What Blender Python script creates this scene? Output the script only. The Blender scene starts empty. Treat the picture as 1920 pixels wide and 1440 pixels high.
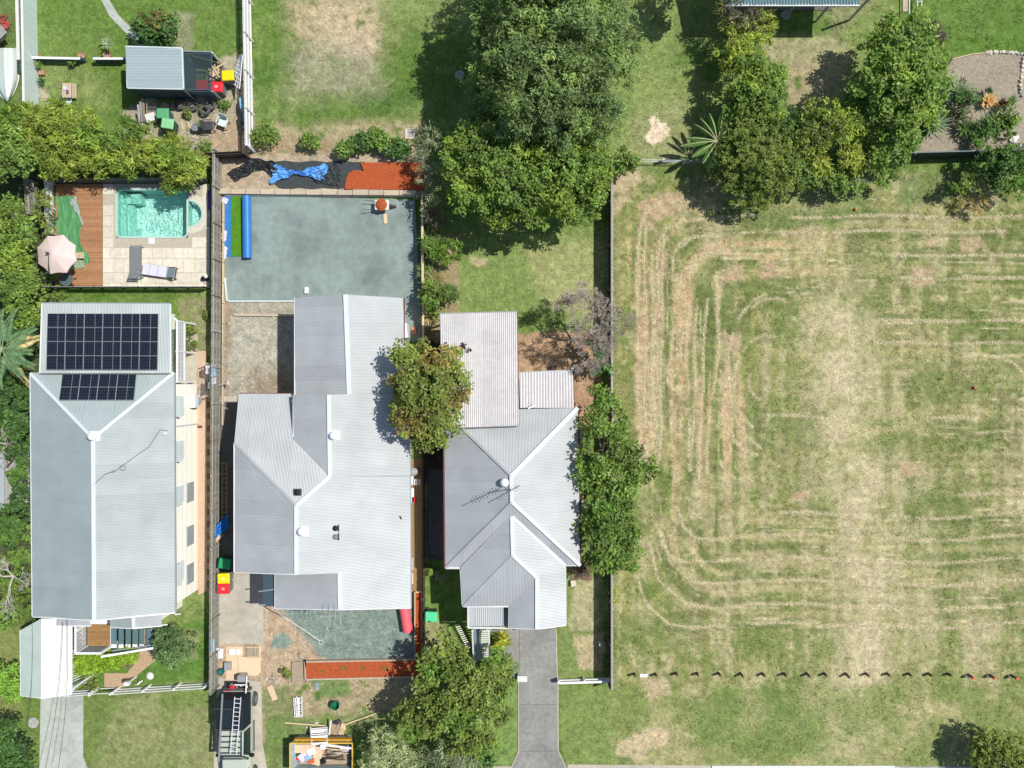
import bpy, math, random
import numpy as np
from mathutils import Vector, Matrix
random.seed(7)
rng = np.random.default_rng(11)
S = bpy.context.scene
COL = S.collection

# ---------------------------------------------------------------- camera, sky, sun, exposure
CAM_H = 45.0
MPP = 0.03                      # metres on the ground for one photo pixel
cam = bpy.data.objects.new('camera', bpy.data.cameras.new('camera'))
COL.objects.link(cam)
cam.location = (0, 0, CAM_H)
cam.data.sensor_width = 36
cam.data.lens = 28.125
cam.data.clip_end = 6000
cam.data.clip_start = 0.5
S.camera = cam

SUN = Vector((0.60, 0.215, 1.0)).normalized()
W_ = bpy.data.worlds.new('World'); S.world = W_; W_.use_nodes = True
nt = W_.node_tree
bg = nt.nodes['Background']
sky = nt.nodes.new('ShaderNodeTexSky'); sky.sky_type = 'NISHITA'; sky.sun_disc = False
sky.sun_elevation = math.asin(SUN.z)
sky.sun_rotation = math.atan2(SUN.x, SUN.y)
nt.links.new(sky.outputs[0], bg.inputs[0]); bg.inputs[1].default_value = 0.096
sl = bpy.data.lights.new('sun', 'SUN'); sl.energy = 4.4; sl.angle = math.radians(0.5); sl.color = (1.0, 0.965, 0.90)
so = bpy.data.objects.new('sun', sl); COL.objects.link(so)
so.rotation_euler = SUN.to_track_quat('Z', 'Y').to_euler()
so.location = (20, 8, 40)
S.view_settings.view_transform = 'Standard'
S.view_settings.look = 'None'
S.view_settings.exposure = 0.05
S.view_settings.gamma = 1.0
S.view_settings.use_curve_mapping = False
S.cycles.max_bounces = 6; S.cycles.diffuse_bounces = 3; S.cycles.transparent_max_bounces = 12

# ---------------------------------------------------------------- helpers
def P(px, py, z=0.0):
    """world point at height z lying on the sight line of a place surveyed in the photograph"""
    k = MPP * (CAM_H - z) / CAM_H
    return Vector(((px - 960) * k, (720 - py) * k, z))
def PL(pts, z=0.0): return [P(a, b, z) for a, b in pts]

MATS = {}
def mat(name, col, rough=0.8, metal=0.0, ns=6.0, na=0.12, bump=0.0, bs=40.0, var=0.0, spec=0.3, stain=0.0):
    if name in MATS: return MATS[name]
    m = bpy.data.materials.new(name); m.use_nodes = True
    t = m.node_tree; N = t.nodes; L = t.links
    b = N['Principled BSDF']; b.inputs['Roughness'].default_value = rough; b.inputs['Metallic'].default_value = metal
    b.inputs['Specular IOR Level'].default_value = spec
    g = N.new('ShaderNodeNewGeometry')
    n1 = N.new('ShaderNodeTexNoise'); n1.inputs['Scale'].default_value = ns; n1.inputs['Detail'].default_value = 5
    n1.inputs['Roughness'].default_value = 0.65
    L.new(g.outputs['Position'], n1.inputs['Vector'])
    mr = N.new('ShaderNodeMapRange'); mr.inputs[1].default_value = 0.3; mr.inputs[2].default_value = 0.7
    mr.inputs[3].default_value = 1 - na; mr.inputs[4].default_value = 1 + na
    L.new(n1.outputs['Fac'], mr.inputs[0])
    val = mr.outputs[0]
    if var > 0:
        oi = N.new('ShaderNodeObjectInfo')
        mv = N.new('ShaderNodeMapRange'); mv.inputs[3].default_value = 1 - var; mv.inputs[4].default_value = 1 + var
        L.new(oi.outputs['Random'], mv.inputs[0])
        mm = N.new('ShaderNodeMath'); mm.operation = 'MULTIPLY'
        L.new(val, mm.inputs[0]); L.new(mv.outputs[0], mm.inputs[1]); val = mm.outputs[0]
    if stain > 0:
        n2 = N.new('ShaderNodeTexNoise'); n2.inputs['Scale'].default_value = 0.55; n2.inputs['Detail'].default_value = 6
        L.new(g.outputs['Position'], n2.inputs['Vector'])
        ms = N.new('ShaderNodeMapRange'); ms.inputs[1].default_value = 0.42; ms.inputs[2].default_value = 0.68
        ms.inputs[3].default_value = 1.0; ms.inputs[4].default_value = 1 - stain
        L.new(n2.outputs['Fac'], ms.inputs[0])
        mm = N.new('ShaderNodeMath'); mm.operation = 'MULTIPLY'
        L.new(val, mm.inputs[0]); L.new(ms.outputs[0], mm.inputs[1]); val = mm.outputs[0]
    vm = N.new('ShaderNodeVectorMath'); vm.operation = 'SCALE'; vm.inputs[0].default_value = col[:3]
    L.new(val, vm.inputs['Scale']); L.new(vm.outputs[0], b.inputs['Base Color'])
    if bump > 0:
        nb = N.new('ShaderNodeTexNoise'); nb.inputs['Scale'].default_value = bs; nb.inputs['Detail'].default_value = 4
        L.new(g.outputs['Position'], nb.inputs['Vector'])
        bp = N.new('ShaderNodeBump'); bp.inputs['Strength'].default_value = bump; bp.inputs['Distance'].default_value = 0.03
        L.new(nb.outputs['Fac'], bp.inputs['Height']); L.new(bp.outputs[0], b.inputs['Normal'])
    MATS[name] = m
    return m

LEAFK = 1.9
def leafmat(name, col, trans=0.32, rough=0.5):
    if name in MATS: return MATS[name]
    m = bpy.data.materials.new(name); m.use_nodes = True
    t = m.node_tree; N = t.nodes; L = t.links
    b = N['Principled BSDF']; b.inputs['Roughness'].default_value = rough; b.inputs['Specular IOR Level'].default_value = 0.35
    a = N.new('ShaderNodeAttribute'); a.attribute_name = 'tint'
    mx = N.new('ShaderNodeMix'); mx.data_type = 'RGBA'; mx.blend_type = 'MULTIPLY'; mx.inputs[0].default_value = 1
    mx.inputs[6].default_value = (*[c*LEAFK for c in col], 1)
    L.new(a.outputs['Color'], mx.inputs[7]); L.new(mx.outputs[2], b.inputs['Base Color'])
    tr = N.new('ShaderNodeBsdfTranslucent')
    hs = N.new('ShaderNodeMix'); hs.data_type = 'RGBA'; hs.blend_type = 'MULTIPLY'; hs.inputs[0].default_value = 1
    hs.inputs[7].default_value = (1.3, 1.3, 0.5, 1)
    L.new(mx.outputs[2], hs.inputs[6]); L.new(hs.outputs[2], tr.inputs[0])
    ms = N.new('ShaderNodeMixShader'); ms.inputs[0].default_value = trans
    L.new(b.outputs[0], ms.inputs[1]); L.new(tr.outputs[0], ms.inputs[2])
    L.new(ms.outputs[0], N['Material Output'].inputs[0])
    MATS[name] = m
    return m

WLOC = {}
def wl(o): return WLOC.get(o.name, Vector((0, 0, 0)))
def tag(o, label=None, cat=None, group=None, kind=None):
    if label: o['label'] = label
    if cat: o['category'] = cat
    if group: o['group'] = group
    if kind: o['kind'] = kind
    return o
def thing(name, label, cat, loc=(0, 0, 0), group=None):
    o = bpy.data.objects.new(name, None); COL.objects.link(o)
    o.empty_display_size = 0.2
    o.location = loc; WLOC[o.name] = Vector(loc)
    return tag(o, label, cat, group)
def place(o, loc, rz=0.0):
    o.location = loc; o.rotation_euler = (0, 0, rz); WLOC[o.name] = Vector(loc)
    return o
def kids(o): return [c for c in COL.objects if c.parent == o]
CH = {}
def reg(o, parent):
    if parent is not None: CH.setdefault(parent.name, []).append(o)
def copy_tree(o, parent=None):
    c = o.copy(); COL.objects.link(c); c.parent = parent; reg(c, parent)
    for ch in CH.get(o.name, []): copy_tree(ch, c)
    return c
def clone(o, loc, rz=0.0, label=None, mats=None):
    c = copy_tree(o); place(c, loc, rz)
    if label: c['label'] = label
    if mats:
        for ch in CH.get(c.name, []) or [c]:
            nm = ch.name.split('.')[0]
            if nm in mats:
                ch.data = ch.data.copy(); ch.data.materials.clear(); ch.data.materials.append(mats[nm])
    return c
def link_mesh(name, me, m, parent=None, loc=None):
    if m is not None:
        me.materials.clear(); me.materials.append(m)
    o = bpy.data.objects.new(name, me); COL.objects.link(o)
    if loc is not None: o.location = loc
    if parent is not None:
        o.parent = parent; reg(o, parent)
        WLOC[o.name] = wl(parent) + (Vector(loc) if loc is not None else Vector((0, 0, 0)))
    else:
        WLOC[o.name] = Vector(loc) if loc is not None else Vector((0, 0, 0))
    return o

class MB:
    def __init__(s): s.v = []; s.f = []
    def poly(s, pts):
        n = len(s.v); s.v += [tuple(p) for p in pts]; s.f.append(tuple(range(n, n + len(pts)))); return s
    def hexa(s, b, t):
        n = len(s.v); s.v += [tuple(p) for p in b] + [tuple(p) for p in t]
        s.f += [(n+3, n+2, n+1, n), (n+4, n+5, n+6, n+7)] + [(n+i, n+(i+1) % 4, n+4+(i+1) % 4, n+4+i) for i in range(4)]
        return s
    def box(s, x0, x1, y0, y1, z0, z1):
        b = [(x0, y0), (x1, y0), (x1, y1), (x0, y1)]
        return s.hexa([(x, y, z0) for x, y in b], [(x, y, z1) for x, y in b])
    def obox(s, cx, cy, z0, z1, lx, ly, a=0.0):
        c, d = math.cos(a), math.sin(a)
        b = [(cx + c*u*lx/2 - d*w*ly/2, cy + d*u*lx/2 + c*w*ly/2) for u, w in ((-1, -1), (1, -1), (1, 1), (-1, 1))]
        return s.hexa([(x, y, z0) for x, y in b], [(x, y, z1) for x, y in b])
    def beam(s, p0, p1, w, h=None, up=(0, 0, 1)):
        h = w if h is None else h
        p0, p1 = Vector(p0), Vector(p1); d = (p1 - p0)
        if d.length < 1e-6: return s
        d.normalize(); u = Vector(up)
        if abs(d.dot(u)) > 0.98: u = Vector((1, 0, 0))
        a = d.cross(u).normalized() * w / 2; b = a.cross(d).normalized() * h / 2
        return s.hexa([p0 - a - b, p0 + a - b, p0 + a + b, p0 - a + b], [p1 - a - b, p1 + a - b, p1 + a + b, p1 - a + b])
    def prism(s, pts, z0, z1):
        pts = [(p[0], p[1]) for p in pts]
        ar = sum(pts[i][0]*pts[(i+1) % len(pts)][1] - pts[(i+1) % len(pts)][0]*pts[i][1] for i in range(len(pts)))
        if ar < 0: pts = pts[::-1]
        n = len(s.v); k = len(pts)
        s.v += [(x, y, z0) for x, y in pts] + [(x, y, z1) for x, y in pts]
        s.f.append(tuple(range(n+k-1, n-1, -1))); s.f.append(tuple(range(n+k, n+2*k)))
        s.f += [(n+i, n+(i+1) % k, n+k+(i+1) % k, n+k+i) for i in range(k)]
        return s
    def cone(s, c, z0, z1, r0, r1, n=12, cap=True):
        m = len(s.v)
        for r, z in ((r0, z0), (r1, z1)):
            for i in range(n):
                a = 2*math.pi*i/n; s.v.append((c[0]+r*math.cos(a), c[1]+r*math.sin(a), z))
        s.f += [(m+i, m+(i+1) % n, m+n+(i+1) % n, m+n+i) for i in range(n)]
        if cap: s.f += [tuple(range(m+n-1, m-1, -1)), tuple(range(m+n, m+2*n))]
        return s
    def tube(s, path, r, n=6, r1=None, cap=True):
        path = [Vector(p) for p in path]; k = len(path); m = len(s.v)
        r1 = r if r1 is None else r1
        for i, p in enumerate(path):
            d = (path[min(i+1, k-1)] - path[max(i-1, 0)]).normalized()
            u = Vector((0, 0, 1)) if abs(d.z) < 0.9 else Vector((1, 0, 0))
            a = d.cross(u).normalized(); b = a.cross(d)
            rr = r + (r1 - r) * i / max(1, k-1)
            for j in range(n):
                t = 2*math.pi*j/n; s.v.append(tuple(p + a*rr*math.cos(t) + b*rr*math.sin(t)))
        for i in range(k-1):
            for j in range(n):
                s.f.append((m+i*n+j, m+i*n+(j+1) % n, m+(i+1)*n+(j+1) % n, m+(i+1)*n+j))
        if cap: s.f += [tuple(range(m+n-1, m-1, -1)), tuple(range(m+(k-1)*n, m+k*n))]
        return s
    def lathe(s, c, prof, n=16):
        m = len(s.v); k = len(prof)
        for r, z in prof:
            for i in range(n):
                a = 2*math.pi*i/n; s.v.append((c[0]+r*math.cos(a), c[1]+r*math.sin(a), c[2]+z))
        for q in range(k-1):
            s.f += [(m+q*n+i, m+q*n+(i+1) % n, m+(q+1)*n+(i+1) % n, m+(q+1)*n+i) for i in range(n)]
        s.f.append(tuple(range(m+(k-1)*n, m+k*n)))
        s.f.append(tuple(range(m+n-1, m-1, -1)))
        return s
    def torus(s, c, R, r, nR=18, nr=8, tilt=0.0):
        m = len(s.v)
        for i in range(nR):
            a = 2*math.pi*i/nR
            for j in range(nr):
                b = 2*math.pi*j/nr
                x, y, z = (R+r*math.cos(b))*math.cos(a), (R+r*math.cos(b))*math.sin(a), r*math.sin(b)*1.15
                y, z = y*math.cos(tilt)-z*math.sin(tilt), y*math.sin(tilt)+z*math.cos(tilt)
                s.v.append((c[0]+x, c[1]+y, c[2]+z))
        for i in range(nR):
            for j in range(nr):
                s.f.append((m+i*nr+j, m+((i+1) % nR)*nr+j, m+((i+1) % nR)*nr+(j+1) % nr, m+i*nr+(j+1) % nr))
        return s
    def sheet(s, nu, nv, fn):
        m = len(s.v)
        for i in range(nu+1):
            for j in range(nv+1): s.v.append(tuple(fn(i/nu, j/nv)))
        for i in range(nu):
            for j in range(nv):
                a = m+i*(nv+1)+j; s.f.append((a, a+nv+1, a+nv+2, a+1))
        return s
    def mesh(s, name, off=Vector((0, 0, 0))):
        me = bpy.data.meshes.new(name)
        me.from_pydata([(a-off.x, b-off.y, c-off.z) for a, b, c in s.v], [], s.f)
        me.update(); return me
    def build(s, name, m, parent=None, smooth=False, bevel=0.0):
        if parent is None:
            xs = [p[0] for p in s.v]; ys = [p[1] for p in s.v]; zs = [p[2] for p in s.v]
            off = Vector(((min(xs)+max(xs))/2, (min(ys)+max(ys))/2, min(zs)))
            o = link_mesh(name, s.mesh(name, off), m, None, off)
        else:
            o = link_mesh(name, s.mesh(name, wl(parent)), m, parent)
            WLOC[o.name] = wl(parent)
        if smooth:
            for p in o.data.polygons: p.use_smooth = True
        if bevel > 0:
            md = o.modifiers.new('bevel', 'BEVEL'); md.width = bevel; md.segments = 2; md.limit_method = 'ANGLE'
        return o

def struct(name, mb, m, label=None, **k):
    o = mb.build(name, m, None, **k); o['kind'] = 'structure'
    if label: o['label'] = label
    return o

def np_mesh(name, V, F, tint=None, m=None, parent=None):
    """V (n,3) world, F (k,4) quads or (k,3)"""
    me = bpy.data.meshes.new(name)
    if parent is not None: off = np.array(wl(parent)); loc = None
    else:
        off = np.array([V[:, 0].mean(), V[:, 1].mean(), V[:, 2].min()]); loc = Vector(off)
    V = (V - off).astype(np.float32)
    k, q = F.shape
    me.vertices.add(len(V)); me.vertices.foreach_set('co', V.ravel())
    me.loops.add(k*q); me.loops.foreach_set('vertex_index', F.astype(np.int32).ravel())
    me.polygons.add(k); me.polygons.foreach_set('loop_start', np.arange(0, k*q, q, dtype=np.int32))
    try: me.polygons.foreach_set('loop_total', np.full(k, q, dtype=np.int32))
    except Exception: pass
    me.update(calc_edges=True)
    if tint is not None:
        at = me.attributes.new('tint', 'FLOAT_COLOR', 'POINT')
        at.data.foreach_set('color', np.concatenate([tint, np.ones((len(tint), 1))], 1).astype(np.float32).ravel())
    return link_mesh(name, me, m, parent, loc)

def nrm(a): return a / (np.linalg.norm(a, axis=1, keepdims=True) + 1e-9)
def leaves(C, A, Nn, L, Wd, tint, fold=0.0):
    """C centres, A axis, Nn normals, L length, Wd width -> verts, faces, tint (pointed quads)"""
    A = nrm(A); B = nrm(np.cross(Nn, A)); Nn = np.cross(A, B)
    L = L[:, None]; Wd = Wd[:, None]
    v0 = C - A*L/2; v2 = C + A*L/2 - Nn*L*fold
    v1 = C + B*Wd/2 + A*L*0.05; v3 = C - B*Wd/2 + A*L*0.05
    V = np.stack([v0, v1, v2, v3], 1).reshape(-1, 3)
    n = len(C); F = np.arange(4*n).reshape(n, 4)
    return V, F, np.repeat(tint, 4, axis=0)

def rnd_dirs(n, up=0.0):
    d = rng.normal(size=(n, 3)); d[:, 2] += up
    return nrm(d)

def crown_points(lobes, dens, clump_r, per, ztop_k=1.0, flat=0.75):
    """lobes: (cx,cy,cz,r,rz). returns leaf centres, outward normals, clump id tint"""
    Cs, Ns, Ts = [], [], []
    for (cx, cy, cz, r, rz) in lobes:
        nc = max(6, int(dens * math.pi * r * r))
        d = rnd_dirs(nc, 0.55)
        d[:, 2] = np.where(d[:, 2] < -0.35, -d[:, 2], d[:, 2])
        rad = 1 - 0.50 * rng.random(nc) ** 2.2
        bump = 1 + 0.10*np.sin(d[:, 0]*7+cx*3) + 0.08*np.sin(d[:, 1]*9+cy*5)
        cc = np.array([cx, cy, cz]) + d * (rad*bump)[:, None] * np.array([r, r, rz])
        ct = (0.66 + 0.66*rng.random(nc)) * rng.uniform(0.86, 1.16)
        cr = clump_r * (0.6 + 0.8*rng.random(nc))
        dd = rnd_dirs(nc*per, 0.5)
        rr = np.repeat(cr, per) * (0.35+0.65*rng.random(nc*per))
        q = np.repeat(cc, per, axis=0) + dd * rr[:, None] * np.array([1, 1, flat])
        Cs.append(q); Ns.append(nrm(dd*0.7 + np.repeat(d, per, axis=0)*0.6)); Ts.append(np.repeat(ct, per))
    return np.concatenate(Cs), np.concatenate(Ns), np.concatenate(Ts)

LEAF = {  # style: leaf length, width, clumps per m2, clump radius, leaves per clump, upward bias, hue jitter
 'fine':   dict(L=0.22, W=0.070, dens=13, cr=0.34, per=34, up=0.35, hj=0.10),
 'broad':  dict(L=0.19, W=0.105, dens=9, cr=0.36, per=44, up=0.75, hj=0.12),
 'glossy': dict(L=0.22, W=0.11, dens=9, cr=0.36, per=36, up=0.60, hj=0.16),
 'spiky':  dict(L=0.34, W=0.060, dens=13, cr=0.30, per=30, up=0.40, hj=0.14),
 'small':  dict(L=0.12, W=0.065, dens=26, cr=0.18, per=26, up=0.60, hj=0.12),
 'feather':dict(L=0.30, W=0.045, dens=15, cr=0.32, per=30, up=0.20, hj=0.12),
}
def crown(parent, name, lobes, style, m, second=None, thin=1.0):
    st = LEAF[style]
    C, Nn, T = crown_points(lobes, st['dens']*thin, st['cr'], st['per'])
    n = len(C)
    keep = C[:, 2] > 0.05
    C, Nn, T = C[keep], Nn[keep], T[keep]; n = len(C)
    A = nrm(rng.normal(size=(n, 3)) + Nn*0.5)
    nn = nrm(Nn*0.7 + np.array([0.25, 0.1, st['up']*2.2]) + rng.normal(size=(n, 3))*0.36)
    L = st['L']*(0.6+0.8*rng.random(n)); Wd = st['W']*(0.7+0.6*rng.random(n))
    t = T*(0.65+0.7*rng.random(n))
    hj = st['hj']*0.6
    tint = np.stack([t*(1+hj*rng.normal(size=n)), t, t*(1+hj*rng.normal(size=n))], 1).clip(0.2, 2.2)
    if second is not None:   # (ratio rgb, fraction) mottled second colour by place
        rgb, fr = second
        f = (np.sin(C[:, 0]*1.7+C[:, 1]*1.1)+np.sin(C[:, 1]*2.3-C[:, 0]*0.9+1.3)+rng.normal(size=n)*0.8)/2.2
        w = (f > (1-2*fr)).astype(float)[:, None]
        tint = tint*(1-w) + tint*np.array(rgb)*w
    V, F, t4 = leaves(C, A, nn, L, Wd, tint, 0.08)
    return np_mesh(name, V, F, t4, m, parent)

def limbs(parent, base, tips, r0, m, name='trunk', fork=None):
    mb = MB(); base = Vector(base)
    zt = min(t.z for t in tips)
    fk = Vector(fork) if fork is not None else base + Vector((0, 0, max(0.3, zt*0.45)))
    mb.tube([base, base.lerp(fk, 0.5)+Vector((0.04, -0.03, 0)), fk], r0, 8, r0*0.75)
    for t in tips:
        mid = fk.lerp(t, 0.5) + Vector((random.uniform(-.15, .15), random.uniform(-.15, .15), random.uniform(0, .25)))
        mb.tube([fk, mid, t], r0*0.5, 6, r0*0.12)
        for _ in range(3):
            q = mid.lerp(t, random.random()); e = q + Vector((random.uniform(-.6, .6), random.uniform(-.6, .6), random.uniform(.1, .6)))
            mb.tube([q, e], r0*0.18, 4, r0*0.05)
    return mb.build(name, m, parent)

def tree(name, label, cat, lobes_px, style, leaf, base=None, bark='bark', r0=None, group=None, second=None, thin=1.0, trunk=True, zs=0.8):
    """lobes_px: (px, py, r_px, z_centre)"""
    lobes = []
    for (px, py, r, z) in lobes_px:
        p = P(px, py, z); rr = r*MPP*(CAM_H-z)/CAM_H
        lobes.append((p.x, p.y, p.z, rr, max(0.25, min(rr*zs, z*0.95))))
    if base is None:
        b = Vector((sum(l[0]*l[3] for l in lobes)/sum(l[3] for l in lobes), sum(l[1]*l[3] for l in lobes)/sum(l[3] for l in lobes), 0))
    else: b = P(*base)
    t = thing(name, label, cat, b, group)
    if trunk:
        big = max(l[3] for l in lobes)
        limbs(t, b, [Vector((l[0], l[1], max(0.2, l[2]))) for l in lobes], r0 or max(0.03, big*0.09), MATS[bark])
    crown(t, 'crown' if cat == 'tree' else 'foliage', lobes, style, leaf, second, thin)
    return t

def ribbons(mbs, center, n, L, Wd, rise, droop, jitter=0.2, segs=3, a0=0.0, arc=2*math.pi):
    """strap leaves radiating from a centre, each a folded bent blade"""
    c = Vector(center)
    for i in range(n):
        a = a0 + arc*(i+random.uniform(-.4, .4))/n; l = L*random.uniform(0.7, 1.15)
        e = rise*random.uniform(0.3, 1.3); d = Vector((math.cos(a), math.sin(a), 0)); s = Vector((-d.y, d.x, 0))
        pts = []
        for k in range(segs+1):
            t = k/segs
            pts.append(c + d*l*t*math.cos(e*(1-t*0.4)) + Vector((0, 0, l*(math.sin(e)*t - droop*t*t))))
        for k in range(segs):
            w0 = Wd*(0.5 if k == 0 else 1.0)*(1-0.15*k); w1 = Wd*(1-0.15*(k+1)) if k < segs-1 else Wd*0.05
            m = len(mbs.v)
            mbs.v += [tuple(pts[k]-s*w0/2), tuple(pts[k]-Vector((0, 0, w0*0.2))), tuple(pts[k]+s*w0/2),
                      tuple(pts[k+1]-s*w1/2), tuple(pts[k+1]-Vector((0, 0, w1*0.2))), tuple(pts[k+1]+s*w1/2)]
            mbs.f += [(m, m+1, m+4, m+3), (m+1, m+2, m+5, m+4)]
    return mbs
def rosette(name, label, cat, px, py, n, Lm, Wd, m, z=0.15, rise=0.7, droop=0.15, group=None, tiers=2, heads=1, spread=0.0):
    b = P(px, py, 0); t = thing(name, label, cat, b, group)
    st = MB().cone((b.x, b.y), 0, max(0.08, z), 0.06, 0.04, 7); 
    mb = MB()
    for h in range(heads):
        c = P(px, py, z) + Vector((random.uniform(-spread, spread), random.uniform(-spread, spread), random.uniform(-.1, .1) if heads > 1 else 0))
        if heads > 1: st.tube([(b.x, b.y, 0.02), c], 0.03, 5)
        for q in range(tiers):
            ribbons(mb, c, n, Lm*(1-0.28*q), Wd, rise+0.4*q, droop)
    st.build('stem', MATS['bark'], t)
    mb.build('leaf_blade', m, t)
    return t

def corr_face(parent, pts, m, sheet=0.762, pitch=0.076, amp=0.0065, slope=None, name='roof_sheet'):
    """a roof plane of separate corrugated sheets, clipped to the outline pts (3D, near planar)"""
    pts = [Vector(p) for p in pts]
    n = Vector((0, 0, 0))
    for i in range(len(pts)):
        a, b = pts[i], pts[(i+1) % len(pts)]
        n += Vector(((a.y-b.y)*(a.z+b.z), (a.z-b.z)*(a.x+b.x), (a.x-b.x)*(a.y+b.y)))
    n.normalize()
    if n.z < 0: n = -n
    if slope is None:
        s = Vector((n.x*n.z, n.y*n.z, -(1-n.z*n.z)))
    else:
        s = Vector(slope); s = s - n*s.dot(n)
    s.normalize(); u = s.cross(n).normalized()
    o = sum(pts, Vector((0, 0, 0)))/len(pts)
    q = [((p-o).dot(u), (p-o).dot(s)) for p in pts]
    umin, umax = min(a for a, b in q), max(a for a, b in q)
    def iv(x):
        r = []
        for i in range(len(q)):
            (a, b), (c, d) = q[i], q[(i+1) % len(q)]
            if (a <= x < c) or (c <= x < a): r.append((i, b + (d-b)*(x-a)/(c-a)))
        r.sort(key=lambda t: t[1]); return r
    def ev(i, x):
        (a, b), (c, d) = q[i], q[(i+1) % len(q)]
        return b + (d-b)*(x-a)/(c-a)
    k = 0; x = umin; out = []
    while x < umax-1e-4:
        x1 = min(x+sheet, umax)
        us = set([x, x1] + [a for a, b in q if x < a < x1])
        j = math.ceil(x/(pitch/4)); 
        while j*pitch/4 < x1: us.add(j*pitch/4); j += 1
        us = sorted(us); mb = MB(); lift = 0.006*(k % 2)
        for a, b in zip(us[:-1], us[1:]):
            if b-a < 1e-5: continue
            e = iv((a+b)/2)
            for h in range(0, len(e)-1, 2):
                i0, i1 = e[h][0], e[h+1][0]
                za = amp*math.cos(2*math.pi*a/pitch)+lift; zb = amp*math.cos(2*math.pi*b/pitch)+lift
                mb.poly([o+u*a+s*ev(i0, a)+n*za, o+u*a+s*ev(i1, a)+n*za, o+u*b+s*ev(i1, b)+n*zb, o+u*b+s*ev(i0, b)+n*zb])
        if mb.f:
            for fi in range(len(mb.f)):
                pass
            out.append(mb.build(name, m, parent))
        x = x1; k += 1
    return out
def cap(parent, p0, p1, m, w=0.17, h=0.035, name='ridge_cap', dz=0.02):
    d = Vector((0, 0, dz))
    return MB().beam(Vector(p0)+d, Vector(p1)+d, w, h).build(name, m, parent)
# ---------------------------------------------------------------- plain materials
mat('bark', (0.16, 0.13, 0.10), 0.9, na=0.3, ns=12)
mat('grey_bark', (0.36, 0.34, 0.32), 0.9, na=0.2, ns=12)
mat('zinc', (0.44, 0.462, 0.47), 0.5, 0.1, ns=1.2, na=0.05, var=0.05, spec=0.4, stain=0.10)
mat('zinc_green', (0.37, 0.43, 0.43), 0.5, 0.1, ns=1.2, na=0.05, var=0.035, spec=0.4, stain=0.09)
mat('zinc_old', (0.56, 0.54, 0.54), 0.6, 0.05, ns=4, na=0.08, var=0.05, stain=0.12)
mat('cap_white', (0.66, 0.70, 0.72), 0.4, ns=3, na=0.05)
mat('white', (0.80, 0.80, 0.80), 0.5, ns=3, na=0.04)
mat('dirty_white', (0.66, 0.66, 0.63), 0.6, ns=5, na=0.12)
mat('cream', (0.86, 0.84, 0.75), 0.8, ns=3, na=0.04, bump=0.1)
mat('pale_wall', (0.60, 0.60, 0.57), 0.8)
mat('maroon', (0.16, 0.045, 0.045), 0.6)
mat('glass', (0.025, 0.035, 0.04), 0.12, spec=0.5, na=0.02)
mat('bluegrey', (0.25, 0.31, 0.34), 0.5, na=0.05)
mat('concrete', (0.44, 0.47, 0.42), 0.9, ns=4, na=0.14, stain=0.28, bump=0.2)
mat('concrete_warm', (0.48, 0.44, 0.36), 0.9, ns=3, na=0.12, stain=0.2, bump=0.2)
mat('driveway_grey', (0.285, 0.28, 0.262), 0.9, ns=4.0, na=0.20, stain=0.25, bump=0.2)
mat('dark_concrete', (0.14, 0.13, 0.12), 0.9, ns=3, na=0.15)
mat('pebble_pink', (0.56, 0.40, 0.28), 0.9, ns=22, na=0.28, bump=0.4)
mat('pebble_brown', (0.30, 0.20, 0.10), 0.95, ns=26, na=0.45, bump=0.6)
mat('paver_brown', (0.25, 0.14, 0.075), 0.9, ns=14, na=0.2, var=0.16)
mat('paver_tan', (0.44, 0.31, 0.20), 0.9, ns=14, na=0.2, var=0.12)
mat('terracotta', (0.50, 0.22, 0.12), 0.8, na=0.1)
mat('stone_tile', (0.66, 0.61, 0.50), 0.75, ns=5, na=0.13, var=0.11, bump=0.15)
mat('grout', (0.46, 0.41, 0.33), 0.9)
mat('deck', (0.40, 0.205, 0.105), 0.6, ns=9, na=0.18, var=0.13)
mat('deck_old', (0.30, 0.17, 0.07), 0.6, ns=7, na=0.22, var=0.13)
mat('timber', (0.42, 0.35, 0.26), 0.85, ns=9, na=0.2, var=0.15, bump=0.2)
mat('timber_grey', (0.31, 0.30, 0.26), 0.9, ns=9, na=0.28, var=0.22, bump=0.2)
mat('timber_new', (0.62, 0.48, 0.30), 0.8, ns=9, na=0.12, var=0.1)
mat('timber_dark', (0.10, 0.075, 0.06), 0.85, ns=9, na=0.3, var=0.2)
mat('sleeper', (0.50, 0.42, 0.31), 0.9, ns=8, na=0.15, var=0.1, bump=0.3)
mat('ply', (0.66, 0.50, 0.34), 0.8, ns=5, na=0.08, var=0.06)
mat('mulch', (0.43, 0.095, 0.032), 0.95, ns=16, na=0.40, bump=0.8, bs=60)
mat('black_plastic', (0.030, 0.033, 0.036), 0.28, ns=5, na=0.3, spec=0.7)
mat('weed_mat', (0.045, 0.055, 0.058), 0.7, ns=5, na=0.3, bump=0.3)
mat('blue_tarp', (0.15, 0.40, 0.80), 0.4, ns=5, na=0.1, spec=0.5)
mat('blue_vinyl', (0.035, 0.19, 0.50), 0.45, ns=2, na=0.08)
mat('turf_green', (0.075, 0.22, 0.012), 0.8, ns=4, na=0.18, bump=0.3)
mat('tarp_green', (0.085, 0.27, 0.105), 0.6, ns=3, na=0.10)
mat('tarp_back', (0.30, 0.37, 0.33), 0.7, ns=3, na=0.08)
mat('crusher_dust', (0.255, 0.315, 0.295), 0.95, ns=2.6, na=0.14, stain=0.34, bump=0.35, bs=50)
mat('green_bin', (0.02, 0.30, 0.12), 0.45, na=0.05)
mat('green_bin_pale', (0.10, 0.62, 0.30), 0.45, na=0.05)
mat('green_dark_body', (0.025, 0.08, 0.045), 0.5)
mat('yellow', (0.82, 0.62, 0.01), 0.4, na=0.04)
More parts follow.
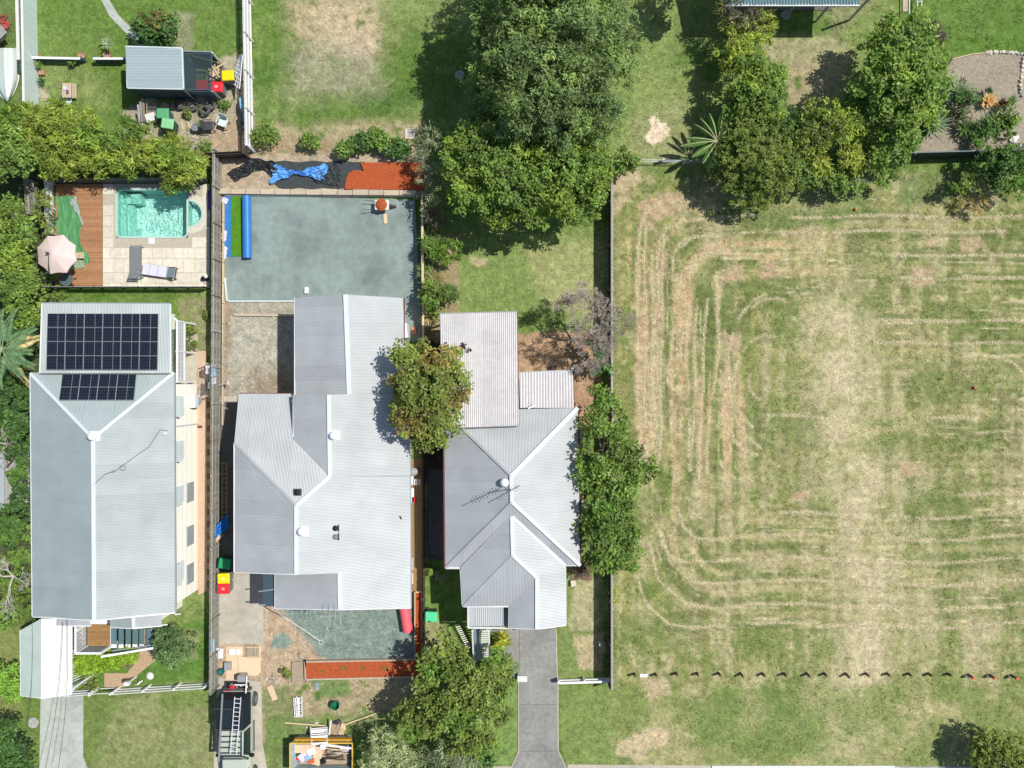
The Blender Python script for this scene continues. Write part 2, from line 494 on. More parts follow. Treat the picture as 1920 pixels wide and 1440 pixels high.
mat('red', (0.68, 0.03, 0.04), 0.4, na=0.05)
mat('pink_vinyl', (0.80, 0.13, 0.16), 0.4, na=0.05)
mat('dark_grey', (0.055, 0.06, 0.065), 0.6, na=0.1)
mat('mid_grey', (0.20, 0.215, 0.225), 0.6, na=0.1)
mat('black', (0.012, 0.012, 0.013), 0.5, na=0.1)
mat('rubber', (0.09, 0.09, 0.09), 0.85, na=0.2, ns=12)
mat('alu', (0.62, 0.63, 0.64), 0.35, 0.5, na=0.05)
mat('galv', (0.40, 0.43, 0.44), 0.5, 0.4, na=0.1)
mat('canvas_pink', (0.68, 0.545, 0.51), 0.85, ns=2, na=0.06)
mat('lilac', (0.62, 0.60, 0.70), 0.85, na=0.03)
mat('shade_mesh', (0.025, 0.04, 0.05), 0.7)
mat('steel_dark_blue', (0.06, 0.10, 0.125), 0.5, na=0.08)
mat('corr_green', (0.030, 0.055, 0.055), 0.6, na=0.1)
mat('corr_teal', (0.13, 0.22, 0.24), 0.5, na=0.08, var=0.05)
mat('fence_pale', (0.62, 0.72, 0.69), 0.5, na=0.04, var=0.03)
mat('stone_pale', (0.58, 0.52, 0.42), 0.9, na=0.2, var=0.2)
mat('stone_grey', (0.36, 0.35, 0.33), 0.9, na=0.2, var=0.2)
mat('olive_metal', (0.50, 0.56, 0.47), 0.35, 0.1, ns=2, na=0.03, spec=0.5)
mat('canopy_navy', (0.014, 0.022, 0.030), 0.6, na=0.05, spec=0.12)
mat('orange', (0.58, 0.13, 0.05), 0.5, na=0.1)
mat('rope', (0.70, 0.62, 0.48), 0.8)
mat('purple', (0.10, 0.07, 0.22), 0.5)
mat('sky_blue', (0.25, 0.50, 0.72), 0.5)
mat('rubble', (0.40, 0.30, 0.20), 0.95, ns=20, na=0.4, bump=0.5)
mat('soil', (0.36, 0.29, 0.21), 0.95, ns=14, na=0.25, bump=0.5)
M = MATS
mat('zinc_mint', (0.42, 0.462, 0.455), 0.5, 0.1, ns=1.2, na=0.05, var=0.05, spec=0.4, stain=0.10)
mat('tread_teal', (.10, .17, .20), .5)
G_FIG = leafmat('leaf_olive_green', (0.098, 0.142, 0.050))
G_MANGO = leafmat('leaf_bright_green', (0.098, 0.155, 0.030))
G_DARK = leafmat('leaf_dark_green', (0.048, 0.100, 0.024))
G_MID = leafmat('leaf_mid_green', (0.100, 0.155, 0.030))
G_LIME = leafmat('leaf_lime', (0.155, 0.235, 0.020))
G_GOLD = leafmat('leaf_gold_green', (0.172, 0.215, 0.036))
G_GREY = leafmat('leaf_grey_green', (0.17, 0.20, 0.12))
G_SILVER = leafmat('leaf_silver', (0.24, 0.27, 0.15))
G_YELL = leafmat('leaf_yellow', (0.215, 0.25, 0.045))
G_OLIVE = leafmat('leaf_olive', (0.115, 0.150, 0.032))
G_BROWN = leafmat('leaf_brown', (0.085, 0.075, 0.055))
G_PALM = leafmat('leaf_palm', (0.09, 0.165, 0.075))
G_DRYPALM = leafmat('leaf_dry_palm', (0.42, 0.34, 0.17))
def flatleaf(n, c):
    return mat(n, c, 0.5, na=0.25, ns=8)
F_STRAP = flatleaf('strap_green', (0.13, 0.22, 0.055)); F_YUCCA = flatleaf('strap_pale', (0.27, 0.36, 0.19))
F_BANANA = flatleaf('banana_green', (0.13, 0.25, 0.06)); F_MIDRIB = flatleaf('banana_midrib', (0.50, 0.50, 0.27))
F_DARKS = flatleaf('strap_dark', (0.04, 0.10, 0.04)); F_GOLD = flatleaf('bromeliad_gold', (0.74, 0.46, 0.17))
F_RED = flatleaf('cordyline_red', (0.13, 0.035, 0.03))

# ---------------------------------------------------------------- ground: one sheet, dense inside the view
def lattice_noise(x, y, sx, sy, seed):
    r = np.random.default_rng(seed); T = r.random((256, 256))
    u = x/sx; v = y/sy; i = np.floor(u).astype(int); j = np.floor(v).astype(int)
    fu = u-i; fv = v-j; fu = fu*fu*(3-2*fu); fv = fv*fv*(3-2*fv)
    a = T[i & 255, j & 255]; b = T[(i+1) & 255, j & 255]; c = T[i & 255, (j+1) & 255]; d = T[(i+1) & 255, (j+1) & 255]
    return (a*(1-fu)+b*fu)*(1-fv) + (c*(1-fu)+d*fu)*fv
def fbm(x, y, s, seed, o=4, ay=1.0, g=0.55):
    t = 0; w = 1; tot = 0
    for k in range(o):
        t = t + w*lattice_noise(x, y, s/2**k, s*ay/2**k, seed+k*17); tot += w; w *= g
    return t/tot
def sst(a, b, x):
    t = np.clip((x-a)/(b-a), 0, 1); return t*t*(3-2*t)
def inpoly(X, Y, poly):
    r = np.zeros(X.shape, bool); n = len(poly)
    for i in range(n):
        (x0, y0), (x1, y1) = poly[i], poly[(i+1) % n]
        c = ((y0 > Y) != (y1 > Y)) & (X < (x1-x0)*(Y-y0)/((y1-y0) or 1e-9)+x0)
        r ^= c
    return r
def dseg(X, Y, pl):
    d = np.full(X.shape, 1e9)
    for (x0, y0), (x1, y1) in zip(pl[:-1], pl[1:]):
        dx, dy = x1-x0, y1-y0; L2 = dx*dx+dy*dy
        t = np.clip(((X-x0)*dx+(Y-y0)*dy)/L2, 0, 1)
        d = np.minimum(d, np.hypot(X-x0-t*dx, Y-y0-t*dy))
    return d
STEP = 3.1
gx = np.concatenate([[-60000, -20000, -7000, -2500, -900, -350, -150], np.arange(-60, 1981, STEP), [2100, 2350, 2900, 4500, 9000, 22000, 62000]])
gy = np.concatenate([[-60000, -20000, -7000, -2500, -900, -350, -150], np.arange(-60, 1501, STEP), [1620, 1900, 2500, 4000, 9000, 22000, 62000]])
PX, PY = np.meshgrid(gx, gy, indexing='ij')
wx = PX + 16*(fbm(PX, PY, 40, 5)-.5) + 9*(fbm(PX, PY, 9, 6)-.5); wy = PY + 16*(fbm(PX, PY, 40, 7)-.5) + 9*(fbm(PX, PY, 9, 8)-.5)
def c3(*c): return np.array(c)[None, None, :]
LUSH, LAWN, LIGHT = c3(.050, .120, .022), c3(.115, .190, .042), c3(.205, .265, .090)
STRAW, TAN, PINK, GREYS = c3(.40, .375, .215), c3(.44, .36, .235), c3(.46, .345, .225), c3(.40, .355, .27)
def mixc(a, b, w): return a*(1-w[..., None]) + b*w[..., None]
n1 = fbm(PX, PY, 130, 21); n2 = fbm(PX, PY, 38, 22); n3 = fbm(PX, PY, 11, 23, 3)
base = mixc(LAWN + 0*PX[..., None], LIGHT, sst(.42, .62, n1*.6+n2*.4))
base = mixc(base, LUSH, .6*sst(.54, .70, n2*.5+fbm(PX, PY, 60, 31)*.5))
C_ = base
def patch(poly, col, soft=14, amt=1.0, brk=0.0):
    global C_
    inside = inpoly(wx, wy, poly); d = dseg(wx, wy, poly+[poly[0]])
    w = np.where(inside, 1.0, np.clip(1-d/max(soft, .1), 0, 1)**2) if soft > 0 else inside.astype(float)
    if brk > 0: w = w*sst(.5-brk*.4, .5+brk*.25, n2*.4+n3*.6+.12)
    C_ = mixc(C_, col, np.clip(w*amt, 0, 1))
# north paddock
patch([(540, -60), (715, -60), (705, 80), (680, 100), (560, 60)], TAN*1.0, 50, .85, .5)
patch([(575, 20), (700, 10), (705, 90), (640, 85)], TAN*1.12, 20, .8, .35)
patch([(560, 90), (690, 90), (700, 160), (560, 160)], GREYS*.95, 60, .6, .5)
patch([(700, -60), (1340, -60), (1340, 60), (720, 40)], LIGHT, 50, .55)
patch([(1150, 60), (1250, 60), (1230, 300), (1150, 290)], LIGHT*1.1, 40, .7)
patch([(1195, 225), (1270, 200), (1290, 290), (1180, 300)], STRAW*.85, 50, .45)
patch([(1216, 246), (1222, 236), (1218, 224), (1226, 217), (1234, 222), (1236, 233), (1246, 233), (1253, 246), (1251, 260), (1242, 271), (1228, 275), (1216, 268), (1212, 256)], c3(.66, .56, .42), 2, 1)
patch([(480, 245), (790, 232), (790, 300), (480, 300)], TAN*.95, 25, .8, .35)
patch([(500, 262), (620, 268), (620, 300), (490, 300)], PINK*.72, 16, .8, .3)
patch([(1430, 75), (1560, 75), (1590, 100), (1560, 190), (1490, 190)], STRAW*.85, 25, .85, .2)
patch([(1490, 120), (1560, 110), (1560, 200), (1480, 200)], TAN*.8, 20, .6, .3)
patch([(1560, 0), (1640, 0), (1600, 40), (1570, 60)], STRAW*.7, 20, .6)
patch([(1660, -60), (1990, -60), (1990, 95), (1780, 100), (1700, 40)], c3(.10, .19, .035), 20, .7)
# croton and yard far left
patch([(60, -40), (440, -40), (440, 125), (70, 110)], LAWN*1.12, 20, .7)
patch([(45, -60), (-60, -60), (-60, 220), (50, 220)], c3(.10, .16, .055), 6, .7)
patch([(330, 25), (360, 30), (355, 90), (330, 85)], GREYS*.8, 10, .5)
patch([(262, 195), (350, 188), (470, 120), (474, 290), (330, 300), (235, 262), (232, 205)], GREYS*.92, 8, .95, .12)
patch([(405, 235), (470, 215), (470, 285), (380, 290)], c3(.40, .27, .17), 12, .55, .4)
patch([(412, 112), (446, 105), (450, 150), (420, 160)], GREYS, 6, .8)
patch([(72, 150), (100, 190), (92, 205), (75, 200)], GREYS, 6, .9)
# left neighbour strip, house 1 surrounds
patch([(340, 565), (395, 565), (395, 660), (350, 640)], STRAW*.7, 14, .7, .4)
patch([(-60, 1160), (70, 1160), (80, 1450), (-60, 1450)], c3(.215, .24, .085), 14, .8)
patch([(42, 1310), (78, 1310), (76, 1450), (30, 1450)], LAWN, 8, .7)
patch([(160, 1300), (395, 1300), (395, 1450), (160, 1450)], c3(.155, .215, .062), 10, .8)
patch([(230, 1320), (290, 1300), (310, 1420), (180, 1450)], STRAW*.8, 30, .5, .5)
patch([(330, 1345), (395, 1330), (395, 1440), (340, 1440)], STRAW*.8, 30, .5, .5)
patch([(262, 1250), (345, 1175), (385, 1170), (390, 1270), (262, 1275)], c3(.10, .20, .04), 8, .9)
patch([(345, 1185), (372, 1190), (366, 1235), (350, 1235)], STRAW*.85, 10, .6)
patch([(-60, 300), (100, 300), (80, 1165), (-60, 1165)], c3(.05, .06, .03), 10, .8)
# house 2 block: bare working ground
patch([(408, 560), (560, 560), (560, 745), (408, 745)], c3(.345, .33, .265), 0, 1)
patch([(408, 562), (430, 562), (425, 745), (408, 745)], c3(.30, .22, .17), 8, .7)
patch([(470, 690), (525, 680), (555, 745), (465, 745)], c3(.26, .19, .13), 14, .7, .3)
patch([(440, 600), (515, 590), (520, 700), (440, 690)], c3(.42, .42, .35), 12, .55, .5)
patch([(405, 290), (800, 290), (800, 370), (405, 370)], c3(.40, .33, .24), 0, 1)
patch([(405, 1075), (795, 1075), (795, 1275), (405, 1290)], c3(.43, .335, .235), 4, 1)
patch([(408, 1078), (495, 1078), (495, 1205), (408, 1205)], c3(.43, .385, .29), 4, .9)
patch([(405, 1270), (800, 1270), (800, 1345), (640, 1360), (490, 1390), (490, 1300)], c3(.37, .30, .20), 12, .9, .15)
patch([(494, 1300), (540, 1290), (560, 1450), (500, 1450)], c3(.17, .21, .085), 14, .75, .3)
patch([(585, 1275), (650, 1275), (650, 1302), (600, 1308)], c3(.12, .22, .06), 8, .8)
patch([(500, 1350), (620, 1345), (620, 1380), (500, 1400)], c3(.13, .22, .06), 10, .7)
patch([(600, 1345), (760, 1330), (740, 1400), (600, 1400)], c3(.16, .235, .07), 12, .7)
patch([(514, 1193), (540, 1188), (548, 1208), (526, 1218), (512, 1208)], c3(.20, .28, .25), 3, .9)
patch([(520, 1130), (640, 1135), (784, 1138), (784, 1240), (630, 1240), (596, 1222), (575, 1195), (545, 1160)], c3(.205, .262, .235), 14, 1)
# house 3 block
patch([(795, 300), (1143, 300), (1143, 640), (795, 640)], c3(.150, .225, .060), 0, .75)
patch([(860, 440), (1120, 430), (1120, 560), (860, 600)], c3(.215, .285, .095), 30, .6)
patch([(1000, 470), (1130, 455), (1130, 600), (1030, 560)], c3(.34, .345, .16), 40, .75)
patch([(885, 484), (912, 484), (908, 493), (888, 495)], TAN, 4, .8)
patch([(796, 440), (862, 440), (858, 640), (796, 640)], c3(.33, .25, .16), 4, .85)
patch([(965, 626), (1118, 622), (1125, 720), (1095, 850), (1080, 1070), (960, 1060)], c3(.37, .245, .155), 4, 1)
patch([(965, 640), (1060, 632), (1060, 690), (980, 690)], c3(.42, .28, .18), 10, .8, .3)
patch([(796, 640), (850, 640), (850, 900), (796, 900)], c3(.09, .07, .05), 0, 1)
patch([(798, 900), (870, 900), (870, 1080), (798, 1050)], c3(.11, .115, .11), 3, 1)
patch([(798, 1050), (880, 1060), (890, 1180), (798, 1280)], c3(.15, .245, .055), 5, 1)
patch([(798, 1165), (830, 1165), (850, 1200), (820, 1230), (798, 1260)], STRAW*.85, 10, .7)
patch([(1058, 1050), (1128, 1050), (1130, 1275), (1045, 1275)], c3(.19, .25, .085), 3, .95)
patch([(1080, 1085), (1122, 1080), (1118, 1180), (1072, 1180)], c3(.42, .39, .24), 8, .85, .5)
patch([(1078, 1195), (1128, 1190), (1128, 1255), (1090, 1252)], c3(.46, .38, .24), 8, .85, .4)
patch([(1084, 1058), (1110, 1050), (1108, 1085), (1070, 1090)], c3(.17, .09, .07), 6, .8)
patch([(905, 1300), (975, 1280), (975, 1450), (860, 1450)], c3(.185, .275, .085), 10, .85)
patch([(1044, 1290), (1200, 1290), (1200, 1450), (1060, 1440)], c3(.205, .27, .088), 15, .8)
# the big mown block
field = sst(1138, 1160, wx)*sst(318, 335, wy)
FG = mixc(c3(.135, .200, .052)+0*PX[..., None], c3(.265, .285, .110), sst(.36, .62, n2*.35+n1*.3+n3*.35))
xs = lattice_noise(PX, PY, 26, 900, 41)*.5 + lattice_noise(PX, PY, 9, 240, 42)*.5
FG = mixc(FG, c3(.36, .345, .20), 1.0*sst(.47, .66, xs*.55+n2*.2+n3*.25))
ys = lattice_noise(PX, PY, 320, 13, 43)*.6+lattice_noise(PX, PY, 90, 6, 44)*.4
rh = sst(1480, 1640, PX)
FG = mixc(FG, c3(.155, .20, .075), .75*rh*sst(.48, .66, ys*.65+n3*.35))
dryb = np.exp(-((PX-1605-30*np.sin(PY/140))/62)**2)*sst(470, 640, PY) + .65*np.exp(-((PX-1835)/28)**2)*sst(1000, 1100, PY)*sst(1330, 1200, PY)+.5*np.exp(-((PX-1735)/26)**2)*sst(850, 960, PY)*sst(1330, 1200, PY)
FG = mixc(FG, c3(.425, .405, .235), np.clip(dryb, 0, 1)*(.55+.5*n2))
pk = np.exp(-((PX-1225)/55)**2)*sst(360, 420, PY)*sst(950, 800, PY)*.9 + .55*sst(1190, 1230, PX)*sst(1560, 1500, PX)*sst(1500, 1000, PX+PY*.5)
pk2 = pk*sst(.43, .57, xs*.55+n3*.45)
FG = mixc(FG, c3(.50, .345, .215), np.clip(pk2, 0, 1)*.9)
FG = mixc(FG, c3(.10, .16, .045), .7*sst(.56, .70, fbm(PX, PY, 75, 61)*.6+n3*.4)*(1-np.clip(dryb, 0, 1)))
q1 = fbm(PX, PY, 13, 101, 3, 1.0, .7); q2 = fbm(PX, PY, 8, 102, 2); q3 = fbm(PX, PY, 95, 103, 2)
FG = mixc(FG, c3(.10, .17, .04), .7*sst(.54, .68, fbm(PX, PY, 55, 104, 3))*(1-.8*np.clip(dryb, 0, 1)))
# concentric passes of the mower: depth measured in from the left, top and bottom edges of the block
wob = 7*(fbm(PX, PY, 160, 120, 2)-.5)
dxm = PX-1193+wob; dym = np.minimum(PY-370, 1180-PY)+wob; RR = 170.
DD = np.where((dxm < RR) | (dym < RR), RR-np.hypot(np.maximum(RR-dxm, 0), np.maximum(RR-dym, 0)), np.minimum(dxm, dym))
ss_ = PX-PY
inb = sst(-4, 4, DD)*(1-.85*sst(180, 235, DD)*sst(1680, 1540, PX))
band = lattice_noise(DD, ss_, 17, 260, 121)*.6+lattice_noise(DD, ss_, 8, 120, 122)*.4
left_ = sst(1620, 1330, PX)
FG = mixc(FG, c3(.42, .375, .215), inb*(.35+.55*left_)*sst(.50, .66, band)*.9)
FG = mixc(FG, c3(.52, .355, .22), inb*left_*sst(960, 780, PY)*sst(.52, .64, band*.6+q1*.4)*.85)
FG = mixc(FG, c3(.095, .15, .04), inb*(.5+.3*left_)*sst(.46, .32, band)*(1-.7*np.clip(dryb, 0, 1)))
fine = lattice_noise(DD, ss_, 3.6, 90, 123)*.7+lattice_noise(DD, ss_, 3.2, 18, 124)*.3
FG = mixc(FG, c3(.56, .51, .34), inb*sst(.64, .80, fine)*sst(.35, .6, fbm(PX, PY, 60, 125, 2))*.75)
FG = mixc(FG, c3(.16, .155, .075), .5*sst(.57, .70, q2)*inb*sst(.42, .6, q3))
FG = mixc(FG, c3(.47, .435, .27), .45*sst(.56, .70, q1)*sst(.40, .6, q3))
FG = mixc(FG, c3(.47, .435, .29), .9*np.clip(dryb, 0, 1)*sst(.30, .55, n2))
vst = lattice_noise(PX, PY, 15, 420, 131)
FG = mixc(FG, c3(.41, .385, .24), .55*sst(.60, .80, vst)*sst(.35, .6, n2))
FG = mixc(FG, c3(.13, .16, .06), .45*sst(.40, .22, vst)*sst(.35, .6, n2)*(1-.8*np.clip(dryb, 0, 1)))
lowb = sst(1275, 1300, wy)
FG = mixc(FG, mixc(c3(.15, .225, .065)+0*PX[..., None], c3(.35, .34, .18), sst(.42, .66, n1*.4+n2*.6)), lowb*.75)
FG = (FG*.86 + c3(.36, .33, .18)*.14)*np.array([1.06, 1.02, 1.0])
C_ = mixc(C_, FG, field)
patch([(1200, 1270), (1250, 1275), (1258, 1300), (1222, 1312)], TAN*1.05, 8, .8, .3)
patch([(1155, 1412), (1160, 1390), (1240, 1365), (1254, 1375), (1250, 1395), (1190, 1425)], TAN*1.15, 6, .85, .4)
patch([(1150, 320), (1200, 320), (1180, 370), (1150, 400)], TAN*1.05, 14, .8, .35)
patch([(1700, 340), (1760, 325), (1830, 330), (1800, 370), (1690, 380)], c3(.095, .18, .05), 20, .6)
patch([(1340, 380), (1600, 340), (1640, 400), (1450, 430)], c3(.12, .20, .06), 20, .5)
patch([(1340, 1300), (1500, 1285), (1560, 1400), (1300, 1400)], c3(.115, .20, .05), 30, .45, .3)
for q in ([(1230, 480), (1250, 480), (1250, 520), (1225, 520)], [(1222, 570), (1240, 560), (1242, 620), (1225, 620)], [(1195, 640), (1212, 600), (1212, 840), (1200, 840)],
          [(1425, 490), (1455, 485), (1460, 520), (1430, 525)], [(1370, 495), (1395, 495), (1392, 520), (1372, 520)], [(1200, 385), (1250, 365), (1300, 372), (1260, 400), (1210, 430)],
          [(1740, 450), (1752, 445), (1755, 460), (1740, 462)], [(1805, 450), (1834, 450), (1834, 470), (1806, 470)], [(1712, 500), (1750, 505), (1748, 530), (1710, 530)],
          [(1360, 620), (1385, 640), (1380, 660), (1360, 650)], [(1690, 870), (1720, 870), (1715, 890), (1692, 890)], [(1480, 925), (1520, 920), (1515, 940), (1485, 940)]):
    patch(q, PINK*.97, 8, .8, .25)
# clipping rows left by the mower
TR = []
def loop(x0, y0, y1, r, xr):
    TR.append([(xr, y0-6), (x0+r*2.6, y0), (x0+r*1.2, y0+r*.1), (x0+r*.45, y0+r*.5), (x0+r*.08, y0+r*1.2), (x0, y0+r*2.2), (x0-2, (y0+y1)/2), (x0+4, y1)])
loop(1196, 372, 900, 40, 1290); loop(1234, 410, 860, 34, 1420); loop(1262, 440, 900, 30, 1520); loop(1290, 470, 880, 30, 1480)
TR += [[(1246, 420), (1240, 560), (1240, 700), (1236, 830)], [(1325, 560), (1318, 700), (1312, 820), (1310, 900)], [(1340, 520), (1350, 640), (1330, 760), (1325, 900)],
       [(1282, 520), (1276, 700), (1272, 900)], [(1305, 560), (1302, 730), (1296, 880)], [(1208, 430), (1212, 600), (1208, 780), (1212, 880)], [(1224, 480), (1222, 640), (1226, 800)]]
def arc(cx, cy, r, a0, a1, ry=None):
    ry = ry or r
    TR.append([(cx+r*math.cos(math.radians(a0+(a1-a0)*i/9)), cy-ry*math.sin(math.radians(a0+(a1-a0)*i/9))) for i in range(10)])
arc(1440, 715, 38, 90, 250); arc(1440, 720, 66, 80, 245, 90); arc(1455, 700, 92, 100, 250, 150); arc(1420, 800, 48, 190, 268, 55)
arc(1455, 600, 50, 70, 150, 40); arc(1860, 720, 60, -20, 120, 50); arc(1410, 860, 60, 185, 270, 45)
rows = [(405, 1480, 1920), (433, 1560, 1920), (478, 1660, 1920), (520, 1690, 1920), (600, 1650, 1920), (642, 1640, 1920), (778, 1440, 1540), (780, 1740, 1840), (810, 1830, 1920), (925, 1800, 1920)]
for y, a, b in rows: TR.append([(a, y+2), ((a+b)/2, y), (b, y+3)])
for y, a, r in ((966, 1330, 0), (1008, 1270, 40), (1050, 1235, 40), (1092, 1240, 70), (1137, 1215, 90), (1172, 1195, 70)):
    pl = [(a, y-r*1.3), (a+r*.25, y-r*.55), (a+r*.8, y-r*.05)] if r else []
    TR.append(pl + [(a+r*1.2+20, y+3), (1420, y-2), (1520, y-8), (1600, y+2), (1750, y+5), (1960, y-6)])
TRR = []
for pl in TR:
    q = [pl[0]]
    for (x0, y0), (x1, y1) in zip(pl[:-1], pl[1:]):
        k = max(1, int(math.hypot(x1-x0, y1-y0)/14))
        for i in range(1, k+1): q.append((x0+(x1-x0)*i/k, y0+(y1-y0)*i/k))
    TRR.append([(x+2.2*math.sin(y/31+x/47), y+2.0*math.sin(x/39)) for x, y in q])
sel = (PX > 1150) & (PX < 1990) & (PY > 340) & (PY < 1200)
sx, sy = PX[sel], PY[sel]
brk = fbm(sx, sy, 36, 71)
wl_ = np.zeros(sx.shape); dk_ = np.zeros(sx.shape)
for pl in TRR:
    bx0, bx1 = min(p[0] for p in pl)-9, max(p[0] for p in pl)+9; by0, by1 = min(p[1] for p in pl)-9, max(p[1] for p in pl)+9
    m_ = (sx > bx0) & (sx < bx1) & (sy > by0) & (sy < by1)
    d = dseg(sx[m_], sy[m_], pl); w = np.exp(-(d/2.2)**2)
    dk_[m_] = np.maximum(dk_[m_], np.exp(-((d-8)/3.4)**2))
    wl_[m_] = np.maximum(wl_[m_], w)
wl_ *= sst(.26, .46, brk)
tmp = C_[sel]*(1-.14*(dk_*sst(.40, .58, fbm(sx, sy, 22, 72)))[:, None]); C_[sel] = tmp*(1-.85*wl_[:, None]) + np.array([.56, .50, .33])*.85*wl_[:, None]
g_ = (fbm(PX, PY, 5, 81, 2)-.5)[..., None]
C_ = np.clip(C_*(1+.55*g_), .01, .9)
out_ = (PX < -70) | (PX > 1990) | (PY < -70) | (PY > 1510)
C_ = C_*np.array([1.01, 1.01, .97])
C_[out_] = np.array([.16, .20, .075])
V = np.stack([(PX-960)*MPP, (720-PY)*MPP, 0*PX], -1).reshape(-1, 3)
nxg, nyg = PX.shape
# keep a hole where the pool is dug in
I, J = np.meshgrid(np.arange(nxg-1), np.arange(nyg-1), indexing='ij')
cxm = (PX[:-1, :-1]+PX[1:, 1:])/2; cym = (PY[:-1, :-1]+PY[1:, 1:])/2
ok = ~((cxm > 217) & (cxm < 382) & (cym > 353.5) & (cym < 447.5))
a = (I*nyg+J)[ok]; F = np.stack([a, a+1, a+nyg+1, a+nyg], -1)
gm = bpy.data.materials.new('ground'); gm.use_nodes = True
t = gm.node_tree; N = t.nodes; L = t.links; b = N['Principled BSDF']; b.inputs['Roughness'].default_value = 0.95; b.inputs['Specular IOR Level'].default_value = 0.1
at = N.new('ShaderNodeAttribute'); at.attribute_name = 'tint'
g = N.new('ShaderNodeNewGeometry')
acc = None
for sc, lo, hi, dt in ((2.2, .80, 1.20, 4), (9.0, .74, 1.28, 4), (26.0, .74, 1.26, 3)):
    n = N.new('ShaderNodeTexNoise'); n.inputs['Scale'].default_value = sc; n.inputs['Detail'].default_value = dt; n.inputs['Roughness'].default_value = .7
    L.new(g.outputs['Position'], n.inputs['Vector'])
    mr = N.new('ShaderNodeMapRange'); mr.inputs[1].default_value = .34; mr.inputs[2].default_value = .66; mr.inputs[3].default_value = lo; mr.inputs[4].default_value = hi
    L.new(n.outputs['Fac'], mr.inputs[0])
    if acc is None: acc = mr.outputs[0]
    else:
        mm = N.new('ShaderNodeMath'); mm.operation = 'MULTIPLY'; L.new(acc, mm.inputs[0]); L.new(mr.outputs[0], mm.inputs[1]); acc = mm.outputs[0]
vm = N.new('ShaderNodeVectorMath'); vm.operation = 'SCALE'; L.new(at.outputs['Color'], vm.inputs[0]); L.new(acc, vm.inputs['Scale'])
n = N.new('ShaderNodeTexNoise'); n.inputs['Scale'].default_value = 14; n.inputs['Detail'].default_value = 3
mp = N.new('ShaderNodeVectorMath'); mp.operation = 'ADD'; mp.inputs[1].default_value = (31, 7, 3); L.new(g.outputs['Position'], mp.inputs[0]); L.new(mp.outputs[0], n.inputs['Vector'])
mr = N.new('ShaderNodeMapRange'); mr.inputs[1].default_value = .5; mr.inputs[2].default_value = .72; mr.inputs[3].default_value = 0; mr.inputs[4].default_value = .55
L.new(n.outputs['Fac'], mr.inputs[0])
mx = N.new('ShaderNodeMix'); mx.data_type = 'RGBA'; L.new(mr.outputs[0], mx.inputs[0]); L.new(vm.outputs[0], mx.inputs[6])
vs = N.new('ShaderNodeVectorMath'); vs.operation = 'MULTIPLY'; vs.inputs[1].default_value = (1.45, 1.18, 1.25); L.new(vm.outputs[0], vs.inputs[0]); L.new(vs.outputs[0], mx.inputs[7])
L.new(mx.outputs[2], b.inputs['Base Color'])
n = N.new('ShaderNodeTexNoise'); n.inputs['Scale'].default_value = 22; n.inputs['Detail'].default_value = 5; L.new(g.outputs['Position'], n.inputs['Vector'])
bp = N.new('ShaderNodeBump'); bp.inputs['Strength'].default_value = .8; bp.inputs['Distance'].default_value = .05
L.new(n.outputs['Fac'], bp.inputs['Height']); L.new(bp.outputs[0], b.inputs['Normal'])
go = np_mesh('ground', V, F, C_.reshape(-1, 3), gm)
go['kind'] = 'structure'

def ground_col(px, py):
    i = np.clip(((px+60)/STEP).astype(int)+7, 0, nxg-1); j = np.clip(((py+60)/STEP).astype(int)+7, 0, nyg-1)
    return C_[i, j]
def grass(name, n, boxpx, label, size=(.05, .11), avoid=(), bright=1.0, cond=None):
    px = rng.uniform(boxpx[0], boxpx[2], n); py = rng.uniform(boxpx[1], boxpx[3], n)
    keep = np.ones(n, bool)
    for q in avoid: keep &= ~inpoly(px, py, q)
    gc = ground_col(px, py)
    keep &= (gc[:, 1] > gc[:, 0]*.98) | (rng.random(n) < .25)
    keep &= fbm(px, py, 30, 91) > .42
    px, py, gc = px[keep], py[keep], gc[keep]; n = len(px)
    per = 3
    px = np.repeat(px, per)+rng.normal(size=n*per)*1.2; py = np.repeat(py, per)+rng.normal(size=n*per)*1.2; gc = np.repeat(gc, per, 0); n *= per
    h = rng.uniform(*size, n)
    A = nrm(np.stack([rng.normal(size=n)*.9, rng.normal(size=n)*.9, 0.35+.6*rng.random(n)], 1))
    Cc = np.stack([(px-960)*MPP, (720-py)*MPP, 0*px], 1) + A*h[:, None]*.45
    Cc[:, 2] = np.maximum(Cc[:, 2], .01)
    Vv, Ff, T = leaves(Cc, A, nrm(rng.normal(size=(n, 3))), h*1.25, h*.42, np.clip(gc*(.75+.6*rng.random((n, 1)))*bright, .01, .8))
    o = np_mesh(name, Vv, Ff, T, leafmat('grass_blades', (1/LEAFK,)*3, .25, .8)); o['kind'] = 'stuff'; o['label'] = label; o['category'] = 'grass'
    return o
lots = [[(38, 700), (335, 560), (400, 700), (400, 1160), (38, 1160)], [(95, 340), (400, 340), (400, 545), (95, 545)], [(405, 290), (800, 290), (800, 1280), (405, 1280)],
        [(825, 585), (972, 585), (1090, 690), (1090, 1062), (1060, 1180), (860, 1180), (830, 1060)], [(965, 1170), (1045, 1170), (1045, 1440), (965, 1440)],
        [(75, 1160), (158, 1300), (158, 1440), (75, 1440)], [(75, 560), (330, 560), (330, 700), (75, 700)], [(1115, 330), (1150, 330), (1150, 1280), (1120, 1280)], [(400, 1280), (500, 1280), (500, 1440), (400, 1440)]]
grass('lawn_grass', 30000, (0, 0, 1150, 1440), 'short green lawn grass over the yards and verges', (.04, .09), lots, 1.05)
grass('field_grass', 30000, (1150, 0, 1920, 1432), 'patchy mown grass of the open block', (.04, .10), [[(1780, 105), (1920, 95), (1920, 280), (1690, 300)]], 1.05)
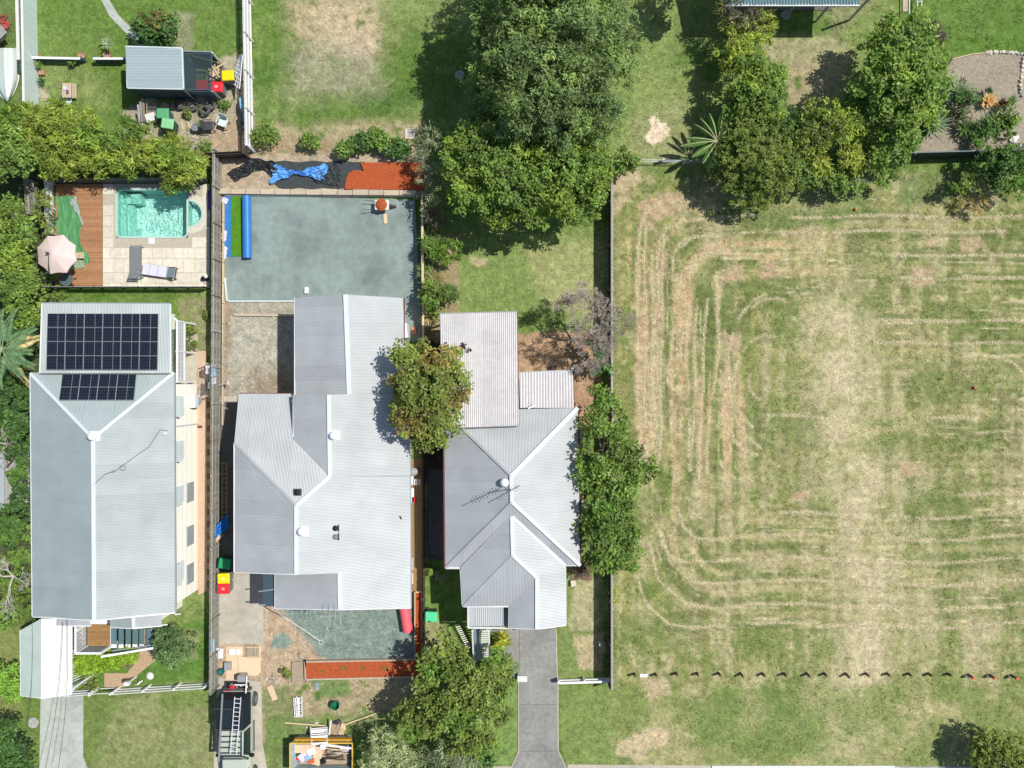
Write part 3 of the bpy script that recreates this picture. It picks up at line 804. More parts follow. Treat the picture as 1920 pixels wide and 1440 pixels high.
# clipping rows as real clumps of cut grass
Q = []
for pl in TRR:
    for (x0, y0), (x1, y1) in zip(pl[:-1], pl[1:]):
        L_ = math.hypot(x1-x0, y1-y0); k = int(L_*1.7)
        tt = rng.random(k); Q.append(np.stack([x0+(x1-x0)*tt+rng.normal(size=k)*1.45, y0+(y1-y0)*tt+rng.normal(size=k)*1.45], 1))
Q = np.concatenate(Q); kb = fbm(Q[:, 0], Q[:, 1], 36, 71); Q = Q[(kb > .30) & (rng.random(len(Q)) < sst(.30, .55, kb)+.15)]
n = len(Q); h = rng.uniform(.05, .15, n)
A = nrm(np.stack([rng.normal(size=n), rng.normal(size=n), .10*rng.random(n)], 1))
Cc = np.stack([(Q[:, 0]-960)*MPP, (720-Q[:, 1])*MPP,   .012+.02*rng.random(n)], 1)
Vv, Ff, T = leaves(Cc, A, nrm(np.array([0, 0, 1.2])+rng.normal(size=(n, 3))*.5), h, h*.42, np.array([.62, .55, .37])*(.7+.6*rng.random((n, 1))))
o = np_mesh('grass_clippings', Vv, Ff, T, MATS['grass_blades'] if 'grass_blades' in MATS else None); tag(o, 'rows of dried grass clippings left by the mower on the open block', 'grass clippings', kind='stuff')
# ================================================================ large flat structures
def slab(name, poly, z0, z1, m, label=None):
    return struct(name, MB().prism([P(a, b, 0) for a, b in poly], z0, z1), M[m], label)
slab('garden_path', [(188, -60), (212, -60), (205, 0), (222, 28), (252, 58), (288, 88), (262, 88), (240, 66), (205, 30), (190, 0)], -.1, .03, 'concrete')
slab('pool_terrace', [(193, 345), (392, 345), (394, 541), (196, 541)], -.1, .0, 'grout') if False else None
slab('side_path', [(346, 615), (371, 625), (371, 800), (346, 800)], -.1, .03, 'concrete_warm')
slab('pebble_path', [(371, 658), (388, 658), (388, 1108), (372, 1116)], -.1, .028, 'pebble_pink')
slab('front_concrete', [(409, 1077), (494, 1077), (494, 1206), (409, 1207)], -.1, .012, 'concrete_warm')
slab('brick_path', [(262, 1180), (302, 1180), (304, 1228), (262, 1262), (232, 1288), (196, 1288), (196, 1262), (238, 1262), (262, 1232)], -.1, .025, 'paver_tan')
slab('concrete_driveway', [(77, 1300), (157, 1300), (156, 1418), (172, 1460), (74, 1460)], -.1, .035, 'concrete')
slab('gravel_pad', [(420, 366), (778, 375), (790, 600), (790, 640), (757, 640), (757, 562), (424, 566)], -.1, .05, 'crusher_dust')
#slab('front_gravel_pad', [(520, 1138), (640, 1140), (782, 1138), (784, 1236), (640, 1238), (600, 1222), (592, 1205), (560, 1168)], -.1, .02, 'crusher_dust')
slab('side_gravel_path', [(771, 860), (792, 860), (792, 1108), (772, 1108)], -.1, .03, 'pebble_brown')
slab('gravel_driveway', [(408, 1270), (490, 1278), (492, 1390), (504, 1460), (400, 1460)], -.1, .018, 'concrete_warm')
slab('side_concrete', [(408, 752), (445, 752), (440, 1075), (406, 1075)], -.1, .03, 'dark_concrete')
slab('asphalt_driveway', [(955, 1178), (1042, 1176), (1045, 1277), (1046, 1408), (1062, 1440), (1062, 1470), (958, 1470), (958, 1440), (973, 1408), (973, 1277), (930, 1232), (925, 1210)], -.1, .03, 'driveway_grey')
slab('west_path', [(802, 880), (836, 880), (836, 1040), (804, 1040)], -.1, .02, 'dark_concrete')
slab('footpath', [(1064, 1433), (1334, 1435), (1334, 1460), (1064, 1460)], -.1, .03, 'concrete_warm')
slab('road_kerb', [(1334, 1434.5), (1676, 1434.5), (1676, 1520), (1334, 1520)], -.1, .10, 'dirty_white')
slab('kerb_crossing', [(1677, 1436), (1980, 1437), (1980, 1520), (1677, 1520)], -.1, .06, 'concrete')
slab('verge_kerb', [(925, 1436), (957, 1436), (957, 1520), (925, 1520)], -.1, .05, 'concrete_warm')
# brown and tan pavers beside the pebble path
for i in range(33):
    y0 = 742+i*11.2
    p = P(388.5, y0); q = P(400, y0+10.7)
    MB().box(p.x, q.x, q.y, p.y, -.05, .03).build('paver', M['paver_tan' if i % 2 == 0 else 'paver_brown'], bpy.data.objects['pebble_path'])

# ---------------------------------------------------------------- houses
def walls(h, poly_px, ztop, m, inset_z=None, name='wall'):
    pts = [P(a, b, ztop) for a, b in poly_px]
    return MB().prism([(p.x, p.y) for p in pts], 0, ztop-.03).build(name, m, h)
def gutter(h, pts, m, w=.12, name='gutter'):
    mb = MB()
    for a, b in zip(pts[:-1], pts[1:]): mb.beam(Vector(a)-Vector((0, 0, .05)), Vector(b)-Vector((0, 0, .05)), w, .09)
    return mb.build(name, m, h)
def window(h, c, w, hh, facing, zc, m='white', pane=True, pm_='glass'):
    """c (x,y) on wall, facing 'e','w','n','s'"""
    x, y = c; t = .05
    f = MB(); g = MB()
    if facing in 'ew':
        sgn = 1 if facing == 'e' else -1
        f.box(min(x, x+sgn*t), max(x, x+sgn*t), y-w/2, y+w/2, zc-hh/2, zc+hh/2)
        for yy in (y-w/4, y+w/4): g.box(min(x+sgn*t, x+sgn*(t+.012)), max(x+sgn*t, x+sgn*(t+.012)), yy-w/4+.05, yy+w/4-.04, zc-hh/2+.06, zc+hh/2-.06)
    else:
        sgn = 1 if facing == 'n' else -1
        f.box(x-w/2, x+w/2, min(y, y+sgn*t), max(y, y+sgn*t), zc-hh/2, zc+hh/2)
        for xx in (x-w/4, x+w/4): g.box(xx-w/4+.05, xx+w/4-.04, min(y+sgn*t, y+sgn*(t+.012)), max(y+sgn*t, y+sgn*(t+.012)), zc-hh/2+.06, zc+hh/2-.06)
    fo = f.build('window', M[m], h)
    if pane: g.build('pane', M[pm_], fo)
    return fo
def vent(h, px, py, z, m='white', r=.17, name='roof_vent', base=True):
    p = P(px, py, z+.2)
    if base: MB().obox(p.x+.06, p.y, z-.03, z+.02, .5, .5).build('flashing', M[m], h)
    MB().lathe((p.x, p.y, z-.1), [(r*.55, 0), (r*.55, .16), (r, .22), (r*1.08, .32), (r*.9, .42), (r*.35, .47), (.02, .48)], 14).build(name, M[m], h, smooth=True)
def roofobj(h, m):
    """a roof part to carry the sheets: fascia underside"""
    return None

def solar(h, corners, cols, rows, z_off=.10):
    a, b, c, d = [Vector(q) for q in corners]    # nw, ne, se, sw
    n = (b-a).cross(d-a).normalized(); n = -n if n.z < 0 else n
    proto = None
    for r in range(rows):
        for q in range(cols):
            def at(u, v): return (a*(1-u)+b*u)*(1-v)+(d*(1-u)+c*u)*v
            g = .007
            u0, u1, v0, v1 = q/cols+g/cols, (q+1)/cols-g/cols, r/rows+g*1.4/rows, (r+1)/rows-g*1.4/rows
            k = [at(u0, v1), at(u1, v1), at(u1, v0), at(u0, v0)]
            fr = MB().hexa([p+n*(z_off-.04) for p in k], [p+n*z_off for p in k]).build('solar_panel', M['galv'], h)
            e = .016
            def at2(s, t):
                return (k[3]*(1-s)+k[2]*s)*(1-t)+(k[0]*(1-s)+k[1]*s)*t
            cl = MB()
            for s0, s1 in ((e, .573), (.590, 1-e)):
                kk = [at2(s0, 1-e), at2(s1, 1-e), at2(s1, e), at2(s0, e)]
                cl.poly([p+n*(z_off+.004) for p in kk])
            cl.build('cell_sheet', SOLAR, fr)
SOLAR = bpy.data.materials.new('solar_cells'); SOLAR.use_nodes = True
t = SOLAR.node_tree; N = t.nodes; L = t.links; b = N['Principled BSDF']; b.inputs['Roughness'].default_value = .18
g = N.new('ShaderNodeNewGeometry')
br = N.new('ShaderNodeTexBrick'); br.offset = 0; br.inputs['Scale'].default_value = 1.0; br.inputs['Brick Width'].default_value = .156; br.inputs['Row Height'].default_value = .156
br.inputs['Mortar Size'].default_value = .006; br.inputs['Color1'].default_value = (.008, .013, .024, 1); br.inputs['Color2'].default_value = (.012, .018, .030, 1); br.inputs['Mortar'].default_value = (.045, .05, .06, 1)
L.new(g.outputs['Position'], br.inputs['Vector']); L.new(br.outputs['Color'], b.inputs['Base Color'])

# ---- house 1: cream high-set house with solar panels
h1 = thing('brick_house' if False else 'house', 'cream high-set house with grey hipped iron roof and black solar panels, left of the photo', 'house', P(200, 900, 0))
E1 = 4.2
ze, zr = E1, 5.25
nwc, nec = P(57, 700, ze), P(326, 699, ze); sec, swc = P(328, 1149, ze), P(61, 1156, ze)
ap, rg = P(175, 822, zr), P(177, 1163, zr)
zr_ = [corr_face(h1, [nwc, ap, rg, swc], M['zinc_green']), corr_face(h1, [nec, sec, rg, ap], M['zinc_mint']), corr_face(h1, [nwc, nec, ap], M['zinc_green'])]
for a_, b_ in ((nwc, ap), (nec, ap), (ap, rg)): cap(h1, a_, b_, M['cap_white'], .20 if a_ == ap else .15)
gutter(h1, [nwc, swc], M['cap_white'], .10); gutter(h1, [nec, sec], M['galv'], .12); gutter(h1, [swc, rg, sec], M['white'], .08, 'barge_board'); gutter(h1, [nwc, nec], M['galv'], .1)
s1 = [P(79, 569, 4.25), P(318, 570, 4.25), P(319, 700, 4.5), P(75, 700, 4.5)]
corr_face(h1, s1, M['zinc_mint'], slope=(0, 1, 0)); gutter(h1, [s1[0], s1[1]], M['galv']); gutter(h1, [s1[1], s1[2]], M['fence_pale'], .1, 'barge_board'); gutter(h1, [s1[0], s1[3]], M['white'], .1, 'barge_board')
solar(h1, [P(91, 588, 4.35), P(299, 588.5, 4.35), P(297, 694, 4.56), P(88.5, 693.5, 4.56)], 6, 4)
# lower array lies on the north hip plane
def zon(px, py, a, b, c):
    n_ = (b-a).cross(c-a); o_ = Vector((0, 0, CAM_H)); d = P(px, py, 0)-o_
    return o_+d*((a-o_).dot(n_)/d.dot(n_))
hp = (nwc, nec, ap)
solar(h1, [zon(119, 702.5, *hp), zon(258, 703, *hp), zon(253, 751.5, *hp), zon(112.5, 751.5, *hp)], 4, 2, .11)
wx0 = P(57, 700, ze).x+.42; wx1 = P(326, 900, ze).x-.42
MB().box(wx0, wx1, P(0, 1145, ze).y, P(0, 720, ze).y, 0, ze-.08).build('wall', M['cream'], h1)
MB().box(P(79, 0, 4.2).x+.3, P(318, 0, 4.2).x-1.5, P(0, 715, ze).y, P(0, 576, 4.2).y, 0, 4.1).build('wall', M['cream'], h1)
# weatherboard laps on the east wall, windows, hoods
lb = MB()
for k in range(22): lb.box(wx1, wx1+.012, P(0, 1144, ze).y, P(0, 721, ze).y, .3+k*.17, .3+k*.17+.025)
lb.build('wall_cladding', M['cream'], h1)
def ywall(py, z): return P(0, py, z).y
for py, hh in ((762, 36), (846, 36), (930, 32), (1077, 38)):
    y = ywall(py, 3.2); w = hh*MPP*.92
    window(h1, (wx1, y), w, 1.15, 'e', 2.55, 'white', pm_='white')
    hd = MB(); x = wx1
    hd.hexa([(x, y-w/2-.05, 3.55), (x+.42, y-w/2-.05, 3.2), (x+.42, y+w/2+.05, 3.2), (x, y+w/2+.05, 3.55)], [(x, y-w/2-.05, 3.58), (x+.42, y-w/2-.05, 3.23), (x+.42, y+w/2+.05, 3.23), (x, y+w/2+.05, 3.58)])
    hd.build('window_hood', M['zinc_green'], h1)
for py in (922, 1003, 1074):
    y = ywall(py, 1.0); window(h1, (wx1, y), 1.05, .95, 'e', 1.15, 'zinc_green', pm_='zinc_green')
p = P(361, 752, .9); ac = MB().box(wx1+.05, wx1+.38, p.y-.35, p.y+.35, .75, 1.35).build('air_conditioner', M['white'], h1)
MB().cone((wx1+.385, p.y), .9, .92, .2, .2, 12).build('fan_grille', M['mid_grey'], ac)
MB().tube([P(329, 801, 4.0), Vector((wx1+.06, P(0, 801, 4).y, 3.8)), Vector((wx1+.06, P(0, 801, 4).y, .05))], .045, 6).build('downpipe', M['white'], h1)
vent(h1, 172, 818, 5.2, 'white', .2)
mb = MB(); pl = [(176, 909), (186, 900), (199, 888), (216, 884), (229, 874), (240, 866), (262, 850), (280, 838), (293, 818), (301, 806), (315, 807)]
ep = (nec, sec, rg)
mb.tube([zon(a, c, *ep)+Vector((0, 0, .04)) for a, c in pl], .02, 5)
mb.tube([zon(229+5*math.cos(t_)+2, 877+5*math.sin(t_), *ep)+Vector((0, 0, .05)) for t_ in np.linspace(0, 6.2, 12)], .02, 5)
for q in range(4): mb.tube([zon(199+q, 889-q*.7, *ep)+Vector((0, 0, .06)), zon(216-q, 882+q*.8, *ep)+Vector((0, 0, .06))], .018, 5)
mb.build('aerial_cable', M['mid_grey'], h1)
MB().tube([zon(308, 813, *ep)+Vector((0, 0, .1)), zon(315, 812, *ep)+Vector((0, 0, .1))], .05, 6).build('roof_pipe', M['white'], h1)
# side verandah balustrade (lattice of white slats) and pale deck
pa, pb = P(320, 598, 3.0), P(343, 604, 3.0)
v0 = P(344, 604, 1.5); v1 = P(346, 716, 1.5); 
MB().box(P(318, 0, 3).x-.2, v0.x+.05, v1.y, v0.y, 1.30, 1.40).build('verandah_floor', M['fence_pale'], h1)
MB().box(P(318, 0, 3).x-.1, v0.x-.35, P(0, 714, 1.5).y, P(0, 657, 1.5).y, 1.4, 1.46).build('verandah_landing', M['white'], h1)
for i in range(46):
    y = v1.y+(v0.y-v1.y)*(i+.5)/46
    MB().beam((v0.x, y, 1.40), (v0.x, y, 2.3), .045, .035).build('baluster', M['white'], h1)
for z, w_ in ((2.33, .09), (1.44, .06)): MB().beam((v0.x, v0.y, z), (v0.x, v1.y, z), w_, .06).build('handrail', M['white'], h1)
MB().beam((v0.x, v0.y, 2.33), (P(318, 0, 3).x, v0.y+.15, 2.33), .09, .06).build('handrail', M['white'], h1)
for y in (v0.y, (v0.y+v1.y)/2, v1.y): MB().beam((v0.x, y, 0), (v0.x, y, 2.4), .1, .1).build('post', M['white'], h1)
# front of house 1: landing, stairs, small roofs
l0, l1 = P(163, 1171, 1.5), P(205, 1212, 1.5)
for i in range(10):
    x0 = l0.x; y1 = l0.y-(l0.y-l1.y)*i/10
    MB().box(l0.x, l1.x, y1-(l0.y-l1.y)/10+.008, y1, 1.42, 1.46).build('deck_board', M['deck_old'], h1)
MB().box(l0.x, l1.x, l1.y, l0.y+.3, 1.30, 1.415).build('landing_frame', M['white'], h1)
for k in range(7):
    zt = 1.27-k*.19; x0 = P(207, 0, 1.4).x+k*.29
    ya = P(0, 1178, zt).y; yb = P(0, 1208, zt).y
    MB().box(x0, x0+.26, yb, ya, zt-.04, zt).build('stair_tread', M['tread_teal'], h1)
    MB().box(x0, x0+.26, yb-.20, yb-.005, zt-.04, zt+.01).build('stair_tread_edge', M['white'], h1)
yb = P(0, 1212, 1.2).y
MB().beam((l1.x, yb-.15, 2.4), (l1.x+2.15, yb-.15, 1.0), .10, .10).build('handrail', M['white'], h1)
MB().beam((l1.x, yb-.2, 1.25), (l1.x+2.15, yb-.2, .1), .05, .25).build('stringer', M['bluegrey'], h1)
MB().beam((l0.x-.05, l1.y-.05, 2.45), (l1.x, l1.y-.05, 2.45), .11, .08).build('handrail', M['white'], h1)
MB().box(l0.x-.02, l1.x, l1.y-.06, l1.y-.02, 1.2, 2.4).build('balustrade_panel', M['bluegrey'], h1)
for x_, y_ in ((l0.x-.05, l1.y-.05), (l1.x, l1.y-.05), (l1.x+2.15, yb-.15), (l0.x-.05, l0.y)): MB().beam((x_, y_, 0), (x_, y_, 2.5 if x_ < l1.x+1 else 1.1), .12, .12).build('post', M['white'], h1)
for i in range(16):
    y = l1.y+(l0.y+.15-l1.y)*i/16
    MB().beam((l0.x-.1, y, 1.4), (l0.x-.1, y, 2.42), .03, .05).build('baluster', M['white'], h1)
MB().beam((l0.x-.1, l1.y, 2.45), (l0.x-.1, l0.y+.2, 2.45), .09, .07).build('handrail', M['white'], h1)
corr_face(h1, [P(107, 1158, 3.3), P(168, 1158, 3.3), P(170, 1173, 3.2), P(106, 1173, 3.2)], M['zinc'], slope=(0, -1, 0))
gutter(h1, [P(106, 1173, 3.2), P(170, 1173, 3.2)], M['white'], .1)
gz = 3.55
corr_face(h1, [P(207, 1155, 3.3), P(250, 1153, gz), P(251, 1178, gz), P(207, 1176, 3.3)], M['zinc_green']); corr_face(h1, [P(250, 1153, gz), P(303, 1148, 3.25), P(303, 1173, 3.25), P(251, 1178, gz)], M['zinc'])
cap(h1, P(250, 1152, gz), P(251, 1178, gz), M['cap_white']); gutter(h1, [P(207, 1176, 3.3), P(251, 1178, gz), P(303, 1173, 3.25)], M['white'], .08, 'barge_board')
MB().box(P(210, 0, 3).x, P(298, 0, 3).x, P(0, 1168, 3.2).y, P(0, 1140, 4).y, 0, 3.2).build('wall', M['cream'], h1)
for a_, c_ in ((328, 1152), (303, 1172)): MB().beam(P(a_, c_, 4 if a_ > 310 else 3.2), P(a_+11, c_-1, 4 if a_ > 310 else 3.2), .05).build('gutter_end', M['white'], h1)

# carport of house 1
cp = thing('carport', 'carport with a two-tone gable roof, white and pale green, over the pale driveway', 'carport', P(85, 1235, 0))
cr_ = [P(38, 1182, 2.55), P(77, 1160, 2.95), P(77, 1309, 2.95), P(39, 1304, 2.55)]
corr_face(cp, cr_, mat('cp_green', (.50, .60, .53), .6, na=.05, stain=.12), amp=.004)
corr_face(cp, [P(77, 1160, 2.95), P(133, 1160, 2.6), P(133, 1302, 2.6), P(77, 1309, 2.95)], mat('cp_white', (.74, .76, .70), .6, na=.05), amp=.003)
gutter(cp, [cr_[0], cr_[3], cr_[2], P(133, 1302, 2.6), P(133, 1160, 2.6)], M['white'], .07)
for a_, c_ in ((42, 1190), (42, 1298), (130, 1172), (130, 1295)):
    q = P(a_, c_, 2.5); MB().beam((q.x, q.y, 0), (q.x, q.y, 2.55), .1).build('post', M['white'], cp)
# white slatted screen between carport and stairs
sc = thing('slat_screen', 'white slatted screen beside the carport, next to the landing', 'screen', P(143, 1200, 0))
for i in range(26):
    y = P(0, 1290, 1).y+(P(0, 1172, 1).y-P(0, 1290, 1).y)*i/26; x = P(137, 0, .8).x
    if 10 < i < 14: continue
    MB().beam((x+.35, y-.04, .05), (x-.0, y+.0, 1.65), .045, .05).build('slat', M['white'], sc)
for z in (.3, 1.6): MB().beam((P(137, 0, .8).x+.3-z*.18, P(0, 1290, 1).y, z), (P(137, 0, .8).x+.3-z*.18, P(0, 1172, 1).y, z), .05, .06).build('rail', M['white'], sc)

# ---- house 2
h2 = thing('house', 'low grey house with pale ribbed roof in three wings, middle of the three', 'house', P(600, 850, 0))
Z = dict(e=2.8)
A0, A1, A2, A3 = P(553, 558, 2.9), P(648, 552, 3.7), P(655, 739, 3.7), P(553, 741, 2.9)
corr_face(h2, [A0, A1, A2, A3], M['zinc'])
corr_face(h2, [A1, P(757, 559, 2.8), P(757, 739, 2.8), A2], mat('zinc_sunlit', (.485, .508, .51), .5, .1, ns=1.2, na=.04, var=.03, stain=.10))  # same roof metal, lighter on the east slopes: sunlight put into the colour
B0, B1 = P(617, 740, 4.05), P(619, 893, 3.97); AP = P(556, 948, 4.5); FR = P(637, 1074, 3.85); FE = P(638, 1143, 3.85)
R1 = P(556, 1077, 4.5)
corr_face(h2, [A2, P(757, 739, 2.8), P(768, 741, 2.8), P(769, 892, 2.8), B1, B0], M['zinc_sunlit'])
corr_face(h2, [B1, P(769, 893, 2.8), P(770, 1140, 2.8), FE, FR, R1, AP], M['zinc_sunlit'])
corr_face(h2, [P(550, 740, 3.45), B0, B1, P(612, 888, 3.9), P(550, 823, 3.45)], M['zinc'])
corr_face(h2, [P(447, 738, 2.72), P(546, 738, 2.72), P(549, 822, 3.42), P(612, 888, 3.93), P(617, 894, 3.96), AP, P(440, 830, 3.45)], M['zinc'], slope=(0, 1, 0))
corr_face(h2, [P(440, 830, 3.45), AP, R1, P(440, 1073, 3.45)], M['zinc'])
corr_face(h2, [P(516, 1077, 2.95), FR, FE, P(516, 1141, 2.95)], M['zinc'])
for a_, b_, w_ in ((A1, A2, .24), (B0, B1, .22), (B1, AP, .18), (AP, R1, .22), (FR, FE, .22), (P(440, 830, 3.45), AP, .13)): cap(h2, a_, b_, M['cap_white' if w_ > .15 else 'zinc_sunlit'], w_)
gutter(h2, [A0, A3], M['cap_white'], .09); gutter(h2, [P(440, 830, 3.45), P(440, 1073, 3.45)], M['white'], .12)
gutter(h2, [P(550, 740, 3.43), P(550, 820, 3.43)], M['white'], .07); gutter(h2, [P(757, 559, 2.8), P(757, 640, 2.8)], M['maroon'], .1); gutter(h2, [P(769, 850, 2.8), P(770, 1140, 2.8)], M['galv'], .1)
gutter(h2, [P(440, 1073, 3.43), R1], M['white'], .07, 'barge_board'); gutter(h2, [R1, FR], M['galv'], .05, 'barge_board'); gutter(h2, [P(516, 1141, 2.93), FE, P(770, 1140, 2.78)], M['white'], .07, 'barge_board')
gutter(h2, [P(447, 738, 2.7), P(546, 738, 2.7)], M['maroon'], .06); gutter(h2, [P(516, 1077, 2.93), P(516, 1141, 2.93)], M['white'], .08)
def wbox(h, x0, x1, y0, y1, z, m='pale_wall'):
    a_ = P(x0, y1, z); c_ = P(x1, y0, z); return MB().box(a_.x, c_.x, a_.y, c_.y, 0, z-.06).build('wall', M[m], h)
wbox(h2, 563, 748, 566, 745, 2.8); wbox(h2, 560, 757, 740, 1066, 2.8); wbox(h2, 452, 560, 836, 1064, 3.3); wbox(h2, 458, 540, 752, 836, 2.6); wbox(h2, 526, 757, 1066, 1130, 2.7)
for (a_, c_, z, ww, f) in ((563, 620, 1.5, 1.8, 'w'), (563, 690, 1.5, 1.4, 'w'), (452, 900, 1.8, 1.8, 'w'), (452, 1010, 1.8, 1.4, 'w'), (757, 900, 1.6, 1.5, 'e'), (757, 1000, 1.6, 1.8, 'e')):
    zz = 3.3 if a_ == 452 else 2.8
    q = P(a_, c_, zz); window(h2, (q.x, q.y), ww, 1.0, f, z, 'white')
window(h2, (P(640, 1130, 2.7).x, P(640, 1130, 2.7).y), 2.2, 1.2, 's', 1.5)
MB().poly([P(493, 1077, 2.6), P(517, 1077, 2.75), P(517, 1137, 2.75), P(493, 1137, 2.6)][::-1]).poly([P(493, 1077, 2.55), P(517, 1077, 2.7), P(517, 1137, 2.7), P(493, 1137, 2.55)]).build('awning', M['steel_dark_blue'], h2)
MB().beam(P(485, 1109, 2.6), P(520, 1104, 2.75), .06).beam(P(485, 1134, 2.6), P(500, 1134, 2.6), .06).build('awning_bracket', M['galv'], h2)
vent(h2, 625, 817, 3.95, 'white', .2); vent(h2, 565, 997, 4.4, 'white', .2)
for a_, c_, z in ((558, 923, 4.25), (629, 990, 3.85), (629, 1006, 3.85)):
    q = P(a_, c_, z); MB().obox(q.x, q.y, z-.02, z+.05, .40, .36).build('flashing', M['dark_grey'], h2)
    MB().lathe((q.x, q.y, z+.02), [(.13, 0), (.15, .08), (.10, .16), (.04, .18)], 12).build('roof_vent', M['mid_grey' if c_ == 1006 else 'black'], h2)
mb = MB(); q = [P(748+3*math.sin(i*1.1)+i*1.3, 971-3*math.cos(i*1.4), 2.98) for i in range(6)]; mb.tube(q, .025, 5).build('loose_strap', M['black'], h2)
an = thing('roof_antenna', 'spindly silver aerial standing over the front eave of the pale ribbed roof', 'antenna', P(630, 1138, 3.3))
q = P(630, 1138, 3.3); t4 = P(628, 1160, 4.6)
mb = MB().tube([q, t4], .02, 5); mb.build('mast', M['alu'], an)
mb = MB()
for k in (-1, 0, 1): mb.tube([t4+Vector((k*.27, -.4, 0)), t4+Vector((k*.27, .65, 0))], .012, 4)
mb.tube([t4+Vector((-.75, .1, 0)), t4+Vector((.45, .14, 0))], .014, 4); mb.build('boom', M['alu'], an)
mb = MB()
for k in range(9): mb.tube([t4+Vector((-.75+.07*k, .02, 0)), t4+Vector((-.75+.07*k, .2, 0))], .008, 4)
mb.build('aerial_element', M['alu'], an)

# ---- house 3
h3 = thing('house', 'grey hip-roofed house with maroon gutters and long flat rear awning, right of the three', 'house', P(960, 950, 0))
E3 = 3.25
a3 = P(959, 892, 4.55); b3 = P(960, 941, 4.55); SW = P(835, 1065, E3); SE = P(1088, 1060, E3); NE = P(1083, 765, E3); NW = P(833, 770, E3)
F0 = P(960, 968, 4.25); F1 = P(962, 1041, 4.22); F2 = P(1007, 1083, 3.75); F3 = P(1007, 1179, 3.75)
FW = P(864, 1065, E3); FSW = P(868, 1137, E3); FE_ = P(1060, 1060, E3); FSE = P(1061, 1172, E3); G0 = P(955, 1136, E3); G1 = P(955, 1177, E3)
z3 = M['zinc']; 
corr_face(h3, [NW, a3, b3, SW], z3); corr_face(h3, [NE, SE, b3, a3], mat('zinc_pale', (.478, .498, .502), .5, .1, ns=1.2, na=.05, var=.03, stain=.08)); corr_face(h3, [NW, NE, a3], z3)  # paler zinc on the east slope carries the sunlit side in its colour
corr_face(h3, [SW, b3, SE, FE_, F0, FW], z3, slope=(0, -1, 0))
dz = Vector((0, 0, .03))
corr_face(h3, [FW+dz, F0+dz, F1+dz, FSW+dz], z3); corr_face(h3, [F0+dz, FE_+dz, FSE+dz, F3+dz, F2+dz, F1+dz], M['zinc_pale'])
corr_face(h3, [FSW+dz, F1+dz, F2+dz, G0+dz], z3, slope=(0, -1, 0)); corr_face(h3, [G0+dz, F2+dz, F3+dz, G1+dz], z3)
for a_, b_, w_ in ((NE, a3, .20), (NW, a3, .13), (a3, b3, .2), (b3, SE, .18), (b3, SW, .12), (F0, F1, .2), (F1, F2, .18), (F2, F3, .2), (F1, FSW, .12), (F0, FE_, .16), (F0, FW, .10)): cap(h3, a_, b_, M['cap_white' if w_ > .15 else 'zinc'], w_, dz=.045)
gutter(h3, [P(833, 815, E3), SW], M['maroon'], .14); gutter(h3, [NE, SE], M['maroon'], .12); gutter(h3, [SW, FW, FSW], M['dirty_white'], .11); gutter(h3, [SE, FE_], M['dirty_white'], .09); gutter(h3, [FE_, FSE], M['dirty_white'], .08)
gutter(h3, [FSW, P(955, 1137, E3), G1, F3, FSE], M['white'], .09, 'barge_board')
wbox(h3, 845, 1074, 778, 1052, E3); wbox(h3, 876, 1050, 1050, 1125, E3); wbox(h3, 962, 1050, 1120, 1168, E3)
for (a_, c_, ww) in ((845, 860, 1.5), (845, 960, 1.5), (1074, 840, 1.4), (1074, 985, 1.6)):
    q = P(a_, c_, E3); window(h3, (q.x, q.y), ww, 1.1, 'w' if a_ < 900 else 'e', 1.9)
q = P(1006, 1168, E3); MB().box(q.x-1.15, q.x+1.15, q.y-.04, q.y-.003, 0.05, 2.1).build('garage_door', M['dirty_white'], h3)
vent(h3, 946, 905, 4.4, 'white', .21, base=False)
MB().tube([P(1062, 861, 3.6), P(1071, 859, 3.55)], .03, 5).build('roof_pipe', M['black'], h3)
# porch roof with recess
corr_face(h3, [P(879, 1137, 3.0), P(944, 1137, 3.0), P(944, 1174, 2.9), P(879, 1174, 2.9)], M['zinc_pale'], slope=(0, -1, 0), pitch=.11, amp=.012)
gutter(h3, [P(878, 1137, 3.0), P(878, 1177, 2.9), P(954, 1178, 2.9)], M['dirty_white'], .10)
MB().box(P(945, 0, 2.5).x, P(953, 0, 2.5).x, P(0, 1174, 2.5).y, P(0, 1138, 2.5).y, 2.3, 2.5).build('porch_beam', M['bluegrey'], h3)
# rear flat roofs
r0 = [P(825, 589, 3.35), P(969, 585, 3.35), P(972, 798, 3.95), P(838, 803, 3.95)]
corr_face(h3, [P(825, 589, 3.35), P(969, 585, 3.35), P(973, 798, 3.95), P(829, 803, 3.95)], M['zinc_old'], slope=(0, 1, 0), pitch=.105, amp=.013)
gutter(h3, [P(825, 588, 3.33), P(969, 584.5, 3.33)], M['stone_grey'], .08); gutter(h3, [P(969.5, 585, 3.3), P(973, 797, 3.9)], M['maroon'], .05, 'barge_board'); gutter(h3, [P(829, 803.5, 3.9), P(973, 798.5, 3.9)], M['mid_grey'], .06, 'barge_board')
for k in range(5): q = P(832+(k % 2)*130, 595+(k//2)*98, 3.3); MB().beam((q.x, q.y, 0), (q.x, q.y, 3.2), .09).build('post', M['dirty_white'], h3)
wbox(h3, 850, 960, 690, 790, 3.2)
corr_face(h3, [P(973, 699, 2.9), P(1074, 694, 2.9), P(1076, 765, 3.15), P(975, 765, 3.15)], M['zinc_old'], slope=(0, 1, 0), pitch=.15, amp=.016, sheet=.6)
gutter(h3, [P(973, 698, 2.87), P(1074, 693.5, 2.87)], M['stone_grey'], .06); gutter(h3, [P(1074.5, 694, 2.87), P(1076.5, 765, 3.1)], M['maroon'], .06, 'barge_board')
mb = MB(); mb.tube([P(990, 766, 3.3), P(1003, 759, 3.3)], .05, 6).build('roof_pipe', M['white'], h3)
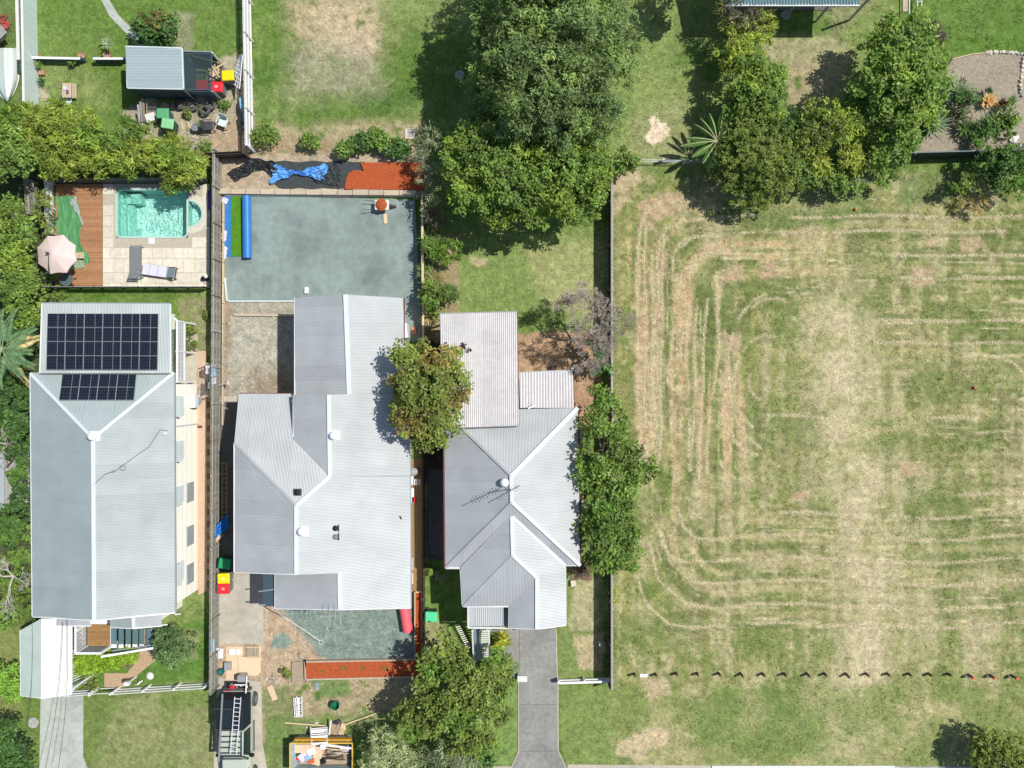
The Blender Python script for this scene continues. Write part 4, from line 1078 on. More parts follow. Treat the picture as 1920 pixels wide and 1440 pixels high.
wbox(h3, 985, 1064, 706, 775, 2.8)
# leaf litter patch on rear roof
mb = MB()
for _ in range(34):
    k9 = rng.integers(0, 3); q = P((868, 878, 846)[k9]+rng.normal()*(3, 3, 9)[k9], (649, 655, 655)[k9]+rng.normal()*(3, 3, 12)[k9], 3.62); s_ = .03+.05*rng.random()
    mb.obox(q.x, q.y, q.z, q.z+.02, s_*1.8, s_, rng.random()*3)
lit = mb.build('leaf_litter', flatleaf('litter', (.07, .03, .035)), h3); lit['kind'] = 'stuff'
# entry stairs of house 3, running south under the porch
st3 = MB(); x0, x1 = P(886, 0, 1.6).x, P(918, 0, 1.6).x
for k in range(14):
    zt = 2.0-k*.15; yy = P(0, 1178, 2.0).y-k*.165
    MB().box(P(902, 0, 1.5).x, P(916, 0, 1.5).x, yy-.075, yy, zt-.035, zt).build('stair_tread', M['dirty_white'], h3)
yb0, yb1 = P(0, 1176, 2.0).y, P(0, 1176, 2.0).y-2.4
MB().hexa([(P(888, 0, 1.5).x, yb0, 1.7), (P(901, 0, 1.5).x, yb0, 1.7), (P(901, 0, 1.5).x, yb1, .2), (P(888, 0, 1.5).x, yb1, .2)], [(P(888, 0, 1.5).x, yb0, 1.75), (P(901, 0, 1.5).x, yb0, 1.75), (P(901, 0, 1.5).x, yb1, .25), (P(888, 0, 1.5).x, yb1, .25)]).build('ramp', M['bluegrey'], h3)
for xx in (887, 917.5): MB().beam((P(xx, 0, 2).x, yb0, 2.7), (P(xx, 0, 2).x, yb1, 1.1), .08).build('handrail', M['white'], h3)
for (xx, yy, z_) in ((887, yb0, 2.7), (887, yb1, 1.1), (917.5, yb0, 2.7), (917.5, yb1, 1.1)): MB().beam((P(xx, 0, 2).x, yy, 0), (P(xx, 0, 2).x, yy, z_), .09).build('post', M['white'], h3)
# window hoods / equipment on the east wall
for a_, c_, ln in ((1089, 812, .5), (1091, 958, 1.15)):
    q = P(a_, c_, 2.2); u_ = MB().box(q.x, q.x+.22, q.y-ln/2, q.y+ln/2, 1.9, 2.2).build('window_box', M['dirty_white'], h3)
# tv antenna and satellite-style mast
an3 = thing('tv_antenna', 'dark comb-shaped television aerial on the ridge beside the white roof vent', 'antenna', P(958, 918, 4.5))
m0 = P(958, 917, 4.5); m1 = P(957, 918, 6.0)
MB().tube([m0, m1], .025, 6).build('mast', M['mid_grey'], an3)
e0, e1 = P(915, 943, 6.0), P(975, 910, 6.0)
MB().beam(e0, e1, .035).build('boom', M['dark_grey'], an3)
d_ = (e1-e0).normalized(); s_ = Vector((-d_.y, d_.x, 0))
for k in range(10):
    q = e0.lerp(e1, .28+.07*k); w_ = .14+.03*(k % 3)
    MB().beam(q-s_*w_, q+s_*w_, .016).build('aerial_element', M['dark_grey'], an3)
MB().tube([m0+Vector((-.1, -.1, .1)), m0+Vector((-.45, .45, 0))], .014, 4).build('stay', M['mid_grey'], an3)

# ---- verandah house at the top edge
h4 = thing('verandah', 'blue-grey iron verandah roof on posts at the top edge of the photo', 'verandah', P(1480, 0, 0))
v = [P(1352, -80, 3.0), P(1632, -80, 3.0), P(1612, 9, 2.6), P(1356, 9, 2.6)]
corr_face(h4, v, M['corr_teal'], slope=(0, -1, 0), pitch=.16, amp=.02); gutter(h4, [v[3], v[2]], M['galv'], .12)
for a_, c_ in ((1375, 25), (1475, 30), (1530, 40), (1592, 38)):
    t_ = P(a_, c_); MB().beam((t_.x, t_.y, 0), (t_.x, t_.y+0.0, 2.55), .10).build('post', M['galv'], h4)
    if a_ == 1475: MB().cone((t_.x-.05, t_.y+.05), 0, .05, .28, .26, 12).build('post_footing', M['stone_grey'], h4)
slab('verandah_floor', [(1356, -80), (1560, -80), (1560, 20), (1356, 20)], -.1, .05, 'dark_concrete')

# joints, kerb strips and patches on the grey driveway
dw = bpy.data.objects['asphalt_driveway']
mb = MB()
for a_, c_, e_, f_ in ((973, 1408, 1046, 1408), (974, 1180, 974, 1405), (1003, 1180, 1003, 1405) if False else (973, 1320, 1045, 1321)):
    mb.beam(P(a_, c_)+Vector((0, 0, .031)), P(e_, f_)+Vector((0, 0, .031)), .025, .006)
j_ = mb.build('joint', M['dark_concrete'], dw)
mb = MB(); 
for pl_ in ([(972.5, 1278), (972.5, 1408), (957, 1442)], [(1045.5, 1278), (1046.5, 1408), (1062.5, 1442)], [(1042.5, 1178), (1045, 1275)]):
    for a_, b_ in zip(pl_, pl_[1:]): mb.beam(P(*a_)+Vector((0, 0, .01)), P(*b_)+Vector((0, 0, .01)), .07, .07)
mb.build('edge_strip', M['concrete_warm'], dw)
# ================================================================ fences
def fence(name, label, p0, p1, h, m, bw=.14, gap=.008, post=2.4, rail_side=1, postm=None, rails=(.35, .8), thick=.02, group=None, cat='fence', piece='paling', jitter=.012, posth=0.0, capm=None, px=True):
    a = P(*p0) if px else Vector(p0); b = P(*p1) if px else Vector(p1)
    t = thing(name, label, cat, (a+b)/2, group)
    d = b-a; L_ = d.length; ang = math.atan2(d.y, d.x); d.normalize(); s = Vector((-d.y, d.x, 0))*rail_side
    n = int(L_/(bw+gap)); pm = MB().box(-bw/2, bw/2, -thick/2, thick/2, 0, 1)
    me = pm.mesh(piece); me.materials.append(m)
    for i in range(n):
        o = bpy.data.objects.new(piece, me); COL.objects.link(o); o.parent = t; reg(o, t)
        q = a + d*((i+.5)*L_/n) - (a+b)/2
        o.location = (q.x + s.x*random.uniform(-.004, .004), q.y, .03); o.rotation_euler = (0, 0, ang)
        o.scale = (1, 1, h-.03+random.uniform(-jitter, jitter))
    k = max(1, round(L_/post))
    for i in range(k+1):
        q = a + d*(i*L_/k) + s*.07
        MB().obox(q.x, q.y, 0, h+posth, .10, .10, ang).build('post', postm or m, t)
    for r in rails:
        MB().beam(a+s*.045+Vector((0, 0, h*r)), b+s*.045+Vector((0, 0, h*r)), .045, .09).build('rail', postm or m, t)
    if capm: MB().beam(a+Vector((0, 0, h+.02)), b+Vector((0, 0, h+.02)), .12, .04).build('capping', capm, t)
    return t
def rail_fence(label, p0, p1, h, m, boards, post=2.2, side=1, cat='fence', name='fence', lean=0.0):
    a, b = P(*p0), P(*p1); t = thing(name, label, cat, (a+b)/2); d = (b-a); L_ = d.length; d.normalize(); s = Vector((-d.y, d.x, 0))*side
    for z, w in boards: MB().beam(a+Vector((0, 0, z)), b+Vector((0, 0, z)), .03, w).build('rail', m, t)
    k = max(1, round(L_/post)); ang = math.atan2(d.y, d.x)
    for i in range(k+1):
        q = a+d*(i*L_/k)+s*.06; MB().obox(q.x, q.y, 0, h, .09, .09, ang).build('post', m, t)
    return t
FZ = mat('fence_timber', (.285, .275, .235), .9, ns=7, na=.3, var=.25, bump=.3)
fence('timber_fence', 'weathered grey paling fence between the solar-panel house and the bare working yard', (415, 292), (409, 1284), 1.35, FZ, post=2.05, rail_side=1, rails=(.12, .5, .86), postm=M['timber_grey'], posth=.05)
t = thing('sleeper_wall', 'new pale sleeper edging running at the foot of the grey paling fence', 'retaining wall', P(421, 560))
for i in range(11):
    y0 = 380+i*38; MB().box(P(419.5-i*.15, 0).x, P(422.3-i*.15, 0).x, P(0, y0+37).y, P(0, y0).y, 0, .22).build('sleeper', M['timber_new' if i < 6 else 'sleeper'], t)
fence('timber_fence', 'short dark paling fence at the top left corner of the black plastic bed', (396, 300), (470, 296), 1.35, M['timber_dark'], bw=.15, rail_side=-1, rails=(.2, .8))
# corrugated pale fence, far left, seen from inside
t = thing('metal_fence', 'pale mint corrugated fence with white capping beside the upturned boat', 'fence', P(72, 90))
a, b = P(69, -60), P(74, 208)
n = 38
for i in range(n):
    y0 = a.y+(b.y-a.y)*i/n; y1 = a.y+(b.y-a.y)*(i+1)/n; x0 = a.x+(b.x-a.x)*i/n; mb = MB()
    for j in range(4):
        u0, u1 = j/4, (j+1)/4; yy0 = y0+(y1-y0)*u0; yy1 = y0+(y1-y0)*u1; o0 = .02*math.cos(math.pi*j); o1 = -o0
        mb.poly([(x0+o0, yy0, .03), (x0+o1, yy1, .03), (x0+o1, yy1, 1.42), (x0+o0, yy0, 1.42)])
    mb.build('fence_sheet', M['fence_pale'], t)
MB().beam(a+Vector((0, 0, 1.45)), b+Vector((0, 0, 1.45)), .10, .07).build('capping', M['white'], t)
MB().beam(a+Vector((-.28, 0, 1.46)), P(74, 132)+Vector((-.28, 0, 1.46)), .16, .06).build('top_board', M['dirty_white'], t)
for i in range(5):
    q = a.lerp(b, i/4.0); MB().obox(q.x-.08, q.y, 0, 1.45, .07, .07).build('post', M['bluegrey'], t)
# white paling fence, back yard
t = fence('picket_fence', 'white louvred board fence with a dark shaded back, beside the shed and bins', (469, -60), (475, 285), 1.42, M['white'], bw=.085, gap=.03, post=2.2, rail_side=1, rails=(.14, .5, .86), postm=M['white'])
fence('garden_fence', 'low steel garden panel fence running from the mint fence to the gap by the pots', (64, 116), (161, 118), .58, M['steel_dark_blue'], bw=.3, gap=.002, post=3, capm=M['white'], rails=(.5,), piece='panel')
fence('garden_fence', 'low steel garden panel fence between the terracotta pots and the shed', (185, 118), (240, 118), .58, M['steel_dark_blue'], bw=.3, gap=.002, post=3, capm=M['white'], rails=(.5,), piece='panel')
fence('side_fence', 'grey slatted fence left of the pool deck, half hidden by shrubs', (68, 345), (73, 408), 1.2, M['timber_grey'], bw=.09, gap=.03)
fence('pool_fence', 'pale timber fence along the left edge of the brown deck', (101, 345), (101, 440), .9, M['dirty_white'], bw=.10, gap=.01, post=1.4)
fence('pool_fence', 'dark fence behind the pool under the golden hedge', (96, 345), (392, 343), 1.2, M['dark_grey'], bw=.14, rails=(.2, .8))
# glass pool fence
def glassmat():
    m = bpy.data.materials.new('clear_glass'); m.use_nodes = True; t = m.node_tree; N = t.nodes; L = t.links
    tr = N.new('ShaderNodeBsdfTransparent'); tr.inputs[0].default_value = (.80, .88, .86, 1); gl = N.new('ShaderNodeBsdfGlossy'); gl.inputs['Roughness'].default_value = .03
    fr = N.new('ShaderNodeFresnel'); fr.inputs[0].default_value = 1.45; ms = N.new('ShaderNodeMixShader')
    L.new(fr.outputs[0], ms.inputs[0]); L.new(tr.outputs[0], ms.inputs[1]); L.new(gl.outputs[0], ms.inputs[2]); L.new(ms.outputs[0], N['Material Output'].inputs[0]); return m
GL = glassmat()
t = thing('glass_fence', 'low glass pool fence with dark posts between pool terrace and lawn', 'fence', P(230, 541))
xs = [74+i*40 for i in range(9)]
for i in range(8):
    q0, q1 = P(xs[i]+1.5, 541.5), P(xs[i+1]-1.5, 541.5); MB().box(q0.x, q1.x, q0.y-.006, q0.y+.006, .08, .95).build('glass_panel', GL, t)
for x in xs: q = P(x, 541.5); MB().obox(q.x, q.y, 0, 1.0, .05, .05).build('post', M['black'], t)
MB().beam(P(74, 541.5)+Vector((0, 0, .97)), P(394, 541.5)+Vector((0, 0, .97)), .04).build('rail', M['mid_grey'], t)
# front fences
rail_fence('white three-rail front fence, left of the little gate below the bright hedge', (140, 1293), (184, 1290), 1.0, M['white'], ((.25, .12), (.58, .12), (.92, .14)), 1.3)
rail_fence('long white three-rail front fence running to the grey paling fence', (226, 1289), (396, 1278), 1.0, M['white'], ((.25, .14), (.58, .14), (.94, .16)), 1.55)
t = thing('garden_gate', 'thin white metal garden gate in the front fence', 'gate', P(205, 1289))
a, b = P(186, 1290), P(224, 1288)
for z in (.12, .9): MB().beam(a+Vector((0, 0, z)), b+Vector((0, 0, z)), .03).build('gate_frame', M['white'], t)
MB().beam(a+Vector((0, 0, .12)), (a+b)/2+Vector((0, 0, .9)), .025).beam(b+Vector((0, 0, .12)), (a+b)/2+Vector((0, 0, .9)), .025).build('brace', M['steel_dark_blue'], t)
for q in (a, b): MB().obox(q.x, q.y, 0, 1.1, .09, .09).build('gate_post', M['white'], t)
fence('picket_fence', 'white front fence at the end of the grey driveway, right side', (1046, 1273), (1142, 1270), .62, M['white'], bw=.16, gap=.004, capm=M['white'], rails=(.5,), post=1.5, posth=.05)
t = thing('mailbox', 'white brick mailbox at the left edge of the grey driveway', 'mailbox', P(979, 1266))
q = P(980, 1262); MB().box(q.x-.28, q.x+.22, q.y-.14, q.y+.14, 0, .85).build('pillar', M['white'], t); MB().box(q.x-.3, q.x+.24, q.y-.16, q.y+.16, .85, .91).build('roof', M['dirty_white'], t)
MB().box(q.x-.15, q.x+.1, q.y-.165, q.y-.14, .6, .68).build('slot', M['black'], t)
fence('paling_fence', 'dark-stained paling fence between the right house and the open block', (1142, 305), (1142, 1276), 1.32, M['timber_dark'], bw=.14, rail_side=-1, rails=(.2, .8), capm=M['timber_grey'])
fence('paling_fence', 'dark fence right of the green gravel pad, behind the strappy plants', (795, 372), (797, 640), .95, M['timber_dark'], bw=.14, rail_side=-1, capm=M['timber_new'])
fence('paling_fence', 'dark fence in the narrow alley between the pale ribbed roof and the maroon-guttered house', (797, 642), (797, 1275), .8, M['timber_dark'], bw=.14, rail_side=-1)
# wire-topped boundary rail and corrugated dark fence, top right
rail_fence('thin pale boundary rail running from the round bush to the banana plant', (1150, 305), (1330, 308), .7, M['galv'], ((.35, .03), (.66, .05)), 2.4)
t = thing('metal_fence', 'dark green corrugated fence below the stone-edged garden bed', 'fence', P(1760, 300))
a, b = P(1672, 300), P(1960, 292); n = 40
for i in range(n):
    mb = MB(); p0 = a.lerp(b, i/n); p1 = a.lerp(b, (i+1)/n)
    for j in range(4):
        u0 = p0.lerp(p1, j/4); u1 = p0.lerp(p1, (j+1)/4); o0 = .03*math.cos(math.pi*j)
        mb.poly([(u0.x, u0.y+o0, .02), (u1.x, u1.y-o0, .02), (u1.x, u1.y-o0, 1.25), (u0.x, u0.y+o0, 1.25)])
    mb.build('fence_sheet', M['corr_green'], t)
MB().beam(a+Vector((0, .03, 1.27)), b+Vector((0, .03, 1.27)), .06).build('capping', M['steel_dark_blue'], t)

# ================================================================ garden edging
t = thing('block_wall', 'retaining wall of pale concrete sleepers between the plastic-lined bed and the gravel pad', 'retaining wall', P(600, 358))
x = 410
for i in range(13):
    w = 28+random.uniform(-1, 2) if i < 12 else 30
    MB().box(P(x+.6, 0).x, P(x+w-.5, 0).x, P(0, 362.5+x*.009).y, P(0, 353+x*.009).y+random.uniform(-.03, .03), 0, .38+random.uniform(-.02, .03)).build('concrete_sleeper', M['sleeper'], t)
    x += w
for i in range(6):
    MB().box(P(424+i*59, 0).x, P(424+i*59+58, 0).x, P(0, 368.6+i*.3).y, P(0, 366+i*.3).y, .0, .14).build('edge_board', M['dirty_white'], t)
def bedbox(label, pts, m, z, edge, ew=.06):
    t = thing('garden_bed', label, 'garden bed', P(sum(p[0] for p in pts)/len(pts), sum(p[1] for p in pts)/len(pts)))
    q = [P(*p) for p in pts]; MB().prism([(a.x, a.y) for a in q], 0, z).build('bed_fill', m, t)
    for a, b in zip(q, q[1:]+q[:1]): MB().beam(a+Vector((0, 0, z/2+.03)), b+Vector((0, 0, z/2+.03)), ew, z+.06).build('edging', edge, t)
    return t
bed = bedbox('long front bed of red mulch with seedlings and pale edging', [(574, 1238), (788, 1234), (788, 1266), (575, 1271)], M['mulch'], .22, M['timber'], .08)
bedbox('narrow side bed of red mulch beside the pink roll', [(779, 1108), (792, 1108), (792, 1234), (779, 1234)], M['mulch'], .25, M['timber_new'])
bedbox('small square bed of dry soil at the left end of the red mulch bed', [(549, 1241), (572, 1240), (572, 1276), (549, 1277)], M['soil'], .08, M['timber'], .05)
for i, (x, y) in enumerate(((603, 1259), (645, 1252), (680, 1252), (722, 1251), (768, 1253))):
    c = P(x, y, .22); s = thing('seedling', ['small seedling at the left end of the red front bed', 'second seedling from the left in the red front bed', 'middle seedling in the red front bed', 'fourth seedling from the left in the red front bed', 'seedling in the shade at the right end of the red front bed'][i], 'plant', c, 'seedlings in the red front bed')
    ribbons(MB(), c, 7, .16+.05*(i % 2), .045, .8, .1).build('leaf_blade', F_STRAP, s)
    MB().cone((c.x, c.y), .2, .3, .015, .01, 5).build('stem', M['bark'], s)
# rear bed: mulch, weed mat, plastic
mulch = [(646, 352), (650, 338), (655, 326), (668, 320), (683, 322), (676, 306), (794, 306), (794, 357), (650, 356)]
bm_ = MB(); q = [P(x+random.uniform(-1, 1), y, 0) for x, y in mulch]; 
rb = thing('mulch_bed', 'heap of red mulch spread over the right half of the rear bed', 'garden bed', P(720, 332))
MB().prism([(a.x, a.y) for a in q], .02, .16).build('bed_fill', M['mulch'], rb)
def cloth(name, label, cat, outline_fn, nu, nv, m, amp=.08, z0=.05, seed=1, f=6.0):
    r = random.Random(seed); ph = [r.uniform(0, 6) for _ in range(8)]
    def fn(u, v):
        x, y = outline_fn(u, v); p = P(x, y)
        zz = sum(math.sin((u*f*(k+1)*.9+v*f*(1.3+.4*k)*(-1)**k)+ph[k])/(k+1) for k in range(5))
        return (p.x+.04*math.sin(v*17+ph[1]), p.y+.04*math.sin(u*23+ph[2]), z0+amp*abs(zz)*.8+amp*.3*r.random())
    o = MB().sheet(nu, nv, fn).build(name, m); tag(o, label, cat); return o
def lerp(a, b, t): return a+(b-a)*t
cloth('weed_mat', 'black weed matting laid flat under the blue tarp in the rear bed', 'matting', lambda u, v: (lerp(lerp(484, 522, v), 684, u) if v < 2 else 0, lerp(303, 353.5, v)), 60, 16, M['weed_mat'], .012, .035, 3, 3)
def arm(u, v):
    cx = lerp(434, 520, u); cy = 318+16*math.cos(u*3.0+3.14)*-1 if False else lerp(332, 306, min(1, u*1.8)) + max(0, u-.55)*22
    return cx+lerp(-3, 4, v)+(1-u)*lerp(-2, 6, v), cy+lerp(-9, 11, v)*(.75+.5*u)
cloth('plastic_sheet', 'crumpled shiny black plastic curling at the left end of the rear bed', 'plastic sheet', arm, 44, 12, M['black_plastic'], .13, .06, 5, 13)
cloth('plastic_sheet', 'crumpled dark plastic just right of the blue tarp', 'plastic sheet', lambda u, v: (lerp(588, 634, u)+6*math.sin(v*3), lerp(lerp(325, 305, u), lerp(342, 350, u), v)), 24, 24, M['weed_mat'], .09, .05, 9, 10)
def tw(u, v):
    w = .16+.84*abs(2*u-.92)**1.15; w = min(1, w); c = lerp(329, 326, u)-6*math.sin(u*3.1)*.3
    return lerp(511, 612, u)+4*math.sin(v*5), c+lerp(-24, 19, v)*w*(1.0 if u < .5 else .72)
cloth('tarpaulin', 'bright blue tarpaulin twisted in the middle, lying on the black matting', 'tarpaulin', tw, 70, 22, M['blue_tarp'], .13, .07, 12, 12)
# stone edged bed top right
t = thing('stone_bed', 'bare grey-brown garden bed edged with pale stones at the top right', 'garden bed', P(1850, 190))
pl = [(1690, 298), (1712, 270), (1745, 250), (1760, 200), (1775, 130), (1784, 112), (1815, 104), (1850, 100), (1935, 102), (1935, 290), (1800, 297)]
MB().prism([P(a, b) for a, b in pl], -.05, .05).build('bed_fill', mat('bed_soil', (.335, .29, .215), .95, ns=8, na=.3, bump=.6, stain=.15), t)
sm = []
for k in range(6):
    mb = MB(); a = [.12+.04*random.random() for _ in range(3)]
    mb.lathe((0, 0, 0), [(a[0]*.8, 0), (a[0], a[2]*.5), (a[1]*.7, a[2]*1.1)], 6); sm.append(mb.mesh('stone')); sm[-1].materials.append(M['stone_pale' if k < 4 else 'stone_grey'])
def stones(path, n, par, sc=1.0, jit=.03):
    tot = sum(math.hypot(b[0]-a[0], b[1]-a[1]) for a, b in zip(path, path[1:]))
    for i in range(n):
        d = tot*(i+.5)/n
        for a, b in zip(path, path[1:]):
            l = math.hypot(b[0]-a[0], b[1]-a[1])
            if d <= l: break
            d -= l
        p = P(a[0]+(b[0]-a[0])*d/l, a[1]+(b[1]-a[1])*d/l)
        o = bpy.data.objects.new('stone', random.choice(sm)); COL.objects.link(o); o.parent = par; reg(o, par)
        o.location = (p.x-wl(par).x+random.uniform(-jit, jit), p.y-wl(par).y+random.uniform(-jit, jit), random.uniform(0, .03)); o.rotation_euler = (0, 0, random.random()*6)
        o.scale = (sc*random.uniform(.7, 1.3), sc*random.uniform(.6, 1), sc*random.uniform(.7, 1.1))
stones([(1848, 101), (1870, 98), (1900, 100), (1922, 104)], 13, t, .9)
stones([(1919, 108), (1914, 140), (1911, 165), (1914, 185)], 11, t, 1.0)
stones([(1890, 262), (1905, 272), (1930, 276)], 6, t, 1.1); stones([(1893, 250), (1903, 262)], 4, t, 1.2)
mb = MB().beam(P(1784, 112)+Vector((0, 0, .06)), P(1820, 103)+Vector((0, 0, .06)), .05, .12).beam(P(1820, 103)+Vector((0, 0, .06)), P(1848, 100)+Vector((0, 0, .06)), .05, .12).build('timber_edging', M['timber_new'], t)

# ================================================================ pool area
ter = bpy.data.objects.new('pool_terrace', None)
def pip(x, y, poly):
    r = False
    for (a, b), (c, d) in zip(poly, poly[1:]+poly[:1]):
        if (b > y) != (d > y) and x < (c-a)*(y-b)/(d-b)+a: r = not r
    return r
# terrace base is built as strips round the pool
tb = MB()
for (a, b, c, d) in ((193, 345, 394, 355), (193, 355, 218.5, 446), (353, 355, 394, 376), (353, 426, 394, 446), (193, 446, 394, 541), (382, 376, 394, 426)):
    p, q = P(a, d), P(c, b); tb.box(p.x, q.x, p.y, q.y, -.3, .02)
terr = struct('pool_terrace', tb, M['grout'])
cyR = lambda x, y: 0
py = 345.5; row = 0
while py < 540:
    hgt = random.choice((13, 20, 20, 26)); hgt = min(hgt, 541-py)
    px_ = 193.6
    while px_ < 392:
        w = random.choice((13, 20, 27, 20)); w = min(w, 393.5-px_)
        if w > 3:
            x0, x1, y0, y1 = px_, px_+w-.7, py, py+hgt-.7
            # keep clear of the pool and spa
            inpool = x1 > 217 and x0 < 354 and y1 > 353.5 and y0 < 447
            spa = math.hypot(max(x0, min(352, x1))-352, max(y0, min(401, y1))-401) < 30 and x1 > 353
            if not (inpool or spa):
                MB().box(P(x0, 0).x, P(x1, 0).x, P(0, y1).y, P(0, y0).y, 0, .045+random.uniform(-.002, .002)).build('paving_tile', M['stone_tile'], terr)
        px_ += w
    py += hgt; row += 1
# deck of separate boards
dk = thing('timber_deck', 'red-brown timber deck left of the pool', 'deck', P(148, 443))
me = MB().box(0, P(192, 0).x-P(105, 0).x, -.047, .047, 0, .07).mesh('deck_board'); me.materials.append(M['deck'])
nb = 55
for i in range(nb):
    o = bpy.data.objects.new('deck_board', me); COL.objects.link(o); o.parent = dk; reg(o, dk)
    p = P(105.5, 346+(i+.5)*193/nb); o.location = (p.x-wl(dk).x, p.y-wl(dk).y, 0)
# pool shell
def glz(name, c, r=.4, mot=.0):
    m = mat(name, c, r, na=.05); return m
shell_col = mat('pool_shell', (.38, .66, .58), .4, na=.04)
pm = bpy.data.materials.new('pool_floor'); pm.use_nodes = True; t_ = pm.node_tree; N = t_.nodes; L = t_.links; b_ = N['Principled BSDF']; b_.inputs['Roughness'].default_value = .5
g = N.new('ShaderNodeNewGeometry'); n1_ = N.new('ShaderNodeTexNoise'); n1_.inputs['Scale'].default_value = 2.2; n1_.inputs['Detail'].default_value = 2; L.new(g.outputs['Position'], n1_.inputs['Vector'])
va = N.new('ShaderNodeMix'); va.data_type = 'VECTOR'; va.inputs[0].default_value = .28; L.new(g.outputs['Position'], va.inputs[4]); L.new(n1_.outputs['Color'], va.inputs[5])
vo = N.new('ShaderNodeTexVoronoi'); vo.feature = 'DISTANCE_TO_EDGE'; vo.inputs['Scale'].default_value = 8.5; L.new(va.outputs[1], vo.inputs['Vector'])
cr = N.new('ShaderNodeValToRGB'); cr.color_ramp.elements[0].position = 0; cr.color_ramp.elements[0].color = (.72, .90, .84, 1); cr.color_ramp.elements[1].position = .34; cr.color_ramp.elements[1].color = (.40, .68, .62, 1)  # bright caustic net of the ripples is painted into the floor colour
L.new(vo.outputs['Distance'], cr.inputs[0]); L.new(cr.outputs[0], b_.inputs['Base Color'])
pool = thing('swimming_pool', 'turquoise swimming pool with a half-round spa on its right side', 'pool', P(286, 400))
def rrect(x0, y0, x1, y1, r, n=6):
    out = []
    for cx, cy, a0 in ((x1-r, y0+r, -90), (x1-r, y1-r, 0), (x0+r, y1-r, 90), (x0+r, y0+r, 180)):
        for k in range(n+1):
            a = math.radians(a0+90*k/n); out.append((cx+r*math.cos(a), cy+r*math.sin(a)))
    return out
def basin(pts, zt, zb, taper, m_side, m_floor, par):
    c = (sum(p[0] for p in pts)/len(pts), sum(p[1] for p in pts)/len(pts)); k = len(pts)
    top = [P(*p) for p in pts]; bot = [P(c[0]+(p[0]-c[0])*taper, c[1]+(p[1]-c[1])*taper) for p in pts]
    mb = MB()
    for i in range(k):
        j = (i+1) % k; mb.poly([(top[i].x, top[i].y, zt), (top[j].x, top[j].y, zt), (bot[j].x, bot[j].y, zb), (bot[i].x, bot[i].y, zb)])
    mb.build('pool_wall', m_side, par); MB().poly([(p.x, p.y, zb) for p in bot]).build('pool_floor', m_floor, par)
po = rrect(219, 355.5, 352, 445, 9)
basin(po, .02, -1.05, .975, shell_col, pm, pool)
MB().box(P(221, 0).x, P(231, 0).x, P(0, 442).y, P(0, 358).y, -1.2, -.30).build('pool_step', shell_col, pool)
MB().box(P(231, 0).x, P(241, 0).x, P(0, 430).y, P(0, 380).y, -1.2, -.60).build('pool_step', shell_col, pool)
MB().box(P(231, 0).x, P(258, 0).x, P(0, 379).y, P(0, 360).y, -1.2, -.42).build('bench_seat', shell_col, pool)
MB().box(P(231, 0).x, P(250, 0).x, P(0, 443).y, P(0, 424).y, -1.2, -.55).build('bench_seat', shell_col, pool)
sp = [(353, 376)]+[(353+27*math.cos(math.radians(a)), 401+25*math.sin(math.radians(a))) for a in range(-90, 91, 12)]+[(353, 426)]
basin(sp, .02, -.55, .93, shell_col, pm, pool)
mb = MB(); c = P(356, 401)
rim = [P(355+24*math.cos(math.radians(a)), 401+22*math.sin(math.radians(a)), 0) for a in range(-80, 81, 10)]
mb.tube([Vector((p.x, p.y, -.15)) for p in rim], .11, 6); mb.build('spa_seat', shell_col, pool)
cop = MB()
def ringstrip(pts, o, z0, z1, mbx, closed=True):
    c = (sum(p[0] for p in pts)/len(pts), sum(p[1] for p in pts)/len(pts)); k = len(pts)
    for i in range(k if closed else k-1):
        j = (i+1) % k
        A_, B_ = P(*pts[i]), P(*pts[j]); mbx.beam(A_+Vector((0, 0, (z0+z1)/2)), B_+Vector((0, 0, (z0+z1)/2)), o, z1-z0)
ringstrip(po, .10, -.06, .055, cop); ringstrip(sp[1:-1], .10, -.06, .06, cop, False); cop.build('coping', mat('coping', (.42, .62, .54), .5, na=.05), pool)
fill = MB()
for i in range(len(sp)-1):   # corner infill round the spa
    a0, b0 = P(*sp[i]), P(*sp[i+1])
    ox0 = P(353+(sp[i][0]-353)*1.5+1, 401+(sp[i][1]-401)*1.5); ox1 = P(353+(sp[i+1][0]-353)*1.5+1, 401+(sp[i+1][1]-401)*1.5)
    fill.hexa([(a0.x, a0.y, -.1), (ox0.x, ox0.y, -.1), (ox1.x, ox1.y, -.1), (b0.x, b0.y, -.1)], [(a0.x, a0.y, .035), (ox0.x, ox0.y, .035), (ox1.x, ox1.y, .035), (b0.x, b0.y, .035)])
fill.build('spa_surround', M['stone_tile'], pool)
wm = bpy.data.materials.new('pool_water'); wm.use_nodes = True; t_ = wm.node_tree; N = t_.nodes; L = t_.links
tr = N.new('ShaderNodeBsdfTransparent'); tr.inputs[0].default_value = (.80, .975, .95, 1); gl = N.new('ShaderNodeBsdfGlossy'); gl.inputs['Roughness'].default_value = .05
fr = N.new('ShaderNodeFresnel'); fr.inputs[0].default_value = 1.33; ms = N.new('ShaderNodeMixShader')
ns_ = N.new('ShaderNodeTexNoise'); ns_.inputs['Scale'].default_value = 5; ns_.inputs['Detail'].default_value = 3; ns_.inputs['Distortion'].default_value = 1.2; g = N.new('ShaderNodeNewGeometry'); L.new(g.outputs['Position'], ns_.inputs['Vector'])
bu = N.new('ShaderNodeBump'); bu.inputs['Strength'].default_value = 1; bu.inputs['Distance'].default_value = .12; L.new(ns_.outputs[0], bu.inputs['Height']); L.new(bu.outputs[0], gl.inputs['Normal']); L.new(bu.outputs[0], fr.inputs['Normal'])
L.new(fr.outputs[0], ms.inputs[0]); L.new(tr.outputs[0], ms.inputs[1]); L.new(gl.outputs[0], ms.inputs[2]); L.new(ms.outputs[0], N['Material Output'].inputs[0])
